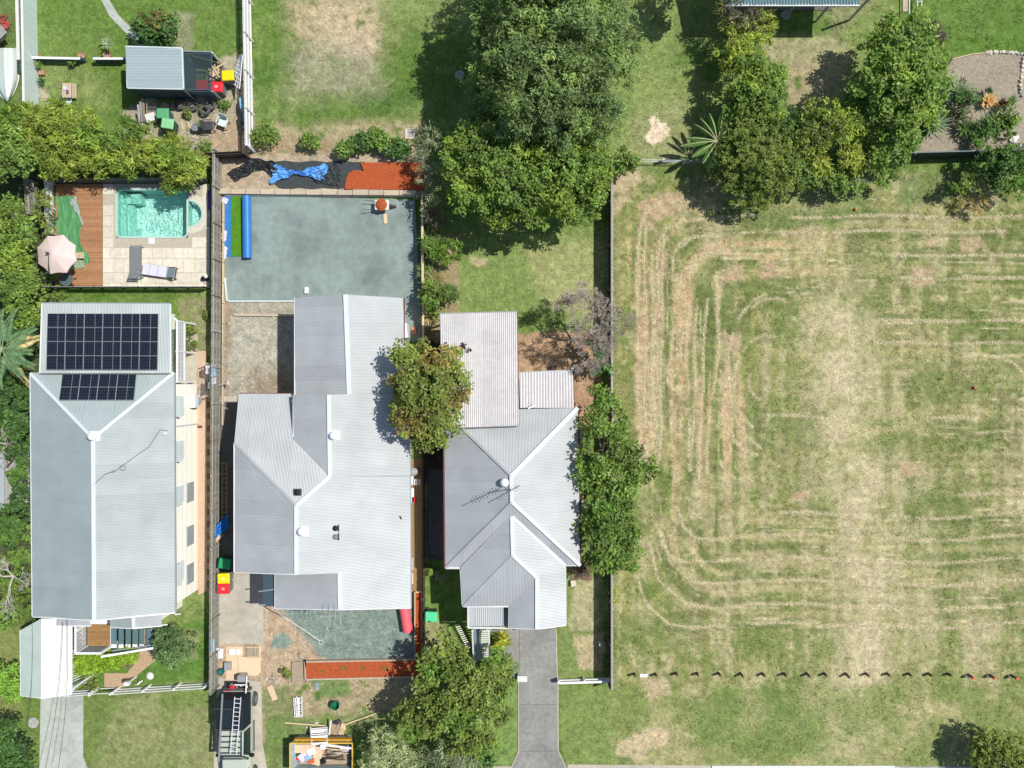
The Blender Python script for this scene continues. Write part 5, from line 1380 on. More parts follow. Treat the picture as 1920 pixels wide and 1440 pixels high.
w_ = MB().poly([(P(*p).x, P(*p).y, -.10) for p in po][::-1]); wo = w_.build('water', wm, pool)
MB().poly([(P(*p).x, P(*p).y, -.08) for p in sp][::-1]).build('water', wm, pool)
q = P(285, 452); o = MB().box(q.x-.17, q.x+.17, q.y-.16, q.y+.16, .045, .06).build('skimmer_lid', M['white']); tag(o, 'square white skimmer lid in the paving below the pool', 'pool lid')
# green tarp on the deck
def gt(u, v):
    x0 = 109; xr = lerp(146, 158, min(1, v*1.8)) if v < .55 else lerp(158, 162, (v-.55)/.45)
    xr = xr - (8*math.sin((v-.45)*9) if v > .45 else 0)
    y = lerp(367, 492, v); x0 = 109 if v < .62 else lerp(109, 140, (v-.62)/.38)
    return lerp(x0, xr, u), y+u*2
cloth('tarpaulin', 'green tarpaulin spread on the timber deck beside the umbrella', 'tarpaulin', gt, 26, 40, M['tarp_green'], .035, .09, 21, 7)
cloth('tarpaulin_flap', 'folded-back pale flap of the green tarpaulin on the deck', 'tarpaulin', lambda u, v: (lerp(lerp(131, 145, u), lerp(150, 160, u), v), lerp(lerp(378, 369, u), lerp(405, 428, u), v)), 12, 16, M['tarp_back'], .05, .12, 22, 8)
cloth('tarpaulin_flap', 'pale grey-green flap of tarpaulin at the umbrella end of the deck', 'tarpaulin', lambda u, v: (lerp(134, 161, u), lerp(490, 507, v)-u*4+v*(1-u)*-2), 12, 8, mat('tarp_back2', (.26, .37, .24), .7), .04, .10, 23, 6)
# umbrella
um = thing('patio_umbrella', 'faded pink octagonal patio umbrella over the left end of the deck', 'umbrella', P(96, 527))
cz = 2.35; c = P(100, 475, cz); R_ = 39*MPP*(CAM_H-cz)/CAM_H
mb = MB(); rim = []
for k in range(8):
    a = math.radians(22.5+45*k+4); rim.append(Vector((c.x+R_*math.cos(a), c.y+R_*math.sin(a), cz-.32)))
for k in range(8):
    a, b = rim[k], rim[(k+1) % 8]; md = (a+b)/2; md = md+(Vector((c.x, c.y, md.z))-md)*.05+Vector((0, 0, .03))
    for i in range(5):
        t0, t1 = i/5, (i+1)/5
        def up(p, t): return Vector((c.x, c.y, cz+.12)).lerp(p, t)+Vector((0, 0, .05*math.sin(t*3.14)))
        mb.poly([up(a, t0), up(a, t1), up(md, t1), up(md, t0)] if i else [up(a, 0), up(a, t1), up(md, t1)]); mb.poly([up(md, t0), up(md, t1), up(b, t1), up(b, t0)] if i else [up(md, 0), up(md, t1), up(b, t1)])
    mb.poly([a, a-Vector((0, 0, .1)), md-Vector((0, 0, .1)), md]); mb.poly([md, md-Vector((0, 0, .1)), b-Vector((0, 0, .1)), b])
mb.build('canopy', M['canvas_pink'], um, smooth=False)
for k in range(8): MB().tube([Vector((c.x, c.y, cz+.02)), rim[k]-Vector((0, 0, .03))], .012, 4).build('rib', M['mid_grey'], um)
ft = P(96, 527); top = P(91, 478, 2.75)
MB().tube([ft, ft+Vector((0, 0, 1.5)), P(93, 510, 2.5)], .035, 6).build('pole', M['mid_grey'], um)
MB().tube([P(93, 512, 2.55), P(91, 495, 2.72), P(91, 477, 2.70)], .025, 6).build('arm', M['dark_grey'], um)
MB().lathe(tuple(P(91, 475, 2.5)), [(.05, 0), (.06, .1), (.05, .22)], 8).build('hub', M['dark_grey'], um)
MB().beam(ft+Vector((-.4, 0, .04)), ft+Vector((.4, 0, .04)), .09, .06).beam(ft+Vector((0, -.4, .04)), ft+Vector((0, .4, .04)), .09, .06).build('base', M['mid_grey'], um)
tb_ = thing('patio_table', 'round dark patio table under the umbrella', 'table', P(126, 525))
q = P(124, 524, .7); MB().cone((q.x, q.y), .68, .72, .36, .36, 22).build('table_top', mat('table_slate', (.10, .13, .14), .3), tb_)
for k in range(4): a = k*1.57+.5; MB().tube([(q.x+.28*math.cos(a), q.y+.28*math.sin(a), 0), (q.x+.2*math.cos(a), q.y+.2*math.sin(a), .7)], .02, 5).build('leg', M['black'], tb_)
sb_ = thing('sawhorse', 'small slatted timber stool half under the umbrella edge', 'stool', P(150, 480))
for k in range(4): q = P(143+k*4.2, 479, .4); MB().box(q.x-.045, q.x+.045, q.y-.16, q.y+.16, .38, .41).build('slat', M['timber_new'], sb_)
for a_, b_ in ((142, 474), (157, 474), (142, 484), (157, 484)): q = P(a_, b_, .2); MB().beam((q.x, q.y, 0), (q.x, q.y, .38), .04).build('leg', M['timber_new'], sb_)
# loungers
def lounger(label, px, py, rz, fab, frame, tow=None):
    t = thing('sun_lounger', label, 'sun lounger', (0, 0, 0))
    w, l = .60, 1.45
    for k in range(13): MB().box(-w/2+.03, w/2-.03, -.05+k*.105, .045+k*.105, .30, .32).build('seat_slat', fab, t)
    for k in range(5):
        y0 = -.08-k*.10; z0 = .32+k*.06
        MB().hexa([(-w/2+.03, y0-.09, z0+.055), (w/2-.03, y0-.09, z0+.055), (w/2-.03, y0, z0), (-w/2+.03, y0, z0)], [(-w/2+.03, y0-.09, z0+.07), (w/2-.03, y0-.09, z0+.07), (w/2-.03, y0, z0+.015), (-w/2+.03, y0, z0+.015)]).build('back_slat', fab, t)
    for s in (-1, 1):
        MB().beam((s*w/2, -.5, .28), (s*w/2, 1.35, .28), .04).build('side_rail', frame, t)
        MB().beam((s*w/2, -.1, .31), (s*w/2, -.6, .63), .035).build('back_rail', frame, t)
        for y in (-.45, 1.25): MB().beam((s*w/2, y, 0), (s*w/2, y, .28), .04).build('leg', frame, t)
    MB().beam((-w/2, -.5, .28), (w/2, -.5, .28), .035).build('cross_bar', frame, t)
    if tow:
        for k, (a, b) in enumerate(((.98, 1.36), (.52, .96), (.02, .50))):
            MB().box(-w/2-.01, w/2+.01, a, b, .325, .365).build('cushion', tow, t, bevel=.015)
    p = P(px, py); place(t, (p.x, p.y, .045), rz); return t
lounger('dark grey sun lounger standing straight on the pool paving', 260, 506, math.radians(0), M['mid_grey'], M['mid_grey'])
lounger('sun lounger with pale lilac cushion panels, lying crosswise right of the grey one', 318, 512, math.radians(82), M['bluegrey'], M['timber_dark'], M['lilac'])
# pots etc near the fence
o = MB(); q = P(396, 376)
o.tube([q+Vector((0, .5, .15)), q+Vector((0, .2, .2)), q+Vector((.0, -.5, .15))], .16, 8); o = o.build('paddle_board', M['purple']); tag(o, 'purple and blue inflatable leaning on the fence beside the spa', 'pool toy')
pt = thing('pool_pump', 'small black and white pool pump at the paling fence', 'pump', P(388, 523))
q = P(388, 523); MB().tube([q+Vector((-.2, 0, .2)), q+Vector((.15, 0, .2))], .13, 8).build('motor', M['black'], pt); MB().lathe((q.x+.05, q.y+.1, .05), [(.11, 0), (.13, .25), (.05, .32)], 10).build('filter', M['white'], pt); MB().tube([q+Vector((-.1, 0, .2)), q+Vector((-.1, -.25, .1)), q+Vector((.3, -.3, .05))], .03, 5).build('pipe', M['alu'], pt)
# ================================================================ movable objects
def flat(name, label, cat, px, py, lx, ly, a, h, m, z=0.0, group=None):
    p = P(px, py); o = MB().obox(p.x, p.y, z, z+h, lx, ly, a).build(name, m); return tag(o, label, cat, group)
# ---- wheelie bins
def bin_(label, px, py, rz, lid, body, z=0, tilt=0, emblem=None):
    t = thing('wheelie_bin', label, 'bin', (0, 0, 0))
    MB().hexa([(-.22, -.24, .06), (.22, -.24, .06), (.22, .24, .06), (-.22, .24, .06)], [(-.28, -.32, .95), (.28, -.32, .95), (.28, .30, .95), (-.28, .30, .95)]).build('body', body, t, bevel=.02)
    l = MB().hexa([(-.30, -.36, .95), (.30, -.36, .95), (.30, .33, .95), (-.30, .33, .95)], [(-.26, -.31, 1.03), (.26, -.31, 1.03), (.26, .29, 1.05), (-.26, .29, 1.05)]).build('lid', lid, t, bevel=.025)
    for s in (-1, 1): MB().tube([(s*.20, .30, .10), (s*.26, .30, .10)], .10, 12).build('wheel', M['rubber'], t)
    MB().tube([(-.24, .36, .93), (.24, .36, .93)], .02, 6).build('handle', body, t)
    if emblem is not None: MB().box(-.07, .07, -.09, .07, 1.035, 1.043).box(-.04, .04, -.06, .04, 1.043, 1.047).build('emblem', emblem, l)
    p = P(px, py, .95); place(t, (p.x, p.y, z), rz); return t
eY = mat('emblem_yellow', (.75, .70, .35), .5); eR = mat('emblem_red', (.75, .35, .33), .5)
bin_('yellow-lidded wheelie bin at the foot of the grey paling fence, beside the red one', 419, 1084.5, math.radians(92), M['yellow'], M['mid_grey'], emblem=eY)
bin_('red-lidded wheelie bin at the foot of the grey paling fence, below the yellow one', 419, 1103.5, math.radians(90), M['red'], M['mid_grey'], emblem=eR)
bin_('green wheelie bin in the shade between the paling fence and the ribbed roof', 421, 1057, math.radians(80), M['green_bin'], M['green_dark_body'])
bin_('bright green-lidded wheelie bin on the grass in front of the maroon-guttered house', 808, 1156.5, math.radians(88), M['green_bin_pale'], M['green_dark_body'])
bin_('red-lidded wheelie bin with pale emblem standing at the open corner of the shed lean-to', 406, 163, math.radians(88), M['red'], M['mid_grey'], emblem=eR)
bin_('second red-lidded bin, seen dimly under the dark shade mesh of the shed', 379, 160, math.radians(94), M['red'], M['mid_grey'])
bin_('yellow-lidded wheelie bin between the shed junk pile and the white lattice', 427, 142, math.radians(95), M['yellow'], M['mid_grey'])
bin_('green-lidded bin with a white stripe beside the stacked planks behind the shed', 305, 213, math.radians(90), mat('lid_green', (.10, .35, .16), .5), M['steel_dark_blue'])
bin_('pale green bin with a square lid nearest to the golden hedge', 314, 232, math.radians(82), mat('lid_pale', (.24, .56, .28), .5), M['green_dark_body'])
# ---- shed
sd = thing('garden_shed', 'small shed with pale ribbed roof and dark walls beside the tyres', 'shed', P(290, 130))
zq = 2.1
c_ = [P(237, 89, zq), P(342, 92, zq), P(343, 166, zq), P(239, 164, zq)]
corr_face(sd, [c_[0]+Vector((0, 0, .12)), c_[1]+Vector((0, 0, .12)), c_[2], c_[3]], mat('shed_roof', (.36, .43, .45), .5, .1, na=.04, var=.04), slope=(1, 0, 0), sheet=.45, pitch=.15, amp=.008)
gutter(sd, [c_[0]+Vector((0, 0, .12)), c_[1]+Vector((0, 0, .12)), c_[2], c_[3], c_[0]], M['fence_pale'], .10)
x0, x1, y0, y1 = c_[0].x+.12, c_[1].x-.1, c_[3].y+.12, c_[0].y-.1
MB().box(x0, x1, y0, y1, 0, 2.02).build('wall', M['steel_dark_blue'], sd)
for i in range(18): MB().box(x0+i*(x1-x0)/18, x0+i*(x1-x0)/18+.03, y0-.02, y0, .05, 2.0).build('wall_rib', M['steel_dark_blue'], sd) if i % 3 == 0 else None
lt = thing('shade_enclosure', 'lean-to yard beside the shed covered with dark see-through shade mesh', 'shade structure', P(375, 135))
za = 1.75
k_ = [P(344, 100, za), P(397, 100, za), P(397, 168, za), P(344, 168, za)]
mb = MB()
mesh_m = bpy.data.materials.new('shade_mesh_open'); mesh_m.use_nodes = True; t_ = mesh_m.node_tree; N = t_.nodes; L = t_.links
tr = N.new('ShaderNodeBsdfTransparent'); ms = N.new('ShaderNodeMixShader'); ms.inputs[0].default_value = .55; N['Principled BSDF'].inputs['Base Color'].default_value = (.035, .06, .07, 1); N['Principled BSDF'].inputs['Roughness'].default_value = .8
L.new(tr.outputs[0], ms.inputs[1]); L.new(N['Principled BSDF'].outputs[0], ms.inputs[2]); L.new(ms.outputs[0], N['Material Output'].inputs[0])
mb.sheet(10, 8, lambda u, v: tuple(k_[3].lerp(k_[2], u).lerp(k_[0].lerp(k_[1], u), v)-Vector((0, 0, .08*math.sin(3.14*u)*math.sin(3.14*v))))).build('shade_mesh', mesh_m, lt)
for a, b in zip(k_, k_[1:]+k_[:1]): MB().beam(a, b, .05).build('frame_rail', M['steel_dark_blue'], lt)
for a in k_: MB().beam((a.x, a.y, 0), a, .05).build('post', M['galv'], lt)
for (pa, pb) in (((344, 96), (397, 97)),): 
    a, b = P(*pa, 1.8), P(*pb, 1.8); MB().beam(a, b, .05, .05).build('top_rail', M['galv'], lt)
# shed side screens (angled metal panels)
pn = [P(345, 171, 1.7), P(399, 172, 1.7), P(399, 172, 1.7), P(345, 171, 1.7)]
MB().hexa([(P(352, 182).x, P(352, 182).y, .05), (P(411, 184).x, P(411, 184).y, .05), (P(411, 184).x, P(411, 184).y+.03, .05), (P(352, 182).x, P(352, 182).y+.03, .05)],
          [tuple(P(344, 171, 1.25)), tuple(P(398, 172, 1.25)), tuple(P(398, 172, 1.25)+Vector((0, .03, 0))), tuple(P(344, 171, 1.25)+Vector((0, .03, 0)))]).build('side_panel', mat('panel_teal', (.14, .21, .23), .5), lt)
MB().beam(P(413, 186, .15), P(399, 171, 1.3), .06, .10).build('panel_edge', M['white'], lt)
MB().beam(P(412, 117, .15), P(397, 98, 1.6), .06, .10).build('panel_edge', M['white'], lt)
MB().hexa([tuple(P(346, 99, .1)), tuple(P(411, 116, .1)), tuple(P(411, 117, .1)), tuple(P(346, 100, .1))], [tuple(P(344, 96, 1.5)), tuple(P(396, 97, 1.5)), tuple(P(396, 98, 1.5)), tuple(P(344, 97, 1.5))]).build('side_panel', M['steel_dark_blue'], lt)
# junk pile
jp = thing('junk_pile', 'heap of timber offcuts and bags between the shade mesh and the yellow bin', 'junk pile', P(410, 130))
for i in range(16):
    a = rng.random()*3.1; p = P(403+rng.random()*14, 118+rng.random()*34, .2); l = rng.uniform(.3, .9)
    MB().beam(p+Vector((-math.cos(a)*l/2, -math.sin(a)*l/2, rng.random()*.3)), p+Vector((math.cos(a)*l/2, math.sin(a)*l/2, rng.random()*.5)), .07, .03).build('offcut', M[random.choice(['ply', 'timber_dark', 'timber', 'timber_new', 'black'])], jp)
cloth('cardboard', 'sheet of brown cardboard lying in front of the red shed bin', 'cardboard', lambda u, v: (lerp(398, 412, u), lerp(136, 155, v)), 8, 8, M['ply'], .06, .35, 31, 9)
lt2 = thing('lattice_panel', 'white lattice panel leaning on the louvred board fence near the yellow bin', 'lattice', P(452, 140))
b0, b1 = P(434, 155, .1), P(449, 104, .9); 
o0, o1 = P(448, 167, 1.0), P(454, 108, 1.4)
A_, B_, C2, D_ = P(434, 154, .25), P(449, 166, 1.1), P(455, 103, 1.35), P(450, 103, .5)
for i in range(9):
    u = i/8; MB().beam(A_.lerp(D_, u), B_.lerp(C2, u), .06, .015).build('lattice_slat', M['dirty_white'], lt2)
for i in range(5):
    u = i/4; MB().beam(A_.lerp(B_, u), D_.lerp(C2, u), .05, .015).build('lattice_slat', M['white'], lt2)
# ---- tyres
ty = [(338, 196, 0, 'yellow-rimmed tyre, leftmost of the row below the shed'), (361, 199, 0, 'middle tyre of the row below the shed'), (394, 197, .08, 'tyre half hidden behind another at the right end of the row'), (384, 206, .14, 'front tyre leaning on another at the right end of the row')]
for i, (x, y, z, lb_) in enumerate(ty):
    p = P(x, y, .15+z); o = MB().torus((p.x, p.y, .16+z), .25, .085, 20, 8, -.25).build('tyre', M['rubber'], smooth=True); tag(o, lb_, 'tyre', 'old tyres below the shed')
    if i == 0: MB().torus((p.x, p.y-.01, .19+z), .25, .03, 20, 5, -.25).build('rim_band', mat('old_yellow', (.45, .34, .05), .6), o)
# ---- planks & grid behind the shed
pk = thing('plank_stack', 'pale and white planks stacked on end behind the shed', 'planks', P(268, 210))
for i, (x, m_, w_) in enumerate(((261, 'white', .09), (266, 'zinc_pale', .09), (271, 'timber', .10))):
    MB().beam(P(x, 228, .15), P(x-2-i, 197-i*6, .9), w_, .05).build('plank', M[m_], pk)
    MB().beam(P(x+5, 229, .1), P(x+4, 188, .8), .05, .04).build('plank', M['timber'], pk)
gr = thing('wire_rack', 'grey wire rack lying between the planks and the shed wall', 'rack', P(284, 200))
for i in range(6): MB().beam(P(274+i*3.2, 184, .8), P(278+i*2.6, 212, .1), .015).build('wire', M['galv'], gr)
for i in range(4): MB().beam(P(274+i*1, 187+i*7, .7-i*.15), P(290+i*1, 187+i*7, .7-i*.15), .015).build('wire', M['galv'], gr)
def bx(name, label, cat, px, py, lx, ly, h, a, m, top=None, tn='lid'):
    p = P(px, py, h/2); t = thing(name, label, cat, (p.x, p.y, 0))
    MB().obox(p.x, p.y, 0, h, lx, ly, a).build('body', m, t, bevel=.02)
    if top: MB().obox(p.x, p.y, h, h+.05, lx+.05, ly+.05, a).build(tn, top, t, bevel=.015)
    return t
bx('storage_tub', 'off-white plastic tub behind the shed, left of the green bins', 'tub', 285, 222, .5, .42, .35, .3, M['dirty_white'], M['dirty_white'])
def pchair(label, px, py, rz, m, lm, up=False):
    t = thing('garden_chair', label, 'chair', (0, 0, 0))
    MB().box(-.24, .24, -.22, .24, .40, .44).build('seat', m, t, bevel=.015)
    MB().hexa([(-.24, .22, .42), (.24, .22, .42), (.24, .26, .42), (-.24, .26, .42)], [(-.22, .32, .88), (.22, .32, .88), (.22, .35, .88), (-.22, .35, .88)]).build('backrest', m, t, bevel=.01)
    for s in (-1, 1):
        for y in (-.2, .22): MB().beam((s*.22, y, 0), (s*.22, y, .40), .035).build('leg', lm, t)
        MB().beam((s*.26, -.2, .62), (s*.26, .28, .64), .05, .03).build('armrest', m, t)
    p = P(px, py, .4); place(t, (p.x, p.y, 0), rz); return t
pchair('black plastic chair on the bare soil below the tyres', 392, 236, 1.6, M['dark_grey'], M['black'])
pchair('small white chair near the louvred fence, right of the black chair', 418, 230, -.4, M['fence_pale'], M['alu'])
pb_ = thing('bucket', 'dark grey bucket standing left of the black plastic chair', 'bucket', P(371, 243))
q = P(371, 243); MB().lathe((q.x, q.y, 0), [(.17, 0), (.22, .42), (.20, .42), (.17, .38)], 16).build('body', M['mid_grey'], pb_)
for x, y, lb_ in ((342, 236, 'left of two pale sticks on the soil behind the shed'), (354, 234, 'right of two pale sticks on the soil behind the shed')):
    flat('stick', lb_, 'stick', x, y, .07, .38, .25, .05, M['timber_new'])
mr_ = thing('boat_cover', 'blue-grey windscreen panel leaning on the louvred fence', 'panel', P(456, 215))
MB().hexa([tuple(P(457, 240, .05)), tuple(P(464, 238, .05)), tuple(P(457, 182, .05)), tuple(P(452, 182, .05))], [tuple(P(455, 240, .75)), tuple(P(460, 238, .8)), tuple(P(454, 180, .8)), tuple(P(449, 182, .75))]).build('panel', M['bluegrey'], mr_)
MB().beam(P(455, 236, .8), P(451, 210, .8), .12, .02).build('window_strip', M['glass'], mr_); MB().beam(P(452, 203, .8), P(450, 184, .8), .10, .02).build('window_strip', M['sky_blue'], mr_)
# ---- pots and children's table
def pot(label, px, py, r=.22, h=.3, m='terracotta', sq=False):
    p = P(px, py, h); t = thing('plant_pot', label, 'plant pot', (p.x, p.y, 0))
    if sq: MB().box(p.x-r, p.x+r, p.y-r, p.y+r, 0, h).build('body', M[m], t)
    else: MB().lathe((p.x, p.y, 0), [(r*.7, 0), (r*.95, h), (r*1.05, h), (r*1.05, h*.85), (r*.85, h*.84)], 16).build('body', M[m], t)
    MB().torus((p.x, p.y, h), r*.95, r*.12, 18, 6).build('rim', M[m], t) if not sq else MB().box(p.x-r*.7, p.x+r*.7, p.y-r*.7, p.y+r*.7, h, h+.01).build('soil', M['soil'], t)
    if not sq: MB().cone((p.x, p.y), h*.8, h*.86, r*.86, r*.86, 14).build('soil', M['soil'], t)
    return t
pot('round terracotta pot above the left low garden fence, near its right end', 152, 104, .20)
pot('large terracotta pot holding the spiky pale yucca above the right low fence', 200, 102, .21, .34)
pot('small terracotta pot against the mint fence above the low garden fence', 74, 107, .14, .2)
pot('square terracotta planter below the low garden fence by the mint fence', 77, 135, .14, .22, 'terracotta', True)
rosette('yucca', 'pale spiky yucca in the large terracotta pot', 'plant', 202, 81, 22, .45, .06, F_YUCCA, z=.85, rise=.35, droop=.05)
rosette('agave', 'spiky green plant bending over the left low garden fence', 'plant', 136, 116, 16, .38, .07, F_STRAP, z=.35)
rosette('agave', 'green leafy plant in the square planter against the mint fence', 'plant', 74, 122, 12, .32, .08, F_STRAP, z=.4)
rosette('agave', 'small dark star-shaped plant below the square planter', 'plant', 79, 153, 9, .30, .08, F_DARKS, z=.3)
kt = thing('picnic_table', 'small weathered children\'s picnic table on the lawn by the mint fence', 'picnic table', P(128, 171))
for i in range(4): x = 116.5+i*4.4; MB().box(P(x, 0, .45).x, P(x+4, 0, .45).x, P(0, 183, .45).y, P(0, 156, .45).y, .44, .47).build('table_plank', M['timber_new'] if i % 2 else M['sleeper'], kt)
for x in (135, 139.5): MB().box(P(x, 0, .28).x, P(x+3.6, 0, .28).x, P(0, 184, .28).y, P(0, 157, .28).y, .26, .29).build('bench_plank', M['sleeper'], kt)
for y in (161, 178): MB().beam(P(114, y, .2), P(144, y, .2), .05).build('cross_bar', M['timber'], kt)
for x in (118, 131, 141):
    for y in (160, 180): q = P(x, y, .2); MB().beam((q.x, q.y, 0), (q.x, q.y, .44 if x < 135 else .26), .05).build('leg', M['timber'], kt)
q = P(122, 165, .5); o = MB().lathe((q.x, q.y, .47), [(.09, 0), (.12, .04), (.12, .05)], 12).build('plate', M['lilac']); tag(o, 'pale round plate on the children\'s picnic table', 'plate')
q = P(126, 172, .5); o = MB().box(q.x-.05, q.x+.06, q.y-.12, q.y+.08, .47, .53).build('toy', M['purple']); tag(o, 'dark purple toy on the children\'s picnic table', 'toy')
q = P(129, 190); o = MB().lathe((q.x, q.y, 0), [(.17, 0), (.19, .06), (.10, .12), (.03, .13)], 12).build('toy_tub', M['fence_pale']); tag(o, 'pale blue tub on the grass just below the children\'s picnic table', 'tub')
# ---- boat
bt = thing('dinghy', 'upturned pale aluminium dinghy with registration marks, left edge of the photo', 'boat', P(8, 138))
def hull(u, v):   # u along (0 stern top of picture, 1 bow), v across
    cy = lerp(90, 191, u); half = 29*(1-max(0, (u-.25)/.75)**2.6)+.3; cx = 7-1*u+8*u*u
    s = v*2-1; z = .48*(1-abs(s)**2.6)*(1-.5*max(0, u-.6)**1.5)+.05+.04*math.exp(-(s*9)**2)+(.02 if abs(abs(s)-.55) < .06 else 0)
    p = P(cx+half*s, cy, z); return (p.x, p.y, z)
MB().sheet(30, 36, hull).build('hull', mat('hull_alu', (.60, .68, .62), .4, .15, na=.05, stain=.1), bt, smooth=True)
MB().tube([Vector(hull(u, 1))+Vector((0, 0, .03)) for u in np.linspace(0, 1, 20)], .035, 6).tube([Vector(hull(u, 0))+Vector((0, 0, .03)) for u in np.linspace(0, 1, 20)], .035, 6).build('gunwale', M['white'], bt)
MB().poly([Vector(hull(0, v)) for v in np.linspace(0, 1, 20)]+[Vector((hull(0, 1)[0], hull(0, 1)[1], 0)), Vector((hull(0, 0)[0], hull(0, 0)[1], 0))]).build('transom', M['alu'], bt)
def text(s, size, loc, rz, m, par, name, ext=.002):
    cu = bpy.data.curves.new(name, 'FONT'); cu.body = s; cu.size = size; cu.extrude = ext; cu.align_x = 'CENTER'; cu.align_y = 'CENTER'
    tmp = bpy.data.objects.new('tmp', cu); COL.objects.link(tmp)
    dg = bpy.context.evaluated_depsgraph_get(); me = bpy.data.meshes.new_from_object(tmp.evaluated_get(dg)); bpy.data.objects.remove(tmp)
    me.materials.clear(); me.materials.append(m)
    o = bpy.data.objects.new(name, me); COL.objects.link(o)
    if par is not None: o.parent = par; reg(o, par); o.location = Vector(loc)-wl(par)
    else: o.location = loc
    o.rotation_euler = (0, 0, rz); return o
# faded registration: characters as read in the photo, running along the side
for i, ch in enumerate('OL58H'):
    q = Vector(hull(.86-.055*i, .90)); text(ch, .16, q+Vector((0, 0, .05)), math.radians(105), M['mid_grey'], bt, 'registration_letter')
o = MB()
fc = thing('folding_chair', 'red folding chair lying open on the grass at the left edge', 'chair', P(9, 38))
for i, (a, b) in enumerate((((0, 27), (20, 52)), ((3, 48), (14, 24)), ((8, 56), (22, 36)), ((-4, 40), (18, 46)))): MB().beam(P(*a, .15+i*.06), P(*b, .35), .03).build('frame_tube', M['red'], fc)
MB().poly([P(0, 36, .3), P(10, 42, .3), P(16, 54, .35), P(4, 52, .25)][::-1]).build('seat', mat('faded_red', (.45, .10, .11), .7), fc)
MB().poly([P(5, 28, .6), P(12, 32, .5), P(9, 42, .3), P(0, 36, .35)][::-1]).build('backrest', MATS['faded_red'], fc)
tb2 = thing('storage_box', 'grey-roofed box corner at the left edge, above the dinghy', 'box', P(-10, 62))
MB().hexa([tuple(P(-60, 40, .05)), tuple(P(-40, 110, .05)), tuple(P(10, 74, .05)), tuple(P(-5, 30, .05))][::1], [tuple(P(-60, 40, 1.0)), tuple(P(-40, 110, 1.0)), tuple(P(14, 60, 1.0)), tuple(P(-5, 40, 1.0))]).build('body', M['stone_grey'], tb2)
# ---- clothesline
cl = thing('clothesline', 'folding clothesline frame with parallel wires at the paling fence', 'clothesline', P(392, 710))
for y in (682, 742): q = P(399, y); MB().beam((q.x, q.y, 0), (q.x, q.y, 1.35), .05).beam((q.x, q.y, 1.3), P(382, y, 1.3), .04).build('arm', M['white'], cl)
for k in range(6): MB().beam(P(379+k*3.6, 682, 1.32), P(379+k*3.6, 742, 1.32), .012).build('wire', M['alu'], cl)
cls = [(381, 688, 10, 'red', 'maroon garment hanging at the left end of the clothesline', .12), (385, 684, 16, 'white', 'large white garment hanging on the clothesline', .3), (391, 690, 12, 'purple', 'purple garment on the middle wire of the clothesline', .16), (396, 684, 22, 'sky_blue', 'blue garment on the clothesline next to the fence', .14), (384, 712, 22, 'black', 'dark garments hanging low on the clothesline', .2), (390, 716, 12, 'bluegrey', 'grey-blue garment at the lower part of the clothesline', .16), (397, 708, 12, 'lilac', 'pale garment beside the fence on the clothesline', .12)]
for i, (x, y, l, m_, lb_, w_) in enumerate(cls):
    a, b = P(x, y, 1.33), P(x, y+l, 1.33)
    mm_ = MATS['maroon'] if m_ == 'red' else M[m_]
    MB().sheet(6, 5, lambda u, v: (a.x+(v-.5)*w_*(1+.3*math.sin(u*9)), lerp(a.y, b.y, u)+.03*math.sin(v*7), 1.34-abs(v-.5)*1.0-.02*math.sin(u*11))).build('garment', mm_)
    tag(bpy.context.scene.collection.objects[-1], lb_, 'garment')
flat('downpipe_cap', 'small maroon box at the foot of the cream wall downpipe', 'box', 376, 800, .2, .13, 0, .12, M['maroon'])
bb = cloth('fallen_cloth', 'blue-grey cloth dropped on the pebble path below the clothesline', 'cloth', lambda u, v: (lerp(364, 374, u), lerp(722, 735, v)+4*math.sin(u*3)), 6, 6, M['bluegrey'], .06, .06, 44, 8)
# ---- house 2 yard
rl = thing('artificial_turf', 'strip of bright green artificial turf laid over a blue mat on the gravel pad', 'turf strip', P(440, 425))
za_ = .055
MB().box(P(421, 0).x, P(438, 0).x, P(0, 482).y, P(0, 368).y, za_, za_+.012).build('blue_backing', M['blue_vinyl'], rl)
MB().sheet(8, 30, lambda u, v: (P(lerp(434, 454, u), 0).x+.01*math.sin(v*30), P(0, lerp(481, 368.5, v)).y, .078+.012*abs(math.sin(v*23+u*5)))).build('turf', M['turf_green'], rl)
ro = thing('turf_roll', 'fat blue roll of mat standing at the edge of the green turf strip', 'roll', P(462, 425))
MB().tube([P(462, 367.5, .26)+Vector((0, 0, -.0)), P(463.5, 484, .26)], .245, 20).build('roll', M['blue_vinyl'], ro, smooth=False)
MB().torus((0, 0, 0), .1, .01, 4, 3)
for k in range(3):
    cloth('plastic_wrap', ['white wrap scrap at the top of the blue mat', 'clear wrap in the middle of the blue mat by the fence', 'white wrap scrap at the bottom of the blue mat'][k], 'plastic wrap', lambda u, v, k=k: (lerp(419, (430, 427, 428)[k], u)-3*v, lerp((370, 430, 460)[k], (379, 450, 482)[k], v)+5*u), 6, 6, M['lilac'], .03, .09, 50+k, 9)
pr = thing('pink_roll', 'fat pink-red vinyl roll lying at the eave by the side mulch bed', 'roll', P(763, 1160))
MB().tube([P(757, 1134, .3), P(765, 1184, .3)], .29, 20).build('roll', M['pink_vinyl'], pr, smooth=False)
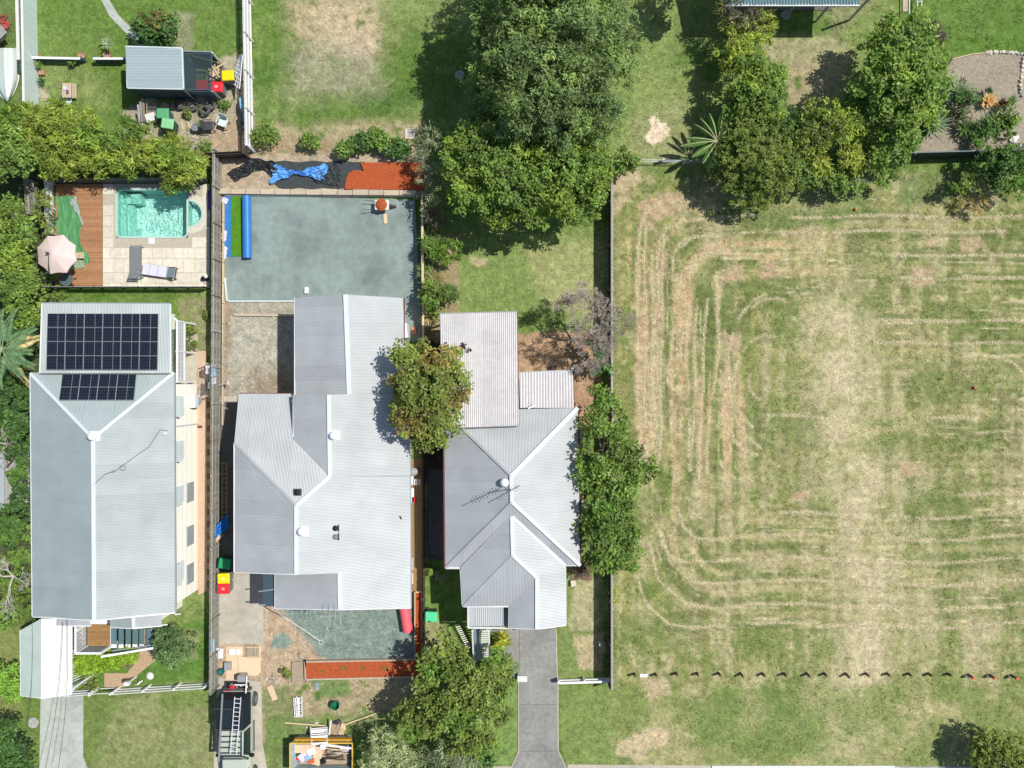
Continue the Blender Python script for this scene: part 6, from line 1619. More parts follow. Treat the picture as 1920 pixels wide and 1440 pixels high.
# wheelbarrow
wb = thing('wheelbarrow', 'wheelbarrow heaped with red mulch on the gravel pad', 'wheelbarrow', P(716, 385, 0))
c = P(716, 385, .45); tray = []
MB().hexa([(c.x-.26, c.y-.18, .30), (c.x+.30, c.y-.18, .30), (c.x+.30, c.y+.18, .30), (c.x-.26, c.y+.18, .30)], [(c.x-.40, c.y-.30, .58), (c.x+.44, c.y-.32, .62), (c.x+.42, c.y+.30, .62), (c.x-.40, c.y+.30, .58)]).build('tray', M['dirty_white'], wb, bevel=.06)
MB().lathe((c.x+.0, c.y, .50), [(.33, 0), (.34, .1), (.22, .18), (.08, .22)], 14).build('mulch_load', M['mulch'], wb)
MB().lathe((c.x, c.y, 0), [(.0, 0)], 3) if False else None
for s in (-1, 1):
    MB().tube([(c.x-.95, c.y+s*.27, .55), (c.x-.3, c.y+s*.22, .38), (c.x+.6, c.y+s*.08, .2)], .02, 6).build('handle', M['dark_grey'], wb)
    MB().beam((c.x-.3, c.y+s*.2, 0), (c.x-.25, c.y+s*.2, .35), .03).build('leg', M['dark_grey'], wb)
MB().tube([(c.x+.58, c.y-.05, .19), (c.x+.58, c.y+.05, .19)], .19, 14).build('wheel', M['rubber'], wb)
flat('timber_block', 'short pale timber board on the gravel pad below the wheelbarrow', 'timber', 723, 410.5, .20, .55, .05, .05, M['timber_new'], .05)
flat('concrete_block', 'small white block on the gravel pad just above the rear roof edge', 'block', 576, 545, .2, .34, -.05, .15, M['white'], .05)
flat('timber_beam', 'long pale timber beam lying across the bare yard behind the roof', 'timber', 500, 591, 3.6, .13, -.01, .14, M['sleeper'])
flat('timber_strip', 'pale timber edging strip at the lower edge of the gravel pad', 'timber', 490, 565, 3.7, .07, .0, .1, M['fence_pale'], .0)
flat('timber_strip', 'pale board standing at the lower left corner of the gravel pad', 'timber', 425, 543, .08, 1.3, .08, .15, M['fence_pale'], .0)
q = P(495, 573); o = MB().torus((q.x, q.y, .02), .17, .02, 18, 5).build('hose_ring', M['stone_pale']); tag(o, 'pale ring of hose on the bare ground below the gravel pad', 'hose')
flat('concrete_step', 'pale concrete strip at the upper edge of the shaded side passage', 'step', 428, 748, 1.0, .3, 0, .08, M['concrete_warm'])
flat('offcut', 'small pale block in the shaded side passage by the fence', 'block', 426, 766, .22, .1, -.4, .08, M['stone_pale'], .03)
o = MB(); a, b = P(408, 723, .4), P(428, 718, .9); o.beam(a, b, .04).obox(b.x, b.y, .85, .95, .06, .2).build('tap_post', M['dirty_white']); tag(COL.objects[-1], 'white propping bar sticking out from the paling fence near the clothesline', 'prop')
# ladders in the passage
def ladder(label, p0, p1, w, rungs, m, name='ladder', r=.035, side=None):
    p0, p1 = Vector(p0), Vector(p1); t = thing(name, label, 'ladder', (p0.x, p0.y, 0)); d = (p1-p0).normalized(); s = (side if side is not None else Vector((-d.y, d.x, 0))).normalized()*w/2
    for k in (-1, 1): MB().beam(p0+s*k, p1+s*k, r*1.1, r*1.8).build('stile', m, t)
    for i in range(rungs): q = p0.lerp(p1, (i+.6)/rungs); MB().beam(q-s, q+s, r, r*.8).build('rung', m, t)
    return t
ladder('yellow-edged extension ladder lying in the shaded passage by the paling fence', P(421, 975, .15), P(421, 866, .35), .26, 12, mat('ladder_yellow', (.42, .33, .10), .5))
cloth('tarpaulin', 'blue tarpaulin slumped over boards between the fence and the ribbed roof', 'tarpaulin', lambda u, v: (lerp(404, 436, u), lerp(lerp(992, 958, u), lerp(1010, 986, u), v)), 16, 14, mat('tarp_blue2', (.02, .19, .52), .4), .12, .6, 61, 8)
flat('cardboard', 'tan board corner sticking out under the blue tarpaulin in the passage', 'board', 410, 1010, .75, .22, .85, .5, M['ply'], 0)
# front yard of house 2
fy = [(437, 1237, 1.0, 1.75, 0, 'ply', 'large plywood sheet, left one of the pile near the ute'), (468, 1240, 1.05, .95, 0, 'ply', 'plywood sheet lying over the right half of the pile near the ute')]
flat('plywood_sheet', 'long plywood sheet on the left of the pile near the ute', 'plywood', 440, 1244, .95, 1.9, 0, .04, M['ply'])
flat('plywood_sheet', 'square plywood sheet on the lower right of the pile near the ute', 'plywood', 467, 1248, 1.15, 1.05, .01, .05, mat('ply2', (.70, .55, .37), .8, na=.05), .045)
flat('plywood_sheet', 'plywood sheet under the slatted pallet at the top right of the pile', 'plywood', 476, 1236, .8, 1.55, .0, .03, M['ply'], .01)
pl_ = thing('pallet', 'slatted pale pallet on the upper right corner of the plywood pile', 'pallet', P(474, 1222))
for i in range(9): q = P(464.5+i*2.7, 1221); MB().obox(q.x, q.y, .06, .13, .045, .68).build('slat', M['sleeper'], pl_)
for y in (1212, 1230): q = P(475, y); MB().obox(q.x, q.y, .12, .15, .78, .05).build('slat', M['timber_new'], pl_)
for (x, y, l, w, m_, lb_) in ((437, 1221, .38, .30, 'white', 'white printed sheet, left one on the plywood pile'), (448.5, 1221, .22, .30, 'white', 'white printed sheet, right one on the plywood pile'), (430, 1246, .34, .42, 'galv', 'grey plastic crate beside the plywood pile')):
    flat('carton' if m_ == 'white' else 'crate', lb_, 'box', x, y, l, w, 0, .1 if m_ == 'white' else .3, M[m_], .04)
t = thing('white_chair', 'white plastic chair lying beside the plywood pile at the fence', 'chair', P(415, 1224))
q = P(415, 1222); MB().obox(q.x, q.y, .25, .29, .40, .55, -.06).build('seat', M['white'], t, bevel=.02); MB().obox(q.x+.02, q.y, .30, .50, .06, .5, -.06).build('backrest', M['dirty_white'], t)
for dx in (-.15, .15):
    for dy in (-.2, .2): MB().beam((q.x+dx, q.y+dy, 0), (q.x+dx, q.y+dy, .25), .03).build('leg', M['white'], t)
flat('cooler_lid', 'light blue plastic board leaning on the fence above the plywood pile', 'board', 407, 1201, .3, .72, 0, .06, M['sky_blue'], .8)
q = P(417, 1257); t = thing('bucket', 'teal-topped bucket between the fence and the ute', 'bucket', (q.x, q.y, 0)); MB().lathe((q.x, q.y, 0), [(.15, 0), (.19, .32), (.17, .32), (.15, .28)], 16).build('body', mat('teal', (.03, .16, .16), .4), t); MB().torus((q.x, q.y, .33), .17, .012, 16, 4).build('handle', M['black'], t)
q = P(631, 1318); t = thing('bucket', 'dark green bucket alone on the verge near the skip', 'bucket', (q.x, q.y, 0)); MB().lathe((q.x, q.y, 0), [(.17, 0), (.23, .42), (.25, .43), (.22, .42), (.17, .1)], 18).build('body', mat('bucket_green', (.012, .16, .09), .4), t); MB().torus((q.x, q.y, .43), .235, .014, 18, 4).build('rim', MATS['bucket_green'], t)
flat('timber_board', 'plywood offcut lying at an angle on the verge right of the ute', 'board', 511, 1299, .32, .85, .38, .04, M['ply'])
flat('plastic_sheet', 'small pale blue mat on the weeds below the red mulch bed', 'mat', 595, 1287, .24, .42, .05, .03, M['bluegrey'])
t = thing('folded_ladders', 'bundle of white folded stepladders lying on the grass of the verge', 'ladder', P(558, 1324))
for i in range(7):
    x = 551+i*2.4+random.uniform(-1, 1); MB().beam(P(x, 1306+random.uniform(-1, 3), .1+i*.03), P(x+random.uniform(-2, 3)+(2 if i < 3 else -2), 1345+random.uniform(-4, 0), .15), .045, .04).build('stile', M['white'], t)
for i in range(9): y = 1310+i*4; MB().beam(P(552, y+random.uniform(-2, 2), .2), P(566, y+random.uniform(-4, 4), .2), .03).build('rung', M['white'], t)
# hose across the pad
q = [(513, 1138), (520, 1148), (532, 1157), (548, 1167), (565, 1178), (583, 1190), (600, 1202)]
o = MB().tube([P(a, b, 2.4 if i == 0 else (1.2 if i == 1 else .05)) for i, (a, b) in enumerate(q)], .025, 6).build('hose', M['dirty_white']); tag(o, 'long white hose running from the dark awning across the front yard', 'hose')
q = P(602, 1204); o = MB().torus((q.x, q.y, .03), .12, .02, 14, 4).build('hose_coil', M['dirty_white']); tag(o, 'small white coil at the end of the long hose', 'hose')
o = MB().tube([P(556, 1227, .02), P(562, 1224, .05), P(560, 1232, .05), P(568, 1238, .05), P(573, 1237, .2)], .03, 5).build('drain_hose', M['mid_grey']); tag(o, 'grey drain hose at the left end of the red mulch bed', 'hose')
o = MB().tube([P(549, 1277, .03), P(551, 1279, .03), P(573, 1278, .05), P(573, 1238, .35)], .03, 5).build('edge_pipe', M['black']); tag(o, 'thin black pipe bent round the small square bed', 'pipe')
rp = thing('rubble_pile', 'small heap of broken rubble and roots near the left end of the red bed', 'rubble', P(515, 1276))
for i in range(26): p = P(498+rng.random()*30, 1268+rng.random()*12); MB().obox(p.x, p.y, 0, .04+.1*rng.random(), .05+.16*rng.random(), .05+.1*rng.random(), rng.random()*3).build('rubble_piece', M[random.choice(['stone_pale', 'rubble', 'stone_grey', 'sleeper'])], rp)
# scattered offcuts
deb = [(425+rng.random()*190, 1150+rng.random()*90) for _ in range(60)]+[(410+rng.random()*130, 580+rng.random()*150) for _ in range(40)]+[(500+rng.random()*250, 1280+rng.random()*90) for _ in range(50)]+[(330+rng.random()*120, 205+rng.random()*70) for _ in range(40)]+[(970+rng.random()*110, 630+rng.random()*60) for _ in range(50)]+[(800+rng.random()*60, 450+rng.random()*180) for _ in range(30)]
mb = MB()
for x, y in deb: p = P(x, y); s_ = .02+.06*rng.random()**2; mb.obox(p.x, p.y, 0, s_*.7+.02, s_*1.6, s_, rng.random()*3)
o = mb.build('loose_debris', mat('debris', (.52, .46, .36), .9, ns=2, na=.5)); tag(o, 'small stones and offcuts scattered on the bare ground', 'debris', kind='stuff')
# ---- skip bin with rubbish
sk = thing('skip_bin', 'open yellow-rimmed rubbish skip at the bottom edge of the photo', 'skip', P(600, 1420))
X0, X1, Y0, Y1, zt = P(544, 0, 1.1).x, P(661, 0, 1.1).x, P(0, 1447, 1.1).y, P(0, 1393, 1.1).y, 1.1
o_ = MB(); tk = .05
o_.hexa([(X0+.25, Y0+.02, .1), (X1-.25, Y0+.02, .1), (X1-.25, Y0+.06, .1), (X0+.25, Y0+.06, .1)], [(X0, Y0, zt), (X1, Y0, zt), (X1, Y0+tk, zt), (X0, Y0+tk, zt)])
o_.hexa([(X0+.25, Y1-.06, .1), (X1-.25, Y1-.06, .1), (X1-.25, Y1-.02, .1), (X0+.25, Y1-.02, .1)], [(X0, Y1-tk, zt), (X1, Y1-tk, zt), (X1, Y1, zt), (X0, Y1, zt)])
o_.hexa([(X0+.25, Y0, .1), (X0+.3, Y0, .1), (X0+.3, Y1, .1), (X0+.25, Y1, .1)], [(X0, Y0, zt), (X0+tk, Y0, zt), (X0+tk, Y1, zt), (X0, Y1, zt)])
o_.hexa([(X1-.3, Y0, .1), (X1-.25, Y0, .1), (X1-.25, Y1, .1), (X1-.3, Y1, .1)], [(X1-tk, Y0, zt), (X1, Y0, zt), (X1, Y1, zt), (X1-tk, Y1, zt)])
o_.box(X0+.25, X1-.25, Y0, Y1, .08, .13); o_.build('bin_wall', mat('skip_inner', (.33, .42, .42), .7, na=.2, ns=4), sk)
sy_ = mat('skip_yellow', (.66, .45, .07), .5, na=.15)
for a, b in (((X0, Y0), (X1, Y0)), ((X1, Y0), (X1, Y1)), ((X1, Y1), (X0, Y1)), ((X0, Y1), (X0, Y0))): MB().beam((*a, zt+.02), (*b, zt+.02), .065, .06).build('rim', sy_, sk)
MB().box(X0+.2, X1-.1, Y1+.05, Y1+.16, .75, 1.0).build('lip', mat('skip_orange', (.55, .28, .03), .6), sk)
for x in (X0+.35, X0+.65, X1-.35): MB().cone((x, Y1+.1), 1.0, 1.06, .05, .04, 8).build('lug', sy_, sk)
MB().box(X0+.3, X1-.3, Y0+.1, Y1-.1, .2, .45).build('rubble_fill', M['rubble'], sk)
def R(px, py, z): return P(px, py, z)
items = []
t = tag(MB().box(R(552, 0, .7).x, R(600, 0, .7).x, R(0, 1412, .7).y, R(0, 1396, .7).y, .66, .70).build('board', M['ply']), 'brown board lying in the upper left of the skip', 'board')
for i, (x, y, l, w, a, m_, z, lb_) in enumerate(((571, 1417, .75, .45, .7, 'lilac', .62, 'white and pink printed carton, left side of the skip'), (583, 1410, .45, .4, .4, 'white', .75, 'white bag among the rubbish near the carton'), (578, 1422, .35, .3, .5, 'sky_blue', .7, 'pale blue bag among the rubbish in the skip'), (583, 1428, .32, .25, .2, 'orange', .75, 'bright orange tub in the skip'), (556, 1423, .26, .16, .3, 'red', .6, 'small red item at the left end of the skip'), (555, 1415, .3, .2, .5, 'green_dark_body', .6, 'dark green scrap at the left end of the skip'), (594, 1420, .9, .5, 1.3, 'ply', .6, 'crumpled brown cardboard in the middle of the skip'), (605, 1428, .3, .3, .2, 'black', .65, 'dark bag at the lower middle of the skip'), (646, 1404, .55, .35, .1, 'lilac', .7, 'white and violet mesh bag at the right end of the skip'))):
    p = P(x, y, z); o = MB().obox(p.x, p.y, z-.18, z, l, w, a).build('rubbish', M[m_], bevel=.03); tag(o, lb_, 'rubbish')
tw_ = thing('timber_scrap', 'splintered tan timber offcuts in the right half of the skip', 'timber', P(635, 1420, .5))
for i in range(14):
    y = 1405+i*1.7; MB().beam(P(607+rng.random()*8, y+rng.normal()*2, .6+rng.random()*.25), P(632+rng.random()*24, y+rng.normal()*3, .55+rng.random()*.25), .05, .03).build('offcut', M[random.choice(['timber', 'timber_new', 'timber_dark', 'sleeper'])], tw_)
t = thing('bed_frame', 'white slatted frame leaning out over the top rim of the skip', 'frame', P(601, 1376, .3))
for i, (y, w_, z) in enumerate(((1366, .10, .25), (1371, .22, .4), (1378, .14, .6), (1385, .34, .8), (1394, .12, 1.2))): MB().beam(P(583, y+1, z), P(614, y-1, z), w_, .03).build('slat', M['white'], t)
MB().beam(P(582, 1363, .2), P(585, 1397, 1.25), .07, .05).build('side_rail', M['white'], t); MB().beam(P(612, 1363, .2), P(613, 1400, 1.35), .12, .05).build('side_rail', M['white'], t)
q = P(606, 1400, 1.3); MB().box(q.x-.15, q.x+.12, q.y-.14, q.y+.14, 1.15, 1.35).build('corner_block', M['white'], t)
MB().beam(P(614, 1397, 1.25), P(659, 1403, 1.2), .10, .05).build('side_rail', M['white'], t)
o = MB().beam(P(534, 1355, .1), P(610, 1360.5, .25), .07, .05).build('timber_pole', M['timber_new']); tag(o, 'long pale timber batten lying left of the white slatted frame', 'timber')
o = MB().beam(P(645, 1359, .15), P(712, 1335, .15), .07, .05).build('timber_pole', M['timber_new']); tag(o, 'long pale timber batten pointing up right from the skip', 'timber')
o = MB().beam(P(621, 1351, .5), P(617, 1378, .3), .07, .05).build('white_post', M['white']); tag(o, 'short white post standing between the slatted frame and the cardboard', 'post')
cloth('cardboard', 'brown crumpled cardboard sheet on the ground above the skip', 'cardboard', lambda u, v: (lerp(616, 640, u)+3*v, lerp(1356, 1378, v)), 10, 10, M['rubble'], .06, .06, 71, 6)
cloth('paper_sack', 'torn tan paper sack on the ground right of the cardboard above the skip', 'sack', lambda u, v: (lerp(636, 648, u)-4*v*u+2*math.sin(v*6), lerp(1354, 1388, v)), 10, 14, M['ply'], .07, .08, 72, 9)
cloth('black_rag', 'black rag above the cardboard and paper sack near the skip', 'rag', lambda u, v: (lerp(625, 640, u), lerp(lerp(1351, 1346, u), lerp(1354, 1360, u), v)), 8, 6, M['dark_grey'], .08, .08, 73, 9)
flat('brick', 'single pale block on the grass above the skip and white frame', 'block', 594, 1355.5, .2, .13, .05, .1, M['stone_pale'])
# ---- the ute
ut = thing('ute', 'pale olive ute with black canopy, roof racks and a ladder, at the bottom edge', 'ute', P(436, 1380))
def B(x0, y0, x1, y1, z0, z1, m, name, inset=0, bevel=.03, y_in=None):
    """box given by photo px of the top face"""
    a, b = P(x0, y1, z1), P(x1, y0, z1); i = inset; j = inset if y_in is None else y_in
    return MB().hexa([(a.x, a.y, z0), (b.x, a.y, z0), (b.x, b.y, z0), (a.x, b.y, z0)], [(a.x+i, a.y+j, z1), (b.x-i, a.y+j, z1), (b.x-i, b.y-j, z1), (a.x+i, b.y-j, z1)]).build(name, m, ut, bevel=bevel)
xl, xr = P(414, 0, 1.0).x, P(470, 0, 1.0).x
yt, ym, yw, ybon, yend = P(0, 1298, 1.0).y, P(0, 1358, 1.0).y, P(0, 1407, 1.0).y, P(0, 1425, 1.0).y, P(0, 1478, 1.0).y
MB().box(xl+.03, xr-.03, yend, yt, .35, .95).build('body', M['olive_metal'], ut, bevel=.08)
MB().hexa([(xl, ym-.0, .9), (xr, ym-.0, .9), (xr, yt, .9), (xl, yt, .9)], [(xl+.08, ym+.03, 1.95), (xr-.10, ym+.03, 1.95), (xr-.10, yt-.05, 1.95), (xl+.08, yt-.05, 1.95)]).build('canopy', M['canopy_navy'], ut, bevel=.05)
MB().box(xl+.25, xr-.45, ym+.25, yt-.45, 1.95, 1.98).build('canopy_hatch', mat('hatch_navy', (.018, .028, .038), .6, spec=.12), ut)
# cabin
MB().hexa([(xl+.02, yw-.45, .9), (xr-.02, yw-.45, .9), (xr-.02, ym-.02, .9), (xl+.02, ym-.02, .9)], [(xl+.22, yw+.05, 1.72), (xr-.22, yw+.05, 1.72), (xr-.20, ym-.04, 1.78), (xl+.20, ym-.04, 1.78)]).build('cabin', M['olive_metal'], ut, bevel=.05)
MB().hexa([(xl+.10, yw-.52, .97), (xr-.10, yw-.52, .97), (xr-.10, yw-.40, .97), (xl+.10, yw-.40, .97)], [(xl+.25, yw-.01, 1.74), (xr-.25, yw-.01, 1.74), (xr-.25, yw+.08, 1.74), (xl+.25, yw+.08, 1.74)]).build('windscreen', M['glass'], ut)
MB().hexa([(xr-.045, yw-.25, 1.02), (xr-.0, yw-.25, 1.02), (xr-.0, ym-.12, 1.02), (xr-.045, ym-.12, 1.02)], [(xr-.20, yw+.05, 1.62), (xr-.165, yw+.05, 1.62), (xr-.165, ym-.16, 1.62), (xr-.20, ym-.16, 1.62)]).build('side_window', M['glass'], ut)
MB().hexa([(xl+.0, yw-.25, 1.02), (xl+.045, yw-.25, 1.02), (xl+.045, ym-.12, 1.02), (xl+.0, ym-.12, 1.02)], [(xl+.165, yw+.05, 1.62), (xl+.20, yw+.05, 1.62), (xl+.20, ym-.16, 1.62), (xl+.165, ym-.16, 1.62)]).build('side_window', M['glass'], ut)
MB().hexa([(xl+.05, yend, .9), (xr-.05, yend, .9), (xr-.05, yw-.42, .9), (xl+.05, yw-.50, .9)], [(xl+.15, yend+.1, 1.05), (xr-.15, yend+.1, 1.05), (xr-.10, yw-.50, 1.08), (xl+.10, yw-.50, 1.08)]).build('bonnet', M['olive_metal'], ut, bevel=.05)
for x, nm in ((xr-.16, 1), (xl+.16, 0)): MB().tube([(x, yw-.40, 1.02), (x, yw-.9, .62) if False else (x+(.06 if nm else -.06), yw-1.1, 1.0)], .035, 6).build('snorkel', M['dark_grey'], ut) if nm else None
for k in range(5):
    y = ym-.30-k*.30
    MB().beam((xl+.2, y, 1.86), (xr-.2, y, 1.86), .05, .04).build('rack_bar', M['dark_grey'], ut)
for s in (xl+.22, xr-.22): MB().beam((s, yw+.1, 1.86), (s, ym-.05, 1.86), .05, .05).build('rack_side', M['dark_grey'], ut)
for k in range(2):
    y = (yt-.5, ym+.15)[k]; MB().beam((xl+.0, y, 2.02), (xr-.1, y, 2.02), .045, .045).build('canopy_bar', M['dark_grey'], ut)
for y in (yt-.62, yend+.55):
    for x in (xl+.03, xr-.03):
        w_ = MB().tube([(x-.12, y, .36), (x+.12, y, .36)], .37, 18).build('wheel', M['rubber'], ut)
        MB().tube([(x-.13, y, .36), (x+.13, y, .36)], .20, 14).build('rim', M['mid_grey'], w_)
for s in (-1, 1): q = (xl if s < 0 else xr); MB().box(min(q, q+s*.22), max(q, q+s*.22), yw-.28, yw-.14, 1.0, 1.2).build('door_mirror', M['black'], ut, bevel=.02)
for s in (-1, 1): q = (xl+.03 if s < 0 else xr-.03); MB().box(min(q, q+s*.05), max(q, q+s*.05), yw-.3, ym-.02, .38, .45).build('side_step', M['dark_grey'], ut)
MB().box(xl+.1, xr-.1, yt, yt+.12, .45, .7).build('rear_bumper', M['dark_grey'], ut, bevel=.02)
MB().box(xl+.05, xr-.05, yend-.12, yend, .4, .75).build('front_bumper', M['dark_grey'], ut, bevel=.02)
for s in (xl+.2, xr-.42): MB().box(s, s+.22, yt, yt+.03, .75, .88).build('tail_light', M['red'], ut)
for s in (xl+.2, xr-.42): MB().box(s, s+.22, yend-.02, yend+.02, .78, .9).build('headlight', M['white'], ut)
a, b = P(417, 1301, 2.12), P(410, 1428, 2.12)
o = MB().tube([a, b], .06, 10).build('conduit_tube', M['mid_grey']); tag(o, 'long grey storage tube carried along the left side of the ute roof', 'storage tube')
ladder('aluminium ladder strapped on the ute roof racks', P(438, 1414, 2.16), P(446, 1307, 2.16), .33, 13, mat('ladder_alu', (.75, .76, .78), .35, .2), r=.032)
# open tailgate area with tools
tt = thing('tool_tray', 'tray of tools and a crate of fittings standing behind the ute', 'tool tray', P(447, 1280))
MB().box(P(424, 0, .7).x, P(466, 0, .7).x, P(0, 1293, .7).y, P(0, 1281, .7).y, .55, .62).build('tray_base', M['black'], tt)
MB().box(P(445, 0, .8).x, P(460, 0, .8).x, P(0, 1279, .8).y, P(0, 1268, .8).y, .3, .8).build('fittings_crate', M['galv'], tt)
MB().beam(P(463, 1268, .9), P(461, 1300, 1.1), .06, .04).beam(P(440, 1284, .85), P(463, 1284, .9), .06, .04).build('white_rail', M['white'], tt)
for i in range(22): p = P(426+rng.random()*38, 1282+rng.random()*10, .65); MB().obox(p.x, p.y, .62, .64+.1*rng.random(), .04+.12*rng.random(), .03+.06*rng.random(), rng.random()*3).build('tool', M[random.choice(['red', 'black', 'white', 'mid_grey', 'galv', 'dark_grey'])], tt)
o = tag(MB().box(P(432, 0, .7).x, P(440, 0, .7).x, P(0, 1291, .7).y, P(0, 1286, .7).y, .62, .74).build('tool_box', M['red']), 'red tool box in the tray behind the ute', 'tool box')
o = MB().tube([P(468, 1296, .3)+Vector((.15*math.cos(t_), .3*math.sin(t_), .2+.1*math.sin(t_*2))) for t_ in np.linspace(0, 5, 14)], .025, 5).build('hose_loop', M['dark_grey']); tag(o, 'dark hose looped at the rear right corner of the ute', 'hose')
# side alley clutter of house 2
flat('door_panel', 'white panel leaning by the upper right wall of the ribbed-roof house', 'panel', 763, 622, .30, .8, .1, 1.1, M['white'])
flat('terracotta_tile', 'small terracotta tiled patch at the end of the gravel pad', 'tile', 776, 620, .3, .42, 0, .05, M['terracotta'], .05)
sl_ = thing('slat_rack', 'three short white slats in the alley beside the ribbed roof', 'rack', P(783, 903))
for k in range(4): q = P(777+k*3.4, 904, .3); MB().obox(q.x, q.y, .25, .3, .045, .34).build('slat', M['white'], sl_)
MB().beam(P(776, 900, .22), P(789, 900, .22), .04).build('rail', M['white'], sl_)
for x, y, l, m_, lb_ in ((773, 900, .5, 'white', 'white pipe bundle in the alley above the red strip'), (774, 928, .8, 'white', 'long white pipe in the alley along the ribbed roof'), (776, 936, .3, 'red', 'small red strip in the alley beside the white pipe'), (773, 1056, .7, 'alu', 'silver downpipe length in the alley by the lower east wall'), (773, 1083, .62, 'ply', 'tan cardboard box in the alley near the side mulch bed')):
    flat('pipe_bundle' if m_ != 'ply' else 'cardboard_box', lb_, 'pipe' if m_ != 'ply' else 'box', x, y, .16, l, 0, .2, M[m_])
q = P(778, 883); o = MB().lathe((q.x, q.y, 0), [(.2, 0), (.22, .5), (.1, .6)], 12).build('gas_bottle', M['alu']); tag(o, 'grey gas bottle in the alley beside the ribbed roof', 'gas bottle')
# ---- house 3 garden bits
t = thing('picket_screen', 'slanting row of white pickets on the lawn beside the front stairs', 'picket screen', P(866, 1195))
for i in range(13):
    a = P(857+i*1.85, 1172+i*3.6, .5); MB().beam(a+Vector((-.12, -.02, .0)), a+Vector((.12, .05, 0)), .055, .02).build('picket', mat('picket_cream', (.72, .70, .58), .6), t)
MB().beam(P(856, 1171, .45), P(881, 1219, .45), .04).build('rail', M['timber_dark'], t)
for f_ in (0, .5, 1): q = P(lerp(856, 881, f_), lerp(1171, 1219, f_), .45); MB().beam((q.x, q.y, 0), (q.x, q.y, .5), .05).build('post', M['timber_dark'], t)
t = thing('trellis', 'low metal trellis with dead flowers under the porch edge', 'trellis', P(928, 1181))
MB().beam(P(899, 1182, .9), P(966, 1183, .9), .05).build('rail', M['galv'], t)
for i in range(24): p = P(908+i*2.4, 1179.5+rng.normal()*1, 1.0); MB().obox(p.x, p.y, .9, 1.0, .05, .06, rng.random()*3).build('flower_head', M[random.choice(['ply', 'maroon', 'timber_dark', 'sleeper', 'old_yellow'])], t)
for x in (901, 933, 965): q = P(x, 1182, .9); MB().beam((q.x, q.y, 0), (q.x, q.y, .9), .04).build('post', M['galv'], t)
q = P(1075, 1092); o = MB().obox(q.x, q.y, 0, .25, .3, .32, .1).build('stone_block', M['stone_pale']); tag(o, 'pale stone block on the grass below the right trees', 'block')
q = P(1124, 1204); o = MB().obox(q.x, q.y, 0, .5, .12, .12).build('marker_post', M['white']); tag(o, 'small white post at the shaded edge of the side lawn', 'post')
o = MB().beam(P(1121, 1226, .1), P(1122, 1250, .1), .05, .1).build('edging_rail', M['terracotta']); tag(o, 'thin rust-red rail at the shaded edge of the side lawn', 'rail')
for i, (x, y) in enumerate(((1140, 684), (1066, 686))): pass
q = P(1039, 689); o = MB().obox(q.x, q.y, 0, .5, .25, .25).build('garden_tap', M['timber_dark']); tag(o, 'dark post box in the rear garden bed above the small awning', 'post')
q = P(1073, 690, 2.9); o = MB().obox(q.x, q.y, 2.9, 3.0, .14, .14).build('post_cap', M['white'], h3)
q = P(811, 1080)
# ---- field: bollards, flags
bo = thing('bollard', 'x', 'bollard', (0, 0, 0), 'timber bollards in a row across the front of the open block')
MB().cone((0, 0), 0, .50, .075, .075, 8).build('post', mat('bollard_timber', (.105, .085, .045), .9, ns=12, na=.3), bo); MB().cone((0, 0), .50, .52, .075, .05, 8).build('top', mat('bollard_top', (.17, .14, .07), .9), bo)
names = ['leftmost timber bollard of the row, beside the small white sign', 'second timber bollard from the left, just right of the small white sign']
xsb = [1192, 1231, 1270, 1310, 1350, 1391, 1432, 1473, 1515, 1548, 1588, 1626, 1666, 1706, 1743, 1779]
for i, x in enumerate(xsb):
    c_ = bo if i == 0 else copy_tree(bo)
    q = P(x-3, 1263-(0 if i < 2 else 1.5)+(i/16)*1.5); place(c_, (q.x, q.y, 0)); c_.rotation_euler = (random.uniform(-.07, .07), random.uniform(-.07, .07), random.random()*6); c_.scale = (1, 1, random.uniform(.9, 1.1))
    ordn = ['leftmost', 'second', 'third', 'fourth', 'fifth', 'sixth', 'seventh', 'eighth', 'ninth', 'tenth', 'eleventh', 'twelfth', 'thirteenth', 'fourteenth', 'fifteenth', 'sixteenth'][i]
    c_['label'] = f'plain timber bollard, {ordn} from the left in the row on the open block'
for i, (x, y) in enumerate(((1815, 1265), (1855, 1265.5), (1896, 1266))):
    q = P(x, y); t = thing('marker_bollard', ['orange-topped bollard, left one of three at the right end of the row', 'orange-topped bollard in the middle of the three at the right end', 'orange-topped bollard, last of the row at the right edge'][i], 'bollard', (q.x, q.y, 0), 'orange-topped bollards')
    MB().cone((q.x, q.y), 0, .42, .08, .08, 8).build('post', MATS['bollard_timber'], t); MB().cone((q.x, q.y), .42, .58, .10, .08, 10).build('cap', M['orange'], t); MB().cone((q.x-.12, q.y-.06), 0, .25, .06, .05, 8).build('white_base', M['white'], t)
t = thing('ground_sign', 'small white sign board lying flat between the first two bollards', 'sign', P(1206.5, 1266)); q = P(1206.5, 1266); MB().obox(q.x, q.y, .02, .06, .44, .18).build('board', M['cream'], t); MB().obox(q.x, q.y, .06, .064, .1, .04).build('mark', M['mid_grey'], t)
for x, y, lb_ in ((1603, 393, 'small orange-red pot marker on the open block below the top trees'), (1826, 727, 'small orange-red marker on the open block near the right edge')):
    q = P(x, y); o = MB().lathe((q.x, q.y, 0), [(.07, 0), (.09, .10), (.05, .16)], 10).build('ground_marker', M['orange']); tag(o, lb_, 'marker')
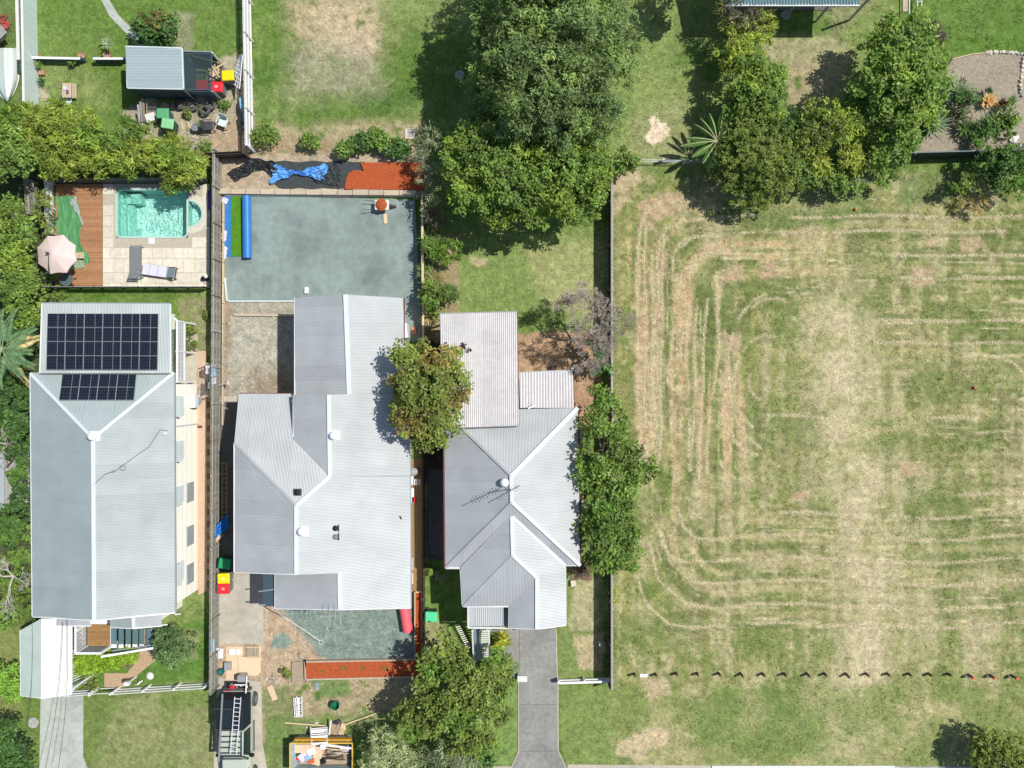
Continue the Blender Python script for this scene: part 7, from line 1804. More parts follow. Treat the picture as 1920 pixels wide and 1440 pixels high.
# sandstone ring stump, drain cover, slabs
q = P(769, 251); t = thing('drain_cover', 'square pale drain frame in the dirt beside the olive bush', 'drain cover', (q.x, q.y, 0))
for dx, dy, lx, ly in ((-.22, 0, .1, .55), (.22, 0, .1, .55), (0, .26, .36, .08), (0, -.26, .36, .08)): MB().obox(q.x+dx, q.y+dy, 0, .06, lx, ly).build('frame', M['stone_pale'], t)
MB().obox(q.x, q.y, 0, .03, .34, .44).build('grate', M['stone_grey'], t)
q = P(63, 1355); o = MB().cone((q.x, q.y), 0, .03, .30, .30, 16).build('manhole_cover', M['stone_grey']); tag(o, 'grey oval service cover in the grass left of the pale driveway', 'manhole cover')
q = P(282, 1267); o = MB().lathe((q.x, q.y, 0), [(.2, 0), (.22, .06), (.12, .14)], 9).build('garden_stone', M['dirty_white']); tag(o, 'flat white stone on the lawn behind the white front fence', 'stone')
q = P(862, 143); o = MB().lathe((q.x, q.y, 0), [(.26, 0), (.28, .12), (.15, .22)], 10).build('tree_stump', M['stone_grey']); tag(o, 'grey stump in the shade left of the big tree', 'stump')
t = thing('garden_figure', 'white ornamental bird figure on the lawn near the front gate', 'ornament', P(263, 1280)); q = P(263, 1279); MB().tube([q+Vector((-.2, -.1, .1)), q+Vector((0, 0, .3)), q+Vector((.2, .15, .15))], .06, 6, .03).build('body', M['white'], t); MB().tube([q+Vector((0, .05, .25)), q+Vector((.2, .28, .5))], .02, 5).build('neck', M['alu'], t)
q = P(265, 1215, .2); t = thing('lantern_box', 'small white-framed basket at the foot of the front stairs', 'basket', (q.x, q.y, 0)); MB().obox(q.x, q.y, 0, .22, .32, .32).build('frame', M['white'], t); MB().obox(q.x, q.y, .22, .24, .22, .22).build('inner', M['timber'], t)
q = P(268, 1206, 1.1)
t = thing('letterbox', 'white letterbox on the post by the front gate', 'letterbox', P(238, 1283)); q = P(239, 1281, 1.0); MB().obox(q.x, q.y, .9, 1.15, .26, .2).build('box', M['white'], t); MB().beam((q.x, q.y, 0), (q.x, q.y, .9), .08).build('post', M['white'], t)
# bars of a ladder-like frame of unknown use at the top right
t = thing('ladder_frame', 'white ladder-like frame at the top edge beside the reddish shrub', 'frame', P(1712, 10))
for x in (1705, 1720, 1728): MB().beam(P(x, -20, .5), P(x, 12 if x > 1705 else 26, .5), .04).build('upright', M['dirty_white'], t)
MB().beam(P(1718, 4, .5), P(1730, 2, .5), .04).build('cross_bar', M['dirty_white'], t)
o = tag(MB().box(P(1692, 0).x, P(1703, 0).x, P(0, 22).y, P(0, -40).y, 0, .05).build('plank_path', M['timber']), 'grey timber plank path at the top edge beside the white frame', 'path')
for x, y, s_, lb_ in ((1898, 262, .2, 'white rock pair by the lower stone edge at the right'), (1905, 258, .12, 'small white ball at the lower stone edge at the right')):
    q = P(x, y); o = MB().lathe((q.x, q.y, 0), [(s_, 0), (s_*1.1, s_*.6), (s_*.5, s_*1.2)], 9).build('garden_rock', M['white']); tag(o, lb_, 'rock')
# ---- overhead cables and neighbouring roof slivers
for i, (a, b, z0, z1) in enumerate((((118, 1168), (72, 1500), 4.0, 5.5), ((126, 1160), (100, 1500), 4.2, 5.5), ((60, 1160), (30, 1500), 4.0, 5.5), ((555, 1085), (470, 1000), 0, 0))):
    if i == 3: continue
    p0, p1 = P(*a, z0), P(*b, z1)
    o = MB().tube([p0.lerp(p1, t_)-Vector((0, 0, .5*math.sin(3.14*t_))) for t_ in np.linspace(0, 1, 9)], .012, 4).build('overhead_cable', M['dark_grey']); tag(o, ['overhead cable crossing the white carport roof, left one', 'overhead cable crossing the white carport roof, right one', 'overhead cable crossing the grass left of the driveway'][i], 'cable')
nb_ = thing('neighbour_house', 'sliver of a pale blue-grey neighbouring roof at the left edge behind the trees', 'house', P(-60, 950))
corr_face(nb_, [P(-160, 850, 3.5), P(8, 850, 2.6), P(8, 960, 2.6), P(-160, 960, 3.5)], M['zinc_green']); MB().box(P(-150, 0, 2.6).x, P(0, 0, 2.6).x, P(0, 955, 2.6).y, P(0, 855, 2.6).y, 0, 2.5).build('wall', M['pale_wall'], nb_)
# ================================================================ vegetation
tree('tree', 'huge dark olive-green tree with fine foliage at the top centre', 'tree',
     [(1035, -10, 130, 5.85), (960, 30, 80, 4.68), (1120, 40, 72, 4.68), (1000, 130, 105, 5.58), (1105, 140, 85, 5.04), (940, 100, 62, 4.14), (1150, 95, 48, 3.96), (1050, 205, 85, 4.86), (980, 215, 70, 4.14), (1115, 215, 58, 4.14), (925, 170, 52, 3.6), (1060, -90, 110, 5.4), (930, 235, 45, 3.06), (1090, 262, 45, 3.24)],
     'fine', G_FIG, (1030, 110), r0=.38, second=((1.5, 1.45, 1.2), .30))
tree('tree', 'broad bright-green lobed tree along the rear fence below the huge olive-green tree', 'tree',
     [(880, 305, 50, 3.6), (955, 345, 62, 4.2), (1040, 335, 62, 4.3), (1102, 330, 50, 3.9), (895, 365, 46, 3.4), (1000, 385, 42, 3.3), (935, 392, 38, 3.0), (1075, 378, 40, 3.2), (1110, 375, 32, 3.0), (900, 262, 44, 3.2), (1105, 278, 36, 3.2), (965, 275, 52, 3.6), (1048, 285, 46, 3.6), (860, 335, 30, 2.8), (870, 275, 30, 2.6), (1130, 300, 22, 2.5)],
     'broad', G_MANGO, (985, 340), r0=.30, second=((1.35, 1.2, .9), .35))
tree('shrub', 'sparse grey-green shrub at the corner of the mulch bed', 'shrub', [(800, 262, 26, 1.6), (812, 330, 28, 1.8), (808, 372, 20, 1.5), (796, 300, 18, 1.5)], 'feather', G_GREY, thin=.45)
tree('shrub', 'dark bare-twigged shrub in the shade at the top left of the narrow garden', 'shrub', [(818, 412, 26, 1.0)], 'feather', G_BROWN, thin=.5)
tree('shrub', 'rounded strappy green shrub on the left of the small lawn', 'shrub', [(836, 476, 27, 1.3), (812, 466, 18, 1.3)], 'spiky', G_MID, second=((1.2, 1.25, .9), .3))
tree('shrub', 'leafy green bush at the top left corner of the rear flat awning', 'shrub', [(822, 566, 28, 1.3), (808, 550, 18, 1.1)], 'broad', G_MID)
for i, (x, y, l, mm_, lb_) in enumerate(((812, 450, .7, F_STRAP, 'upper dracaena clump on the fence left of the small lawn'), (806, 500, .75, F_STRAP, 'strappy clump between the rounded shrub and the dark fence'), (826, 522, .75, flatleaf('strap_dry', (.36, .29, .13)), 'dry straw-coloured strappy clump on the left of the small lawn'), (812, 535, .7, F_STRAP, 'green strappy clump just below the dry one beside the small lawn'), (846, 545, .55, F_STRAP, 'small strappy plant at the lawn edge above the rear awning'), (808, 600, .55, MATS['strap_dry'], 'dry strappy plant left of the rear flat awning'))):
    rosette('dracaena', lb_, 'plant', x, y, 26, l, .06, mm_, z=.7, rise=.55, droop=.25, tiers=3, heads=3, spread=.28)
tree('tree', 'rounded olive tree with rusty tips squeezed between the two right-hand roofs', 'tree',
     [(775, 680, 42, 4.6), (830, 690, 42, 4.6), (800, 740, 55, 5.2), (845, 740, 35, 4.6), (775, 775, 42, 4.6), (825, 795, 40, 4.4), (795, 825, 24, 3.8), (758, 720, 24, 4.2), (850, 705, 26, 4.2)],
     'broad', G_OLIVE, (800, 730), r0=.2, second=((1.35, .85, 1.1), .32))
tree('tree', 'upper bright-green tree at the right wall of the maroon-guttered house', 'tree',
     [(1125, 745, 25, 3.2), (1112, 790, 28, 3.2), (1130, 840, 46, 3.9), (1175, 860, 38, 3.5), (1205, 882, 26, 3.0), (1120, 890, 38, 3.4), (1160, 905, 34, 3.3), (1148, 765, 20, 2.9), (1150, 800, 22, 2.9)],
     'glossy', G_MID, (1128, 850), r0=.16, second=((.75, .8, .7), .3), thin=.8)
tree('tree', 'lower dense green tree overhanging the fence beside the maroon-guttered house', 'tree',
     [(1135, 965, 45, 3.8), (1165, 985, 40, 3.6), (1130, 1010, 44, 3.6), (1165, 1035, 38, 3.4), (1120, 1045, 30, 3.0), (1110, 985, 30, 3.2), (1145, 935, 34, 3.4)],
     'glossy', G_MID, (1135, 990), r0=.15, second=((.7, .8, .7), .3), thin=.85)
tree('tree', 'large bushy olive-green tree hanging over the front fence left of the grey driveway', 'tree',
     [(830, 1222, 34, 2.8), (865, 1250, 38, 3.0), (925, 1262, 36, 3.0), (825, 1262, 34, 2.8), (795, 1345, 38, 3.0), (845, 1325, 46, 3.6), (895, 1300, 44, 3.6), (925, 1320, 36, 3.2), (880, 1360, 42, 3.3), (765, 1335, 24, 2.4), (905, 1390, 26, 2.6), (800, 1300, 28, 2.8), (942, 1240, 24, 2.6), (860, 1390, 24, 2.5)],
     'broad', G_OLIVE, (850, 1310), r0=.2, second=((.85, 1.1, .9), .3))
tree('shrub', 'pale cream-green shrub at the bottom edge between the skip and the driveway', 'shrub', [(735, 1400, 44, 1.9), (715, 1432, 34, 1.6), (765, 1430, 34, 1.7), (700, 1395, 20, 1.5)], 'feather', G_SILVER, second=((.5, .62, .4), .3))
tree('shrub', 'dull grey-green shrub at the bottom edge right of the pale one', 'shrub', [(835, 1415, 38, 1.7), (870, 1432, 32, 1.6), (805, 1435, 24, 1.4)], 'feather', G_GREY, second=((.6, .65, .5), .35))
tree('shrub', 'small dark green bush at the bottom edge touching the grey driveway verge', 'shrub', [(905, 1432, 20, 1.2)], 'glossy', G_DARK)
tree('tree', 'open-crowned yellowish tree at the bottom right corner', 'tree', [(1858, 1396, 34, 1.7), (1888, 1400, 34, 1.8), (1848, 1418, 32, 1.6), (1888, 1432, 36, 1.8), (1912, 1414, 30, 1.8), (1858, 1440, 30, 1.6), (1838, 1400, 22, 1.5)], 'small', G_OLIVE, (1832, 1402), r0=.14, thin=.9)
# top right
tree('tree', 'dense dark-green round tree bulging over the open block, right of the banana plant', 'tree',
     [(1415, 300, 62, 2.2), (1375, 330, 40, 1.76), (1445, 340, 46, 1.93), (1400, 365, 34, 1.54), (1355, 300, 34, 1.76), (1445, 265, 45, 1.98), (1390, 255, 40, 1.87), (1478, 310, 36, 1.81)],
     'small', G_OLIVE, (1410, 310), r0=.2, second=((.7, .85, .7), .35))
tree('tree', 'bright leafy tree above the dark round one, left of the straw-coloured patch', 'tree', [(1410, 150, 42, 2.58), (1435, 185, 36, 2.31), (1395, 190, 34, 2.18), (1430, 215, 32, 2.04), (1450, 150, 24, 2.04)], 'broad', G_MID, (1415, 175), r0=.14, second=((1.3, 1.2, .9), .3))
tree('shrub', 'golden-green shrub just below the tangled bush by the verandah', 'shrub', [(1375, 98, 32, 1.9), (1415, 92, 28, 1.9), (1365, 122, 22, 1.7)], 'spiky', G_GOLD)
tree('shrub', 'tangled purplish bush with yellow leaves beside the verandah posts', 'shrub', [(1365, 20, 28, 2.2), (1395, 45, 28, 2.2), (1425, 40, 24, 2.0), (1440, 60, 14, 1.8), (1375, 55, 22, 2.0), (1370, -25, 30, 2.2)], 'feather', G_BROWN, thin=.55, second=((2.1, 2.9, .8), .5))
tree('tree', 'dark tree at the top edge casting the shadow left of the tangled bush', 'tree', [(1345, -70, 45, 4), (1320, -40, 30, 3.4)], 'glossy', G_DARK, (1345, -60))
tree('tree', 'big glossy-leaved tree standing left of the stone-edged bed', 'tree',
     [(1690, 95, 62, 2.86), (1665, 150, 62, 2.99), (1720, 160, 56, 2.86), (1690, 215, 58, 2.72), (1640, 210, 42, 2.31), (1735, 110, 34, 2.24), (1650, 95, 34, 2.24), (1680, 268, 38, 2.04), (1735, 215, 30, 2.04), (1640, 262, 34, 1.9), (1750, 175, 24, 1.9)],
     'glossy', G_MANGO, (1690, 165), r0=.24, second=((1.5, 1.35, 1.2), .32))
tree('shrub', 'rusty-brown tinged shrub at the top of the big glossy-leaved tree', 'shrub', [(1745, 62, 22, 1.63), (1720, 50, 22, 1.56), (1760, 75, 14, 1.5)], 'small', G_BROWN, second=((1.2, 1.9, .6), .4))
tree('tree', 'feathery yellow-green tree between the dark round tree and the glossy-leaved tree', 'tree', [(1540, 225, 38, 2.18), (1575, 245, 36, 2.18), (1520, 265, 34, 2.04), (1600, 235, 26, 1.9)], 'fine', G_OLIVE, (1550, 240), r0=.14, second=((1.6, 1.6, 1.1), .45))
tree('shrub', 'dark blue-green bush between the feathery tree and the big glossy tree', 'shrub', [(1500, 235, 28, 1.77), (1600, 195, 22, 1.5), (1480, 225, 22, 1.63)], 'fine', G_DARK, thin=.8)
tree('shrub', 'leafy green shrub at the foot of the feathery tree over the open block', 'shrub', [(1500, 330, 28, 1.36), (1545, 335, 26, 1.29), (1575, 340, 24, 1.22), (1620, 300, 30, 1.36), (1655, 320, 26, 1.22), (1600, 355, 16, 0.88)], 'broad', G_MID, second=((.7, .8, .7), .3))
tree('croton', 'yellow croton bush, left of the pair above the open block', 'shrub', [(1528, 298, 22, 1.77), (1540, 315, 16, 1.7)], 'spiky', G_YELL, thin=.8)
tree('croton', 'yellow croton bush, right of the pair above the open block', 'shrub', [(1590, 293, 22, 1.84), (1602, 305, 18, 1.77)], 'spiky', G_YELL, thin=.8)
tree('shrub', 'scruffy dry shrub hanging below the right croton', 'shrub', [(1610, 335, 18, 1.2)], 'feather', G_GREY, thin=.5)
tree('tree', 'dark green conifer-like tree over the dark corrugated fence at the right edge', 'tree', [(1895, 305, 38, 1.8), (1860, 300, 30, 1.62), (1885, 335, 34, 1.56), (1915, 350, 26, 1.44), (1855, 335, 24, 1.32)], 'small', G_DARK, (1890, 322), r0=.14, second=((1.6, 1.4, .9), .35))
tree('shrub', 'small rounded green shrub left of the conifer-like tree', 'shrub', [(1797, 352, 18, 1.14), (1812, 340, 15, 1.02)], 'small', G_MID)
tree('shrub', 'dry twiggy weed clump below the small rounded shrub at the right', 'shrub', [(1825, 385, 22, .5), (1805, 378, 12, .4)], 'feather', leafmat('leaf_dry', (.26, .22, .11)), thin=.5)
# stone bed plants
for i, (x, y, n, l, mm_, lb_) in enumerate(((1845, 240, 34, .55, F_STRAP, 'large green agave in the middle of the stone-edged bed'), (1868, 232, 34, .6, F_STRAP, 'broad strappy plant right of the large agave'), (1808, 240, 28, .5, F_STRAP, 'strappy plant at the left of the stone-edged bed'), (1790, 175, 40, .75, F_YUCCA, 'pale fountain-like grass at the edge of the glossy tree'), (1752, 235, 34, .6, F_YUCCA, 'yellowish strappy clump under the glossy tree'), (1708, 284, 24, .45, F_YUCCA, 'spiky yucca above the dark corrugated fence, upper one'), (1673, 297, 26, .55, F_YUCCA, 'spiky yucca star at the left end of the dark corrugated fence'), (1897, 225, 20, .35, F_DARKS, 'blue-green agave near the right stone edge'), (1878, 195, 14, .3, F_RED, 'small dark cordyline right of the golden bromeliad'), (1803, 153, 12, .22, F_RED, 'tiny dark plant on the bare upper part of the stone-edged bed'), (1895, 190, 14, .3, F_STRAP, 'small green plant beside the right stone edge'), (1853, 172, 14, .22, F_DARKS, 'small green tuft just above the golden bromeliad'))):
    rosette('agave', lb_, 'plant', x, y, int(n*1.2), l*1.45, .085, mm_, z=.35, rise=.6, droop=.15, tiers=3)
tree('shrub', 'dark spiky bush at the lower middle of the stone-edged bed', 'shrub', [(1832, 256, 20, .6), (1850, 245, 17, .6)], 'spiky', G_DARK, thin=.8, second=((1.8, 1.5, 1.2), .35))
tree('shrub', 'leafy green bush in the lower right of the stone-edged bed', 'shrub', [(1880, 222, 18, .6), (1892, 240, 15, .5)], 'glossy', G_MID, thin=.8, second=((.6, .8, .7), .3))
tree('shrub', 'small brown-stemmed bush below the fountain-like grass', 'shrub', [(1800, 222, 16, .5)], 'feather', G_BROWN, thin=.7)
rosette('bromeliad', 'golden-orange bromeliad alone on the bare stone-edged bed', 'plant', 1852, 190, 34, .50, .10, F_GOLD, z=.35, rise=.55, droop=.1, tiers=4)
tree('shrub', 'dark green bush between the fountain-like grass and the golden bromeliad', 'shrub', [(1812, 185, 20, .9), (1806, 205, 16, .8)], 'fine', G_DARK, thin=.9)
# palms and banana
def frond(mb_pts, base, az, L_, rise, droop, nl, wl2, col):
    d = Vector((math.cos(az), math.sin(az), 0)); s = Vector((-d.y, d.x, 0)); out = []
    for k in range(nl):
        t_ = .18+.82*k/nl; p = base+d*L_*t_*math.cos(rise*(1-.6*t_))+Vector((0, 0, L_*(math.sin(rise)*t_-droop*t_*t_)))
        w = wl2*math.sin(min(1, t_*1.25+.12)*math.pi*.86)+.05
        for sg in (-1, 1): out.append((p, (d*.75+s*sg*1.0+Vector((0, 0, -.25))).normalized(), w))
    mb_pts += [(o[0], o[1], o[2], col) for o in out]
def palm(label, px, py, zc, nf, L_, name='palm_tree', green=(.8, 1), dry=()):
    b = P(px, py, 0); t = thing(name, label, 'palm', b)
    c = P(px, py, zc); MB().tube([b, Vector((b.x, b.y, zc*.5)), Vector((c.x, c.y, zc))], .16, 9, .11).build('trunk', M['grey_bark'], t)
    stems = MB()
    for i in range(nf):
        az = 2*math.pi*i/nf+random.uniform(-.2, .2); pts = []; isdry = i in dry
        rise = random.uniform(.15, .75) if not isdry else -.05; LL = L_*random.uniform(.8, 1.05)
        frond(pts, Vector((c.x, c.y, zc)), az, LL, rise, .45, 40, .42, None)
        C0 = np.array([tuple(p[0]+p[1]*p[2]*.5) for p in pts]); A0_ = np.array([tuple(p[1]) for p in pts]); Ln = np.array([p[2] for p in pts])
        n = len(pts); tn = np.repeat((.75+.5*rng.random((n, 1))), 3, axis=1)
        Vv, Ff, T = leaves(C0, A0_, np.array([0, 0, 1.])+rng.normal(size=(n, 3))*.3, Ln, Ln*0+.04, tn, .1)
        np_mesh('palm_frond', Vv, Ff, T, G_DRYPALM if isdry else G_PALM, t)
        d = Vector((math.cos(az), math.sin(az), 0)); stems.tube([Vector((c.x, c.y, zc))+d*LL*u*math.cos(rise*(1-.6*u))+Vector((0, 0, LL*(math.sin(rise)*u-.45*u*u)+.01)) for u in np.linspace(0, 1, 7)], .022, 4, .006)
    stems.build('frond_stem', F_YUCCA, t)
palm('feathery palm with some dry brown fronds at the left edge beside the solar roof', 4, 655, 4.2, 15, 2.1, dry=(1, 6, 12))
bn = thing('banana_plant', 'banana plant with long pale-ribbed leaves left of the dark round tree', 'banana plant', P(1347, 268))
c = P(1345, 265, 1.7); MB().tube([P(1345, 268), c], .13, 8, .08).build('trunk', M['timber'], bn)
for i, (x, y, w) in enumerate(((1357, 205, .26), (1331, 212, .22), (1313, 220, .2), (1303, 232, .16), (1288, 258, .20), (1276, 273, .20), (1298, 293, .26), (1318, 305, .22), (1375, 300, .34), (1366, 325, .26), (1350, 330, .26), (1328, 322, .3), (1366, 240, .3))):
    e = P(x, y, 2.0); L_ = (e-c).length; d = (e-c); d.z = 0; d.normalize(); s = Vector((-d.y, d.x, 0)); bl = MB()
    def pt(t_, v, d=d, s=s, L_=L_, w=w): 
        ww = w*math.sin(min(1., max(0, (t_-.22)/.78))*math.pi)**.6 if t_ > .22 else .0
        return c+d*L_*t_+s*v*ww*.62+Vector((0, 0, .95*t_-.75*t_*t_-abs(v)*ww*.8+(.02*math.sin(t_*60)*abs(v))))
    bl.sheet(22, 4, lambda u, v: pt(u, v*2-1)); lf = bl.build('banana_leaf', F_BANANA, bn)
    MB().tube([pt(t_, 0)+Vector((0, 0, .015)) for t_ in np.linspace(0, .98, 10)], .028, 5, .010).build('midrib', F_MIDRIB, lf)
tree('shrub', 'small round bush on the boundary rail right of the lobed tree', 'shrub', [(1175, 298, 21, 1.3), (1165, 305, 15, 1.1)], 'glossy', G_MID)
# left boundary: bushes, golden hedge
hd = [((30, 232), 44, 2.6), ((95, 225), 46, 2.8), ((148, 245), 42, 2.7), ((60, 275), 48, 2.6), ((125, 292), 50, 2.6), ((190, 285), 46, 2.5), ((255, 300), 42, 2.4), ((310, 290), 42, 2.4), ((350, 315), 36, 2.2)]
wd = ['leftmost bush', 'bush behind the picnic table', 'bush right of the picnic table', 'lower bush near the left edge', 'lower bush above the timber deck', 'bush above the deck and pool joint', 'bush above the left end of the pool', 'bush above the right half of the pool', 'last bush at the paling fence corner']
for i, ((x, y), r, z) in enumerate(hd):
    tree('golden_shrub', f'{wd[i]} of the golden-green hedge above the pool', 'shrub', [(x, y, r*.85, z*.75), (x-r*.5, y+r*.25, r*.6, z*.65), (x+r*.5, y-r*.2, r*.6, z*.65)], 'spiky', G_GOLD, group='golden-green hedge shrubs', second=((.6, .8, .7), .25))
tree('shrub', 'dark green patch of shrub between the golden hedge bushes above the pool', 'shrub', [(222, 262, 26, 2.2), (265, 250, 24, 2.0), (240, 238, 18, 1.8)], 'spiky', G_MID)
tree('tree', 'dark green tree at the left edge below the golden hedge', 'tree', [(15, 268, 32, 3.0), (25, 305, 34, 3.0), (5, 320, 30, 2.6), (45, 300, 20, 2.4)], 'broad', G_MID, (15, 295), r0=.12)
tree('tree', 'bright broad-leaved tree along the left edge beside the umbrella', 'tree', [(25, 405, 30, 2.8), (35, 440, 34, 3.0), (22, 478, 36, 3.0), (42, 505, 34, 2.8), (30, 545, 36, 2.8), (50, 575, 30, 2.5), (10, 440, 26, 2.6), (55, 600, 24, 2.2)], 'broad', G_MANGO, (28, 490), r0=.16, second=((1.3, 1.15, .9), .4))
tree('shrub', 'sparse olive shrub between the grey slatted fence and the pale deck fence', 'shrub', [(85, 372, 16, 1.4), (82, 400, 20, 1.4), (88, 428, 16, 1.2)], 'small', G_OLIVE, thin=.7, second=((1.5, .9, .8), .25))
tree('shrub', 'low weedy shrub under the left end of the glass pool fence', 'shrub', [(80, 548, 16, .5), (110, 550, 12, .4), (92, 520, 12, .4)], 'small', G_MID, thin=.7)
tree('shrub', 'leafy plant drooping over the pool from the rear fence', 'shrub', [(318, 347, 14, 1.0), (340, 352, 14, 1.0)], 'broad', G_MANGO, thin=.7)
tree('tree', 'dark evergreen tree wall left of the upper solar roof', 'tree', [(48, 640, 26, 2.2), (30, 700, 28, 2.2), (45, 740, 26, 2.2), (20, 770, 34, 2.6), (40, 800, 26, 2.4), (10, 720, 24, 2.2)], 'broad', G_DARK, (30, 720), r0=.14, second=((1.4, 1.3, .9), .25))
tree('tree', 'middle dark-green tree left of the main hip roof', 'tree', [(35, 845, 24, 2.6), (40, 890, 24, 2.6), (20, 835, 24, 2.6), (45, 930, 22, 2.4), (30, 965, 28, 2.5), (15, 1000, 30, 2.5)], 'small', G_DARK, (32, 900), r0=.14, second=((1.5, 1.35, .9), .3))
tree('tree', 'lower green tree left of the main hip roof with grey dead limbs above it', 'tree', [(45, 1000, 22, 2.2), (42, 1050, 24, 2.2), (30, 1100, 28, 2.2), (45, 1140, 24, 2.0), (15, 1150, 30, 2.2), (10, 1060, 24, 2.0)], 'small', G_MID, (32, 1080), r0=.14, second=((.7, .8, .7), .3))
tree('shrub', 'bright green bush left of the carport', 'shrub', [(18, 1275, 24, 1.6), (28, 1290, 22, 1.5), (5, 1265, 22, 1.5)], 'broad', leafmat('leaf_spring', (.13, .23, .035)))
tree('tree', 'dark green tree at the bottom left corner', 'tree', [(8, 1375, 26, 2.6), (20, 1405, 30, 2.8), (42, 1432, 24, 2.3), (5, 1440, 34, 2.6)], 'glossy', G_DARK, (15, 1410), r0=.13)
# dead branching trees
def branchy(name, label, cat, base, top, spread, levels, r0, m, seed, z0=1.0, tips=2.0, nb=3, ln=1.0, flatk=.5):
    R_ = random.Random(seed); b = P(*base); t = thing(name, label, cat, b); tr_ = MB(); tw_ = MB()
    fk = P(top[0], top[1], z0); tr_.tube([b, b.lerp(fk, .5)+Vector((.05, .03, 0)), fk], r0, 8, r0*.7)
    def rec(p, d, l, r, k):
        e = p+d*l; mid = p.lerp(e, .5)+Vector((R_.uniform(-.12, .12), R_.uniform(-.12, .12), R_.uniform(-.05, .08)))*l
        (tr_ if k < 2 else tw_).tube([p, mid, e], max(r, .007), 6 if k < 2 else 3, max(r*.6, .005), cap=False)
        if k >= levels: return
        for _ in range(nb+(1 if k > 1 else 0)):
            n = (d+Vector((R_.uniform(-1, 1), R_.uniform(-1, 1), R_.uniform(-.35, .5)*flatk*2))*spread).normalized()
            rec(mid.lerp(e, R_.random()), n, l*R_.uniform(.55, .8), r*.52, k+1)
    for k in range(nb+1):
        a = 2*math.pi*k/(nb+1)+R_.uniform(-.4, .4)
        rec(fk, Vector((math.cos(a)*.8, math.sin(a)*.8, R_.uniform(.4, .9))).normalized(), ln*R_.uniform(.8, 1.2), r0*.55, 0)
    tr_.build('trunk', m, t); tw_.build('twigs', m, t); return t
dt = mat('dead_twig', (.43, .37, .32), .9, na=.15)
branchy('bare_tree', 'leafless grey-brown tree overhanging the fence above the rear garden bed', 'tree', (1104, 645), (1108, 622), .8, 6, .10, dt, 5, z0=1.6, nb=3, ln=1.12)
branchy('dead_tree', 'tangle of pale dead branches left of the lower hip roof', 'tree', (28, 1085), (25, 1080), .8, 4, .09, mat('dead_pale', (.50, .47, .40), .9, na=.15), 9, z0=2.9, nb=3, ln=.9, flatk=.25)
branchy('dead_branch', 'small clump of pale dead branches beside the middle left tree', 'branch', (15, 835), (12, 832), .8, 3, .05, MATS['dead_pale'], 12, z0=3.0, nb=3, ln=.5, flatk=.3)
tree('shrub', 'dark shrub in shade under the leafless tree at the fence', 'shrub', [(1118, 668, 16, 1.4), (1128, 690, 15, 1.3), (1122, 645, 13, 1.6)], 'glossy', G_DARK, thin=.8)
tree('shrub', 'low reddish-brown shrub at the front right corner of the maroon-guttered house', 'shrub', [(1085, 1070, 16, .5), (1100, 1066, 12, .4)], 'small', G_BROWN, thin=.6)
# front of house 1
tree('shrub', 'round dark-green ball shrub on the lawn in front of the solar-panel house', 'shrub', [(328, 1209, 37, .95)], 'small', leafmat('leaf_ball', (.075, .12, .045)), second=((1.4, 1.35, 1.3), .35), thin=1.8, zs=.9)
hg = thing('hedge', 'bright lime-green clipped hedge between the stairs and the front fence', 'hedge', P(196, 1243))
lobes = []
for i in range(9):
    x = 142+i*13; y = 1247-i*2.2; 
    for dy in (-11, 8):
        p = P(x, y+dy*(1 if i < 7 else .6), .8); lobes.append((p.x, p.y, .72, .36, .40))
crown(hg, 'foliage', lobes, 'small', G_LIME, second=((.7, .9, .8), .15), thin=1.6)
MB().box(P(146, 0, .5).x, P(244, 0, .5).x, P(0, 1252, .5).y, P(0, 1238, .5).y, 0, .5).build('branches', M['bark'], hg)
tree('shrub', 'scruffy low plant between the lime hedge and the little gate', 'shrub', [(165, 1277, 15, .4), (178, 1280, 12, .35)], 'small', G_OLIVE, thin=.6)
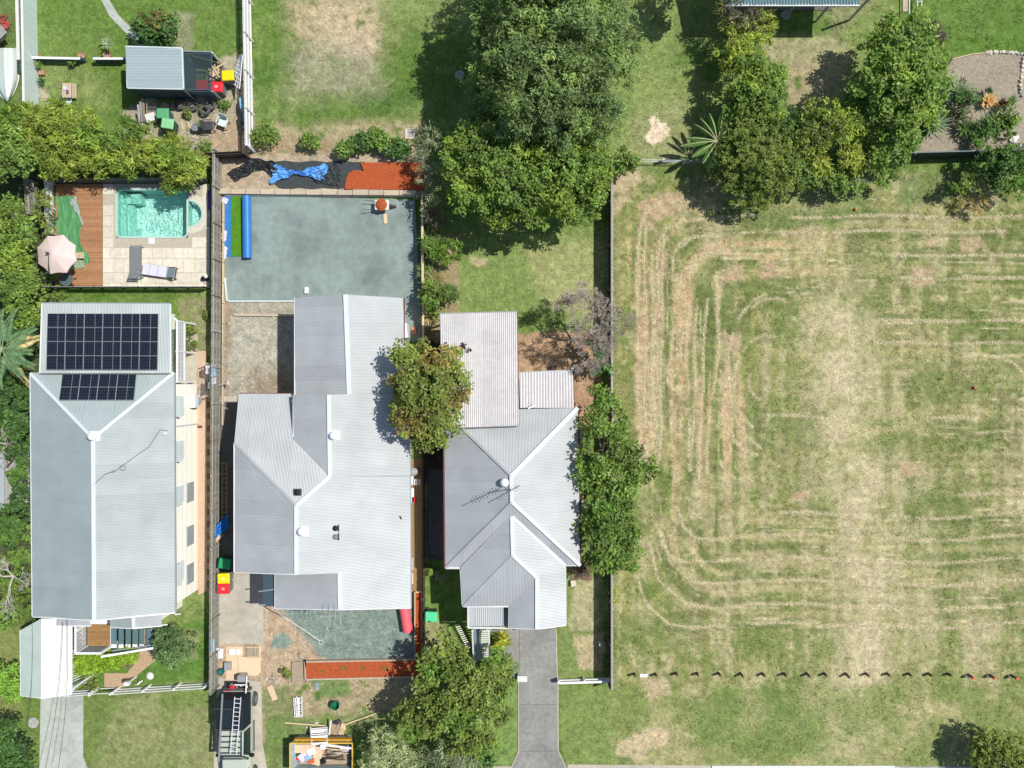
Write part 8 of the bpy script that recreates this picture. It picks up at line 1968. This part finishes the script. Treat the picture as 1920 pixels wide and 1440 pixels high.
# verge bed north of house 2
for (x, y, r, st_, lf_, lb_) in ((498, 252, 28, 'fine', G_MID, 'soft green bush at the lower end of the louvred white fence'), (582, 266, 17, 'fine', G_MID, 'lone soft green tuft shrub above the blue tarpaulin'), (651, 279, 15, 'broad', G_MANGO, 'low leafy bush, left one of three above the red mulch'), (676, 268, 17, 'broad', G_DARK, 'middle leafy bush of three above the red mulch'), (705, 256, 14, 'broad', G_MANGO, 'upper leafy bush above the red mulch'), (744, 276, 18, 'glossy', G_DARK, 'dark glossy bush above the right end of the red mulch'), (722, 268, 12, 'broad', G_MID, 'small bush between the upper leafy bush and the dark glossy bush')):
    tree('shrub', lb_, 'shrub', [(x, y, r*.8, .6), (x+r*.5, y+2, r*.55, .5), (x-r*.5, y+3, r*.55, .5)], st_, lf_, thin=.9)
tree('croton_shrub', 'oval dark croton shrub with red tips at the bend of the concrete path', 'shrub', [(280, 58, 28, 1.3), (305, 50, 30, 1.3), (320, 62, 24, 1.1), (268, 45, 18, 1.0)], 'glossy', G_DARK, second=((2.1, .85, 1.1), .25))
for x, y, r, lf_, lb_ in ((382, 275, 14, G_MID, 'low weed clump in front of the short dark corner fence'), (421, 193, 10, G_MID, 'small weed patch right of the old tyres'), (350, 213, 8, G_OLIVE, 'thin weed among the bare soil below the tyres'), (825, 1078, 8, G_GREY, 'climbing plant at the alley fence, lower one'), (803, 1068, 8, G_OLIVE, 'climbing plant at the alley fence, upper one'), (535, 1262, 8, G_OLIVE, 'small dried shrub on the bare ground left of the square bed'), (388, 590, 6, G_OLIVE, 'tuft of weed at the lawn edge beside the paling fence')):
    tree('weed', lb_, 'plant', [(x, y, r, .22), (x+r*.6, y+r*.3, r*.6, .18)], 'small', lf_, thin=.6, trunk=False)
tree('shrub', 'spiky garden plants in the bed beside the white verandah', 'shrub', [(353, 618, 9, .4), (356, 645, 12, .5)], 'spiky', G_OLIVE, thin=.6)
tree('shrub', 'yellow-green spreading shrub at the foot of the front stairs, beside the driveway', 'shrub', [(936, 1194, 18, .6), (945, 1200, 14, .5)], 'spiky', G_GOLD, thin=.6, second=((1.4, 1.1, .7), .4))
tree('shrub', 'red-brown shaded shrub at the left end of the front lawn, beside the olive-green tree', 'shrub', [(805, 1222, 14, 1.0), (808, 1250, 15, 1.0)], 'small', G_BROWN, thin=.6)
rosette('frangipani', 'small variegated plant beside the white brick mailbox', 'plant', 968, 1248, 22, .35, .12, F_YUCCA, z=.9, rise=.4, droop=.1, heads=4, spread=.3)
tree('shrub', 'thin yellowish shrub poking over the fence beside the side lawn', 'shrub', [(1149, 1108, 7, .9), (1149, 1122, 6, .8)], 'small', G_GOLD, thin=.7)
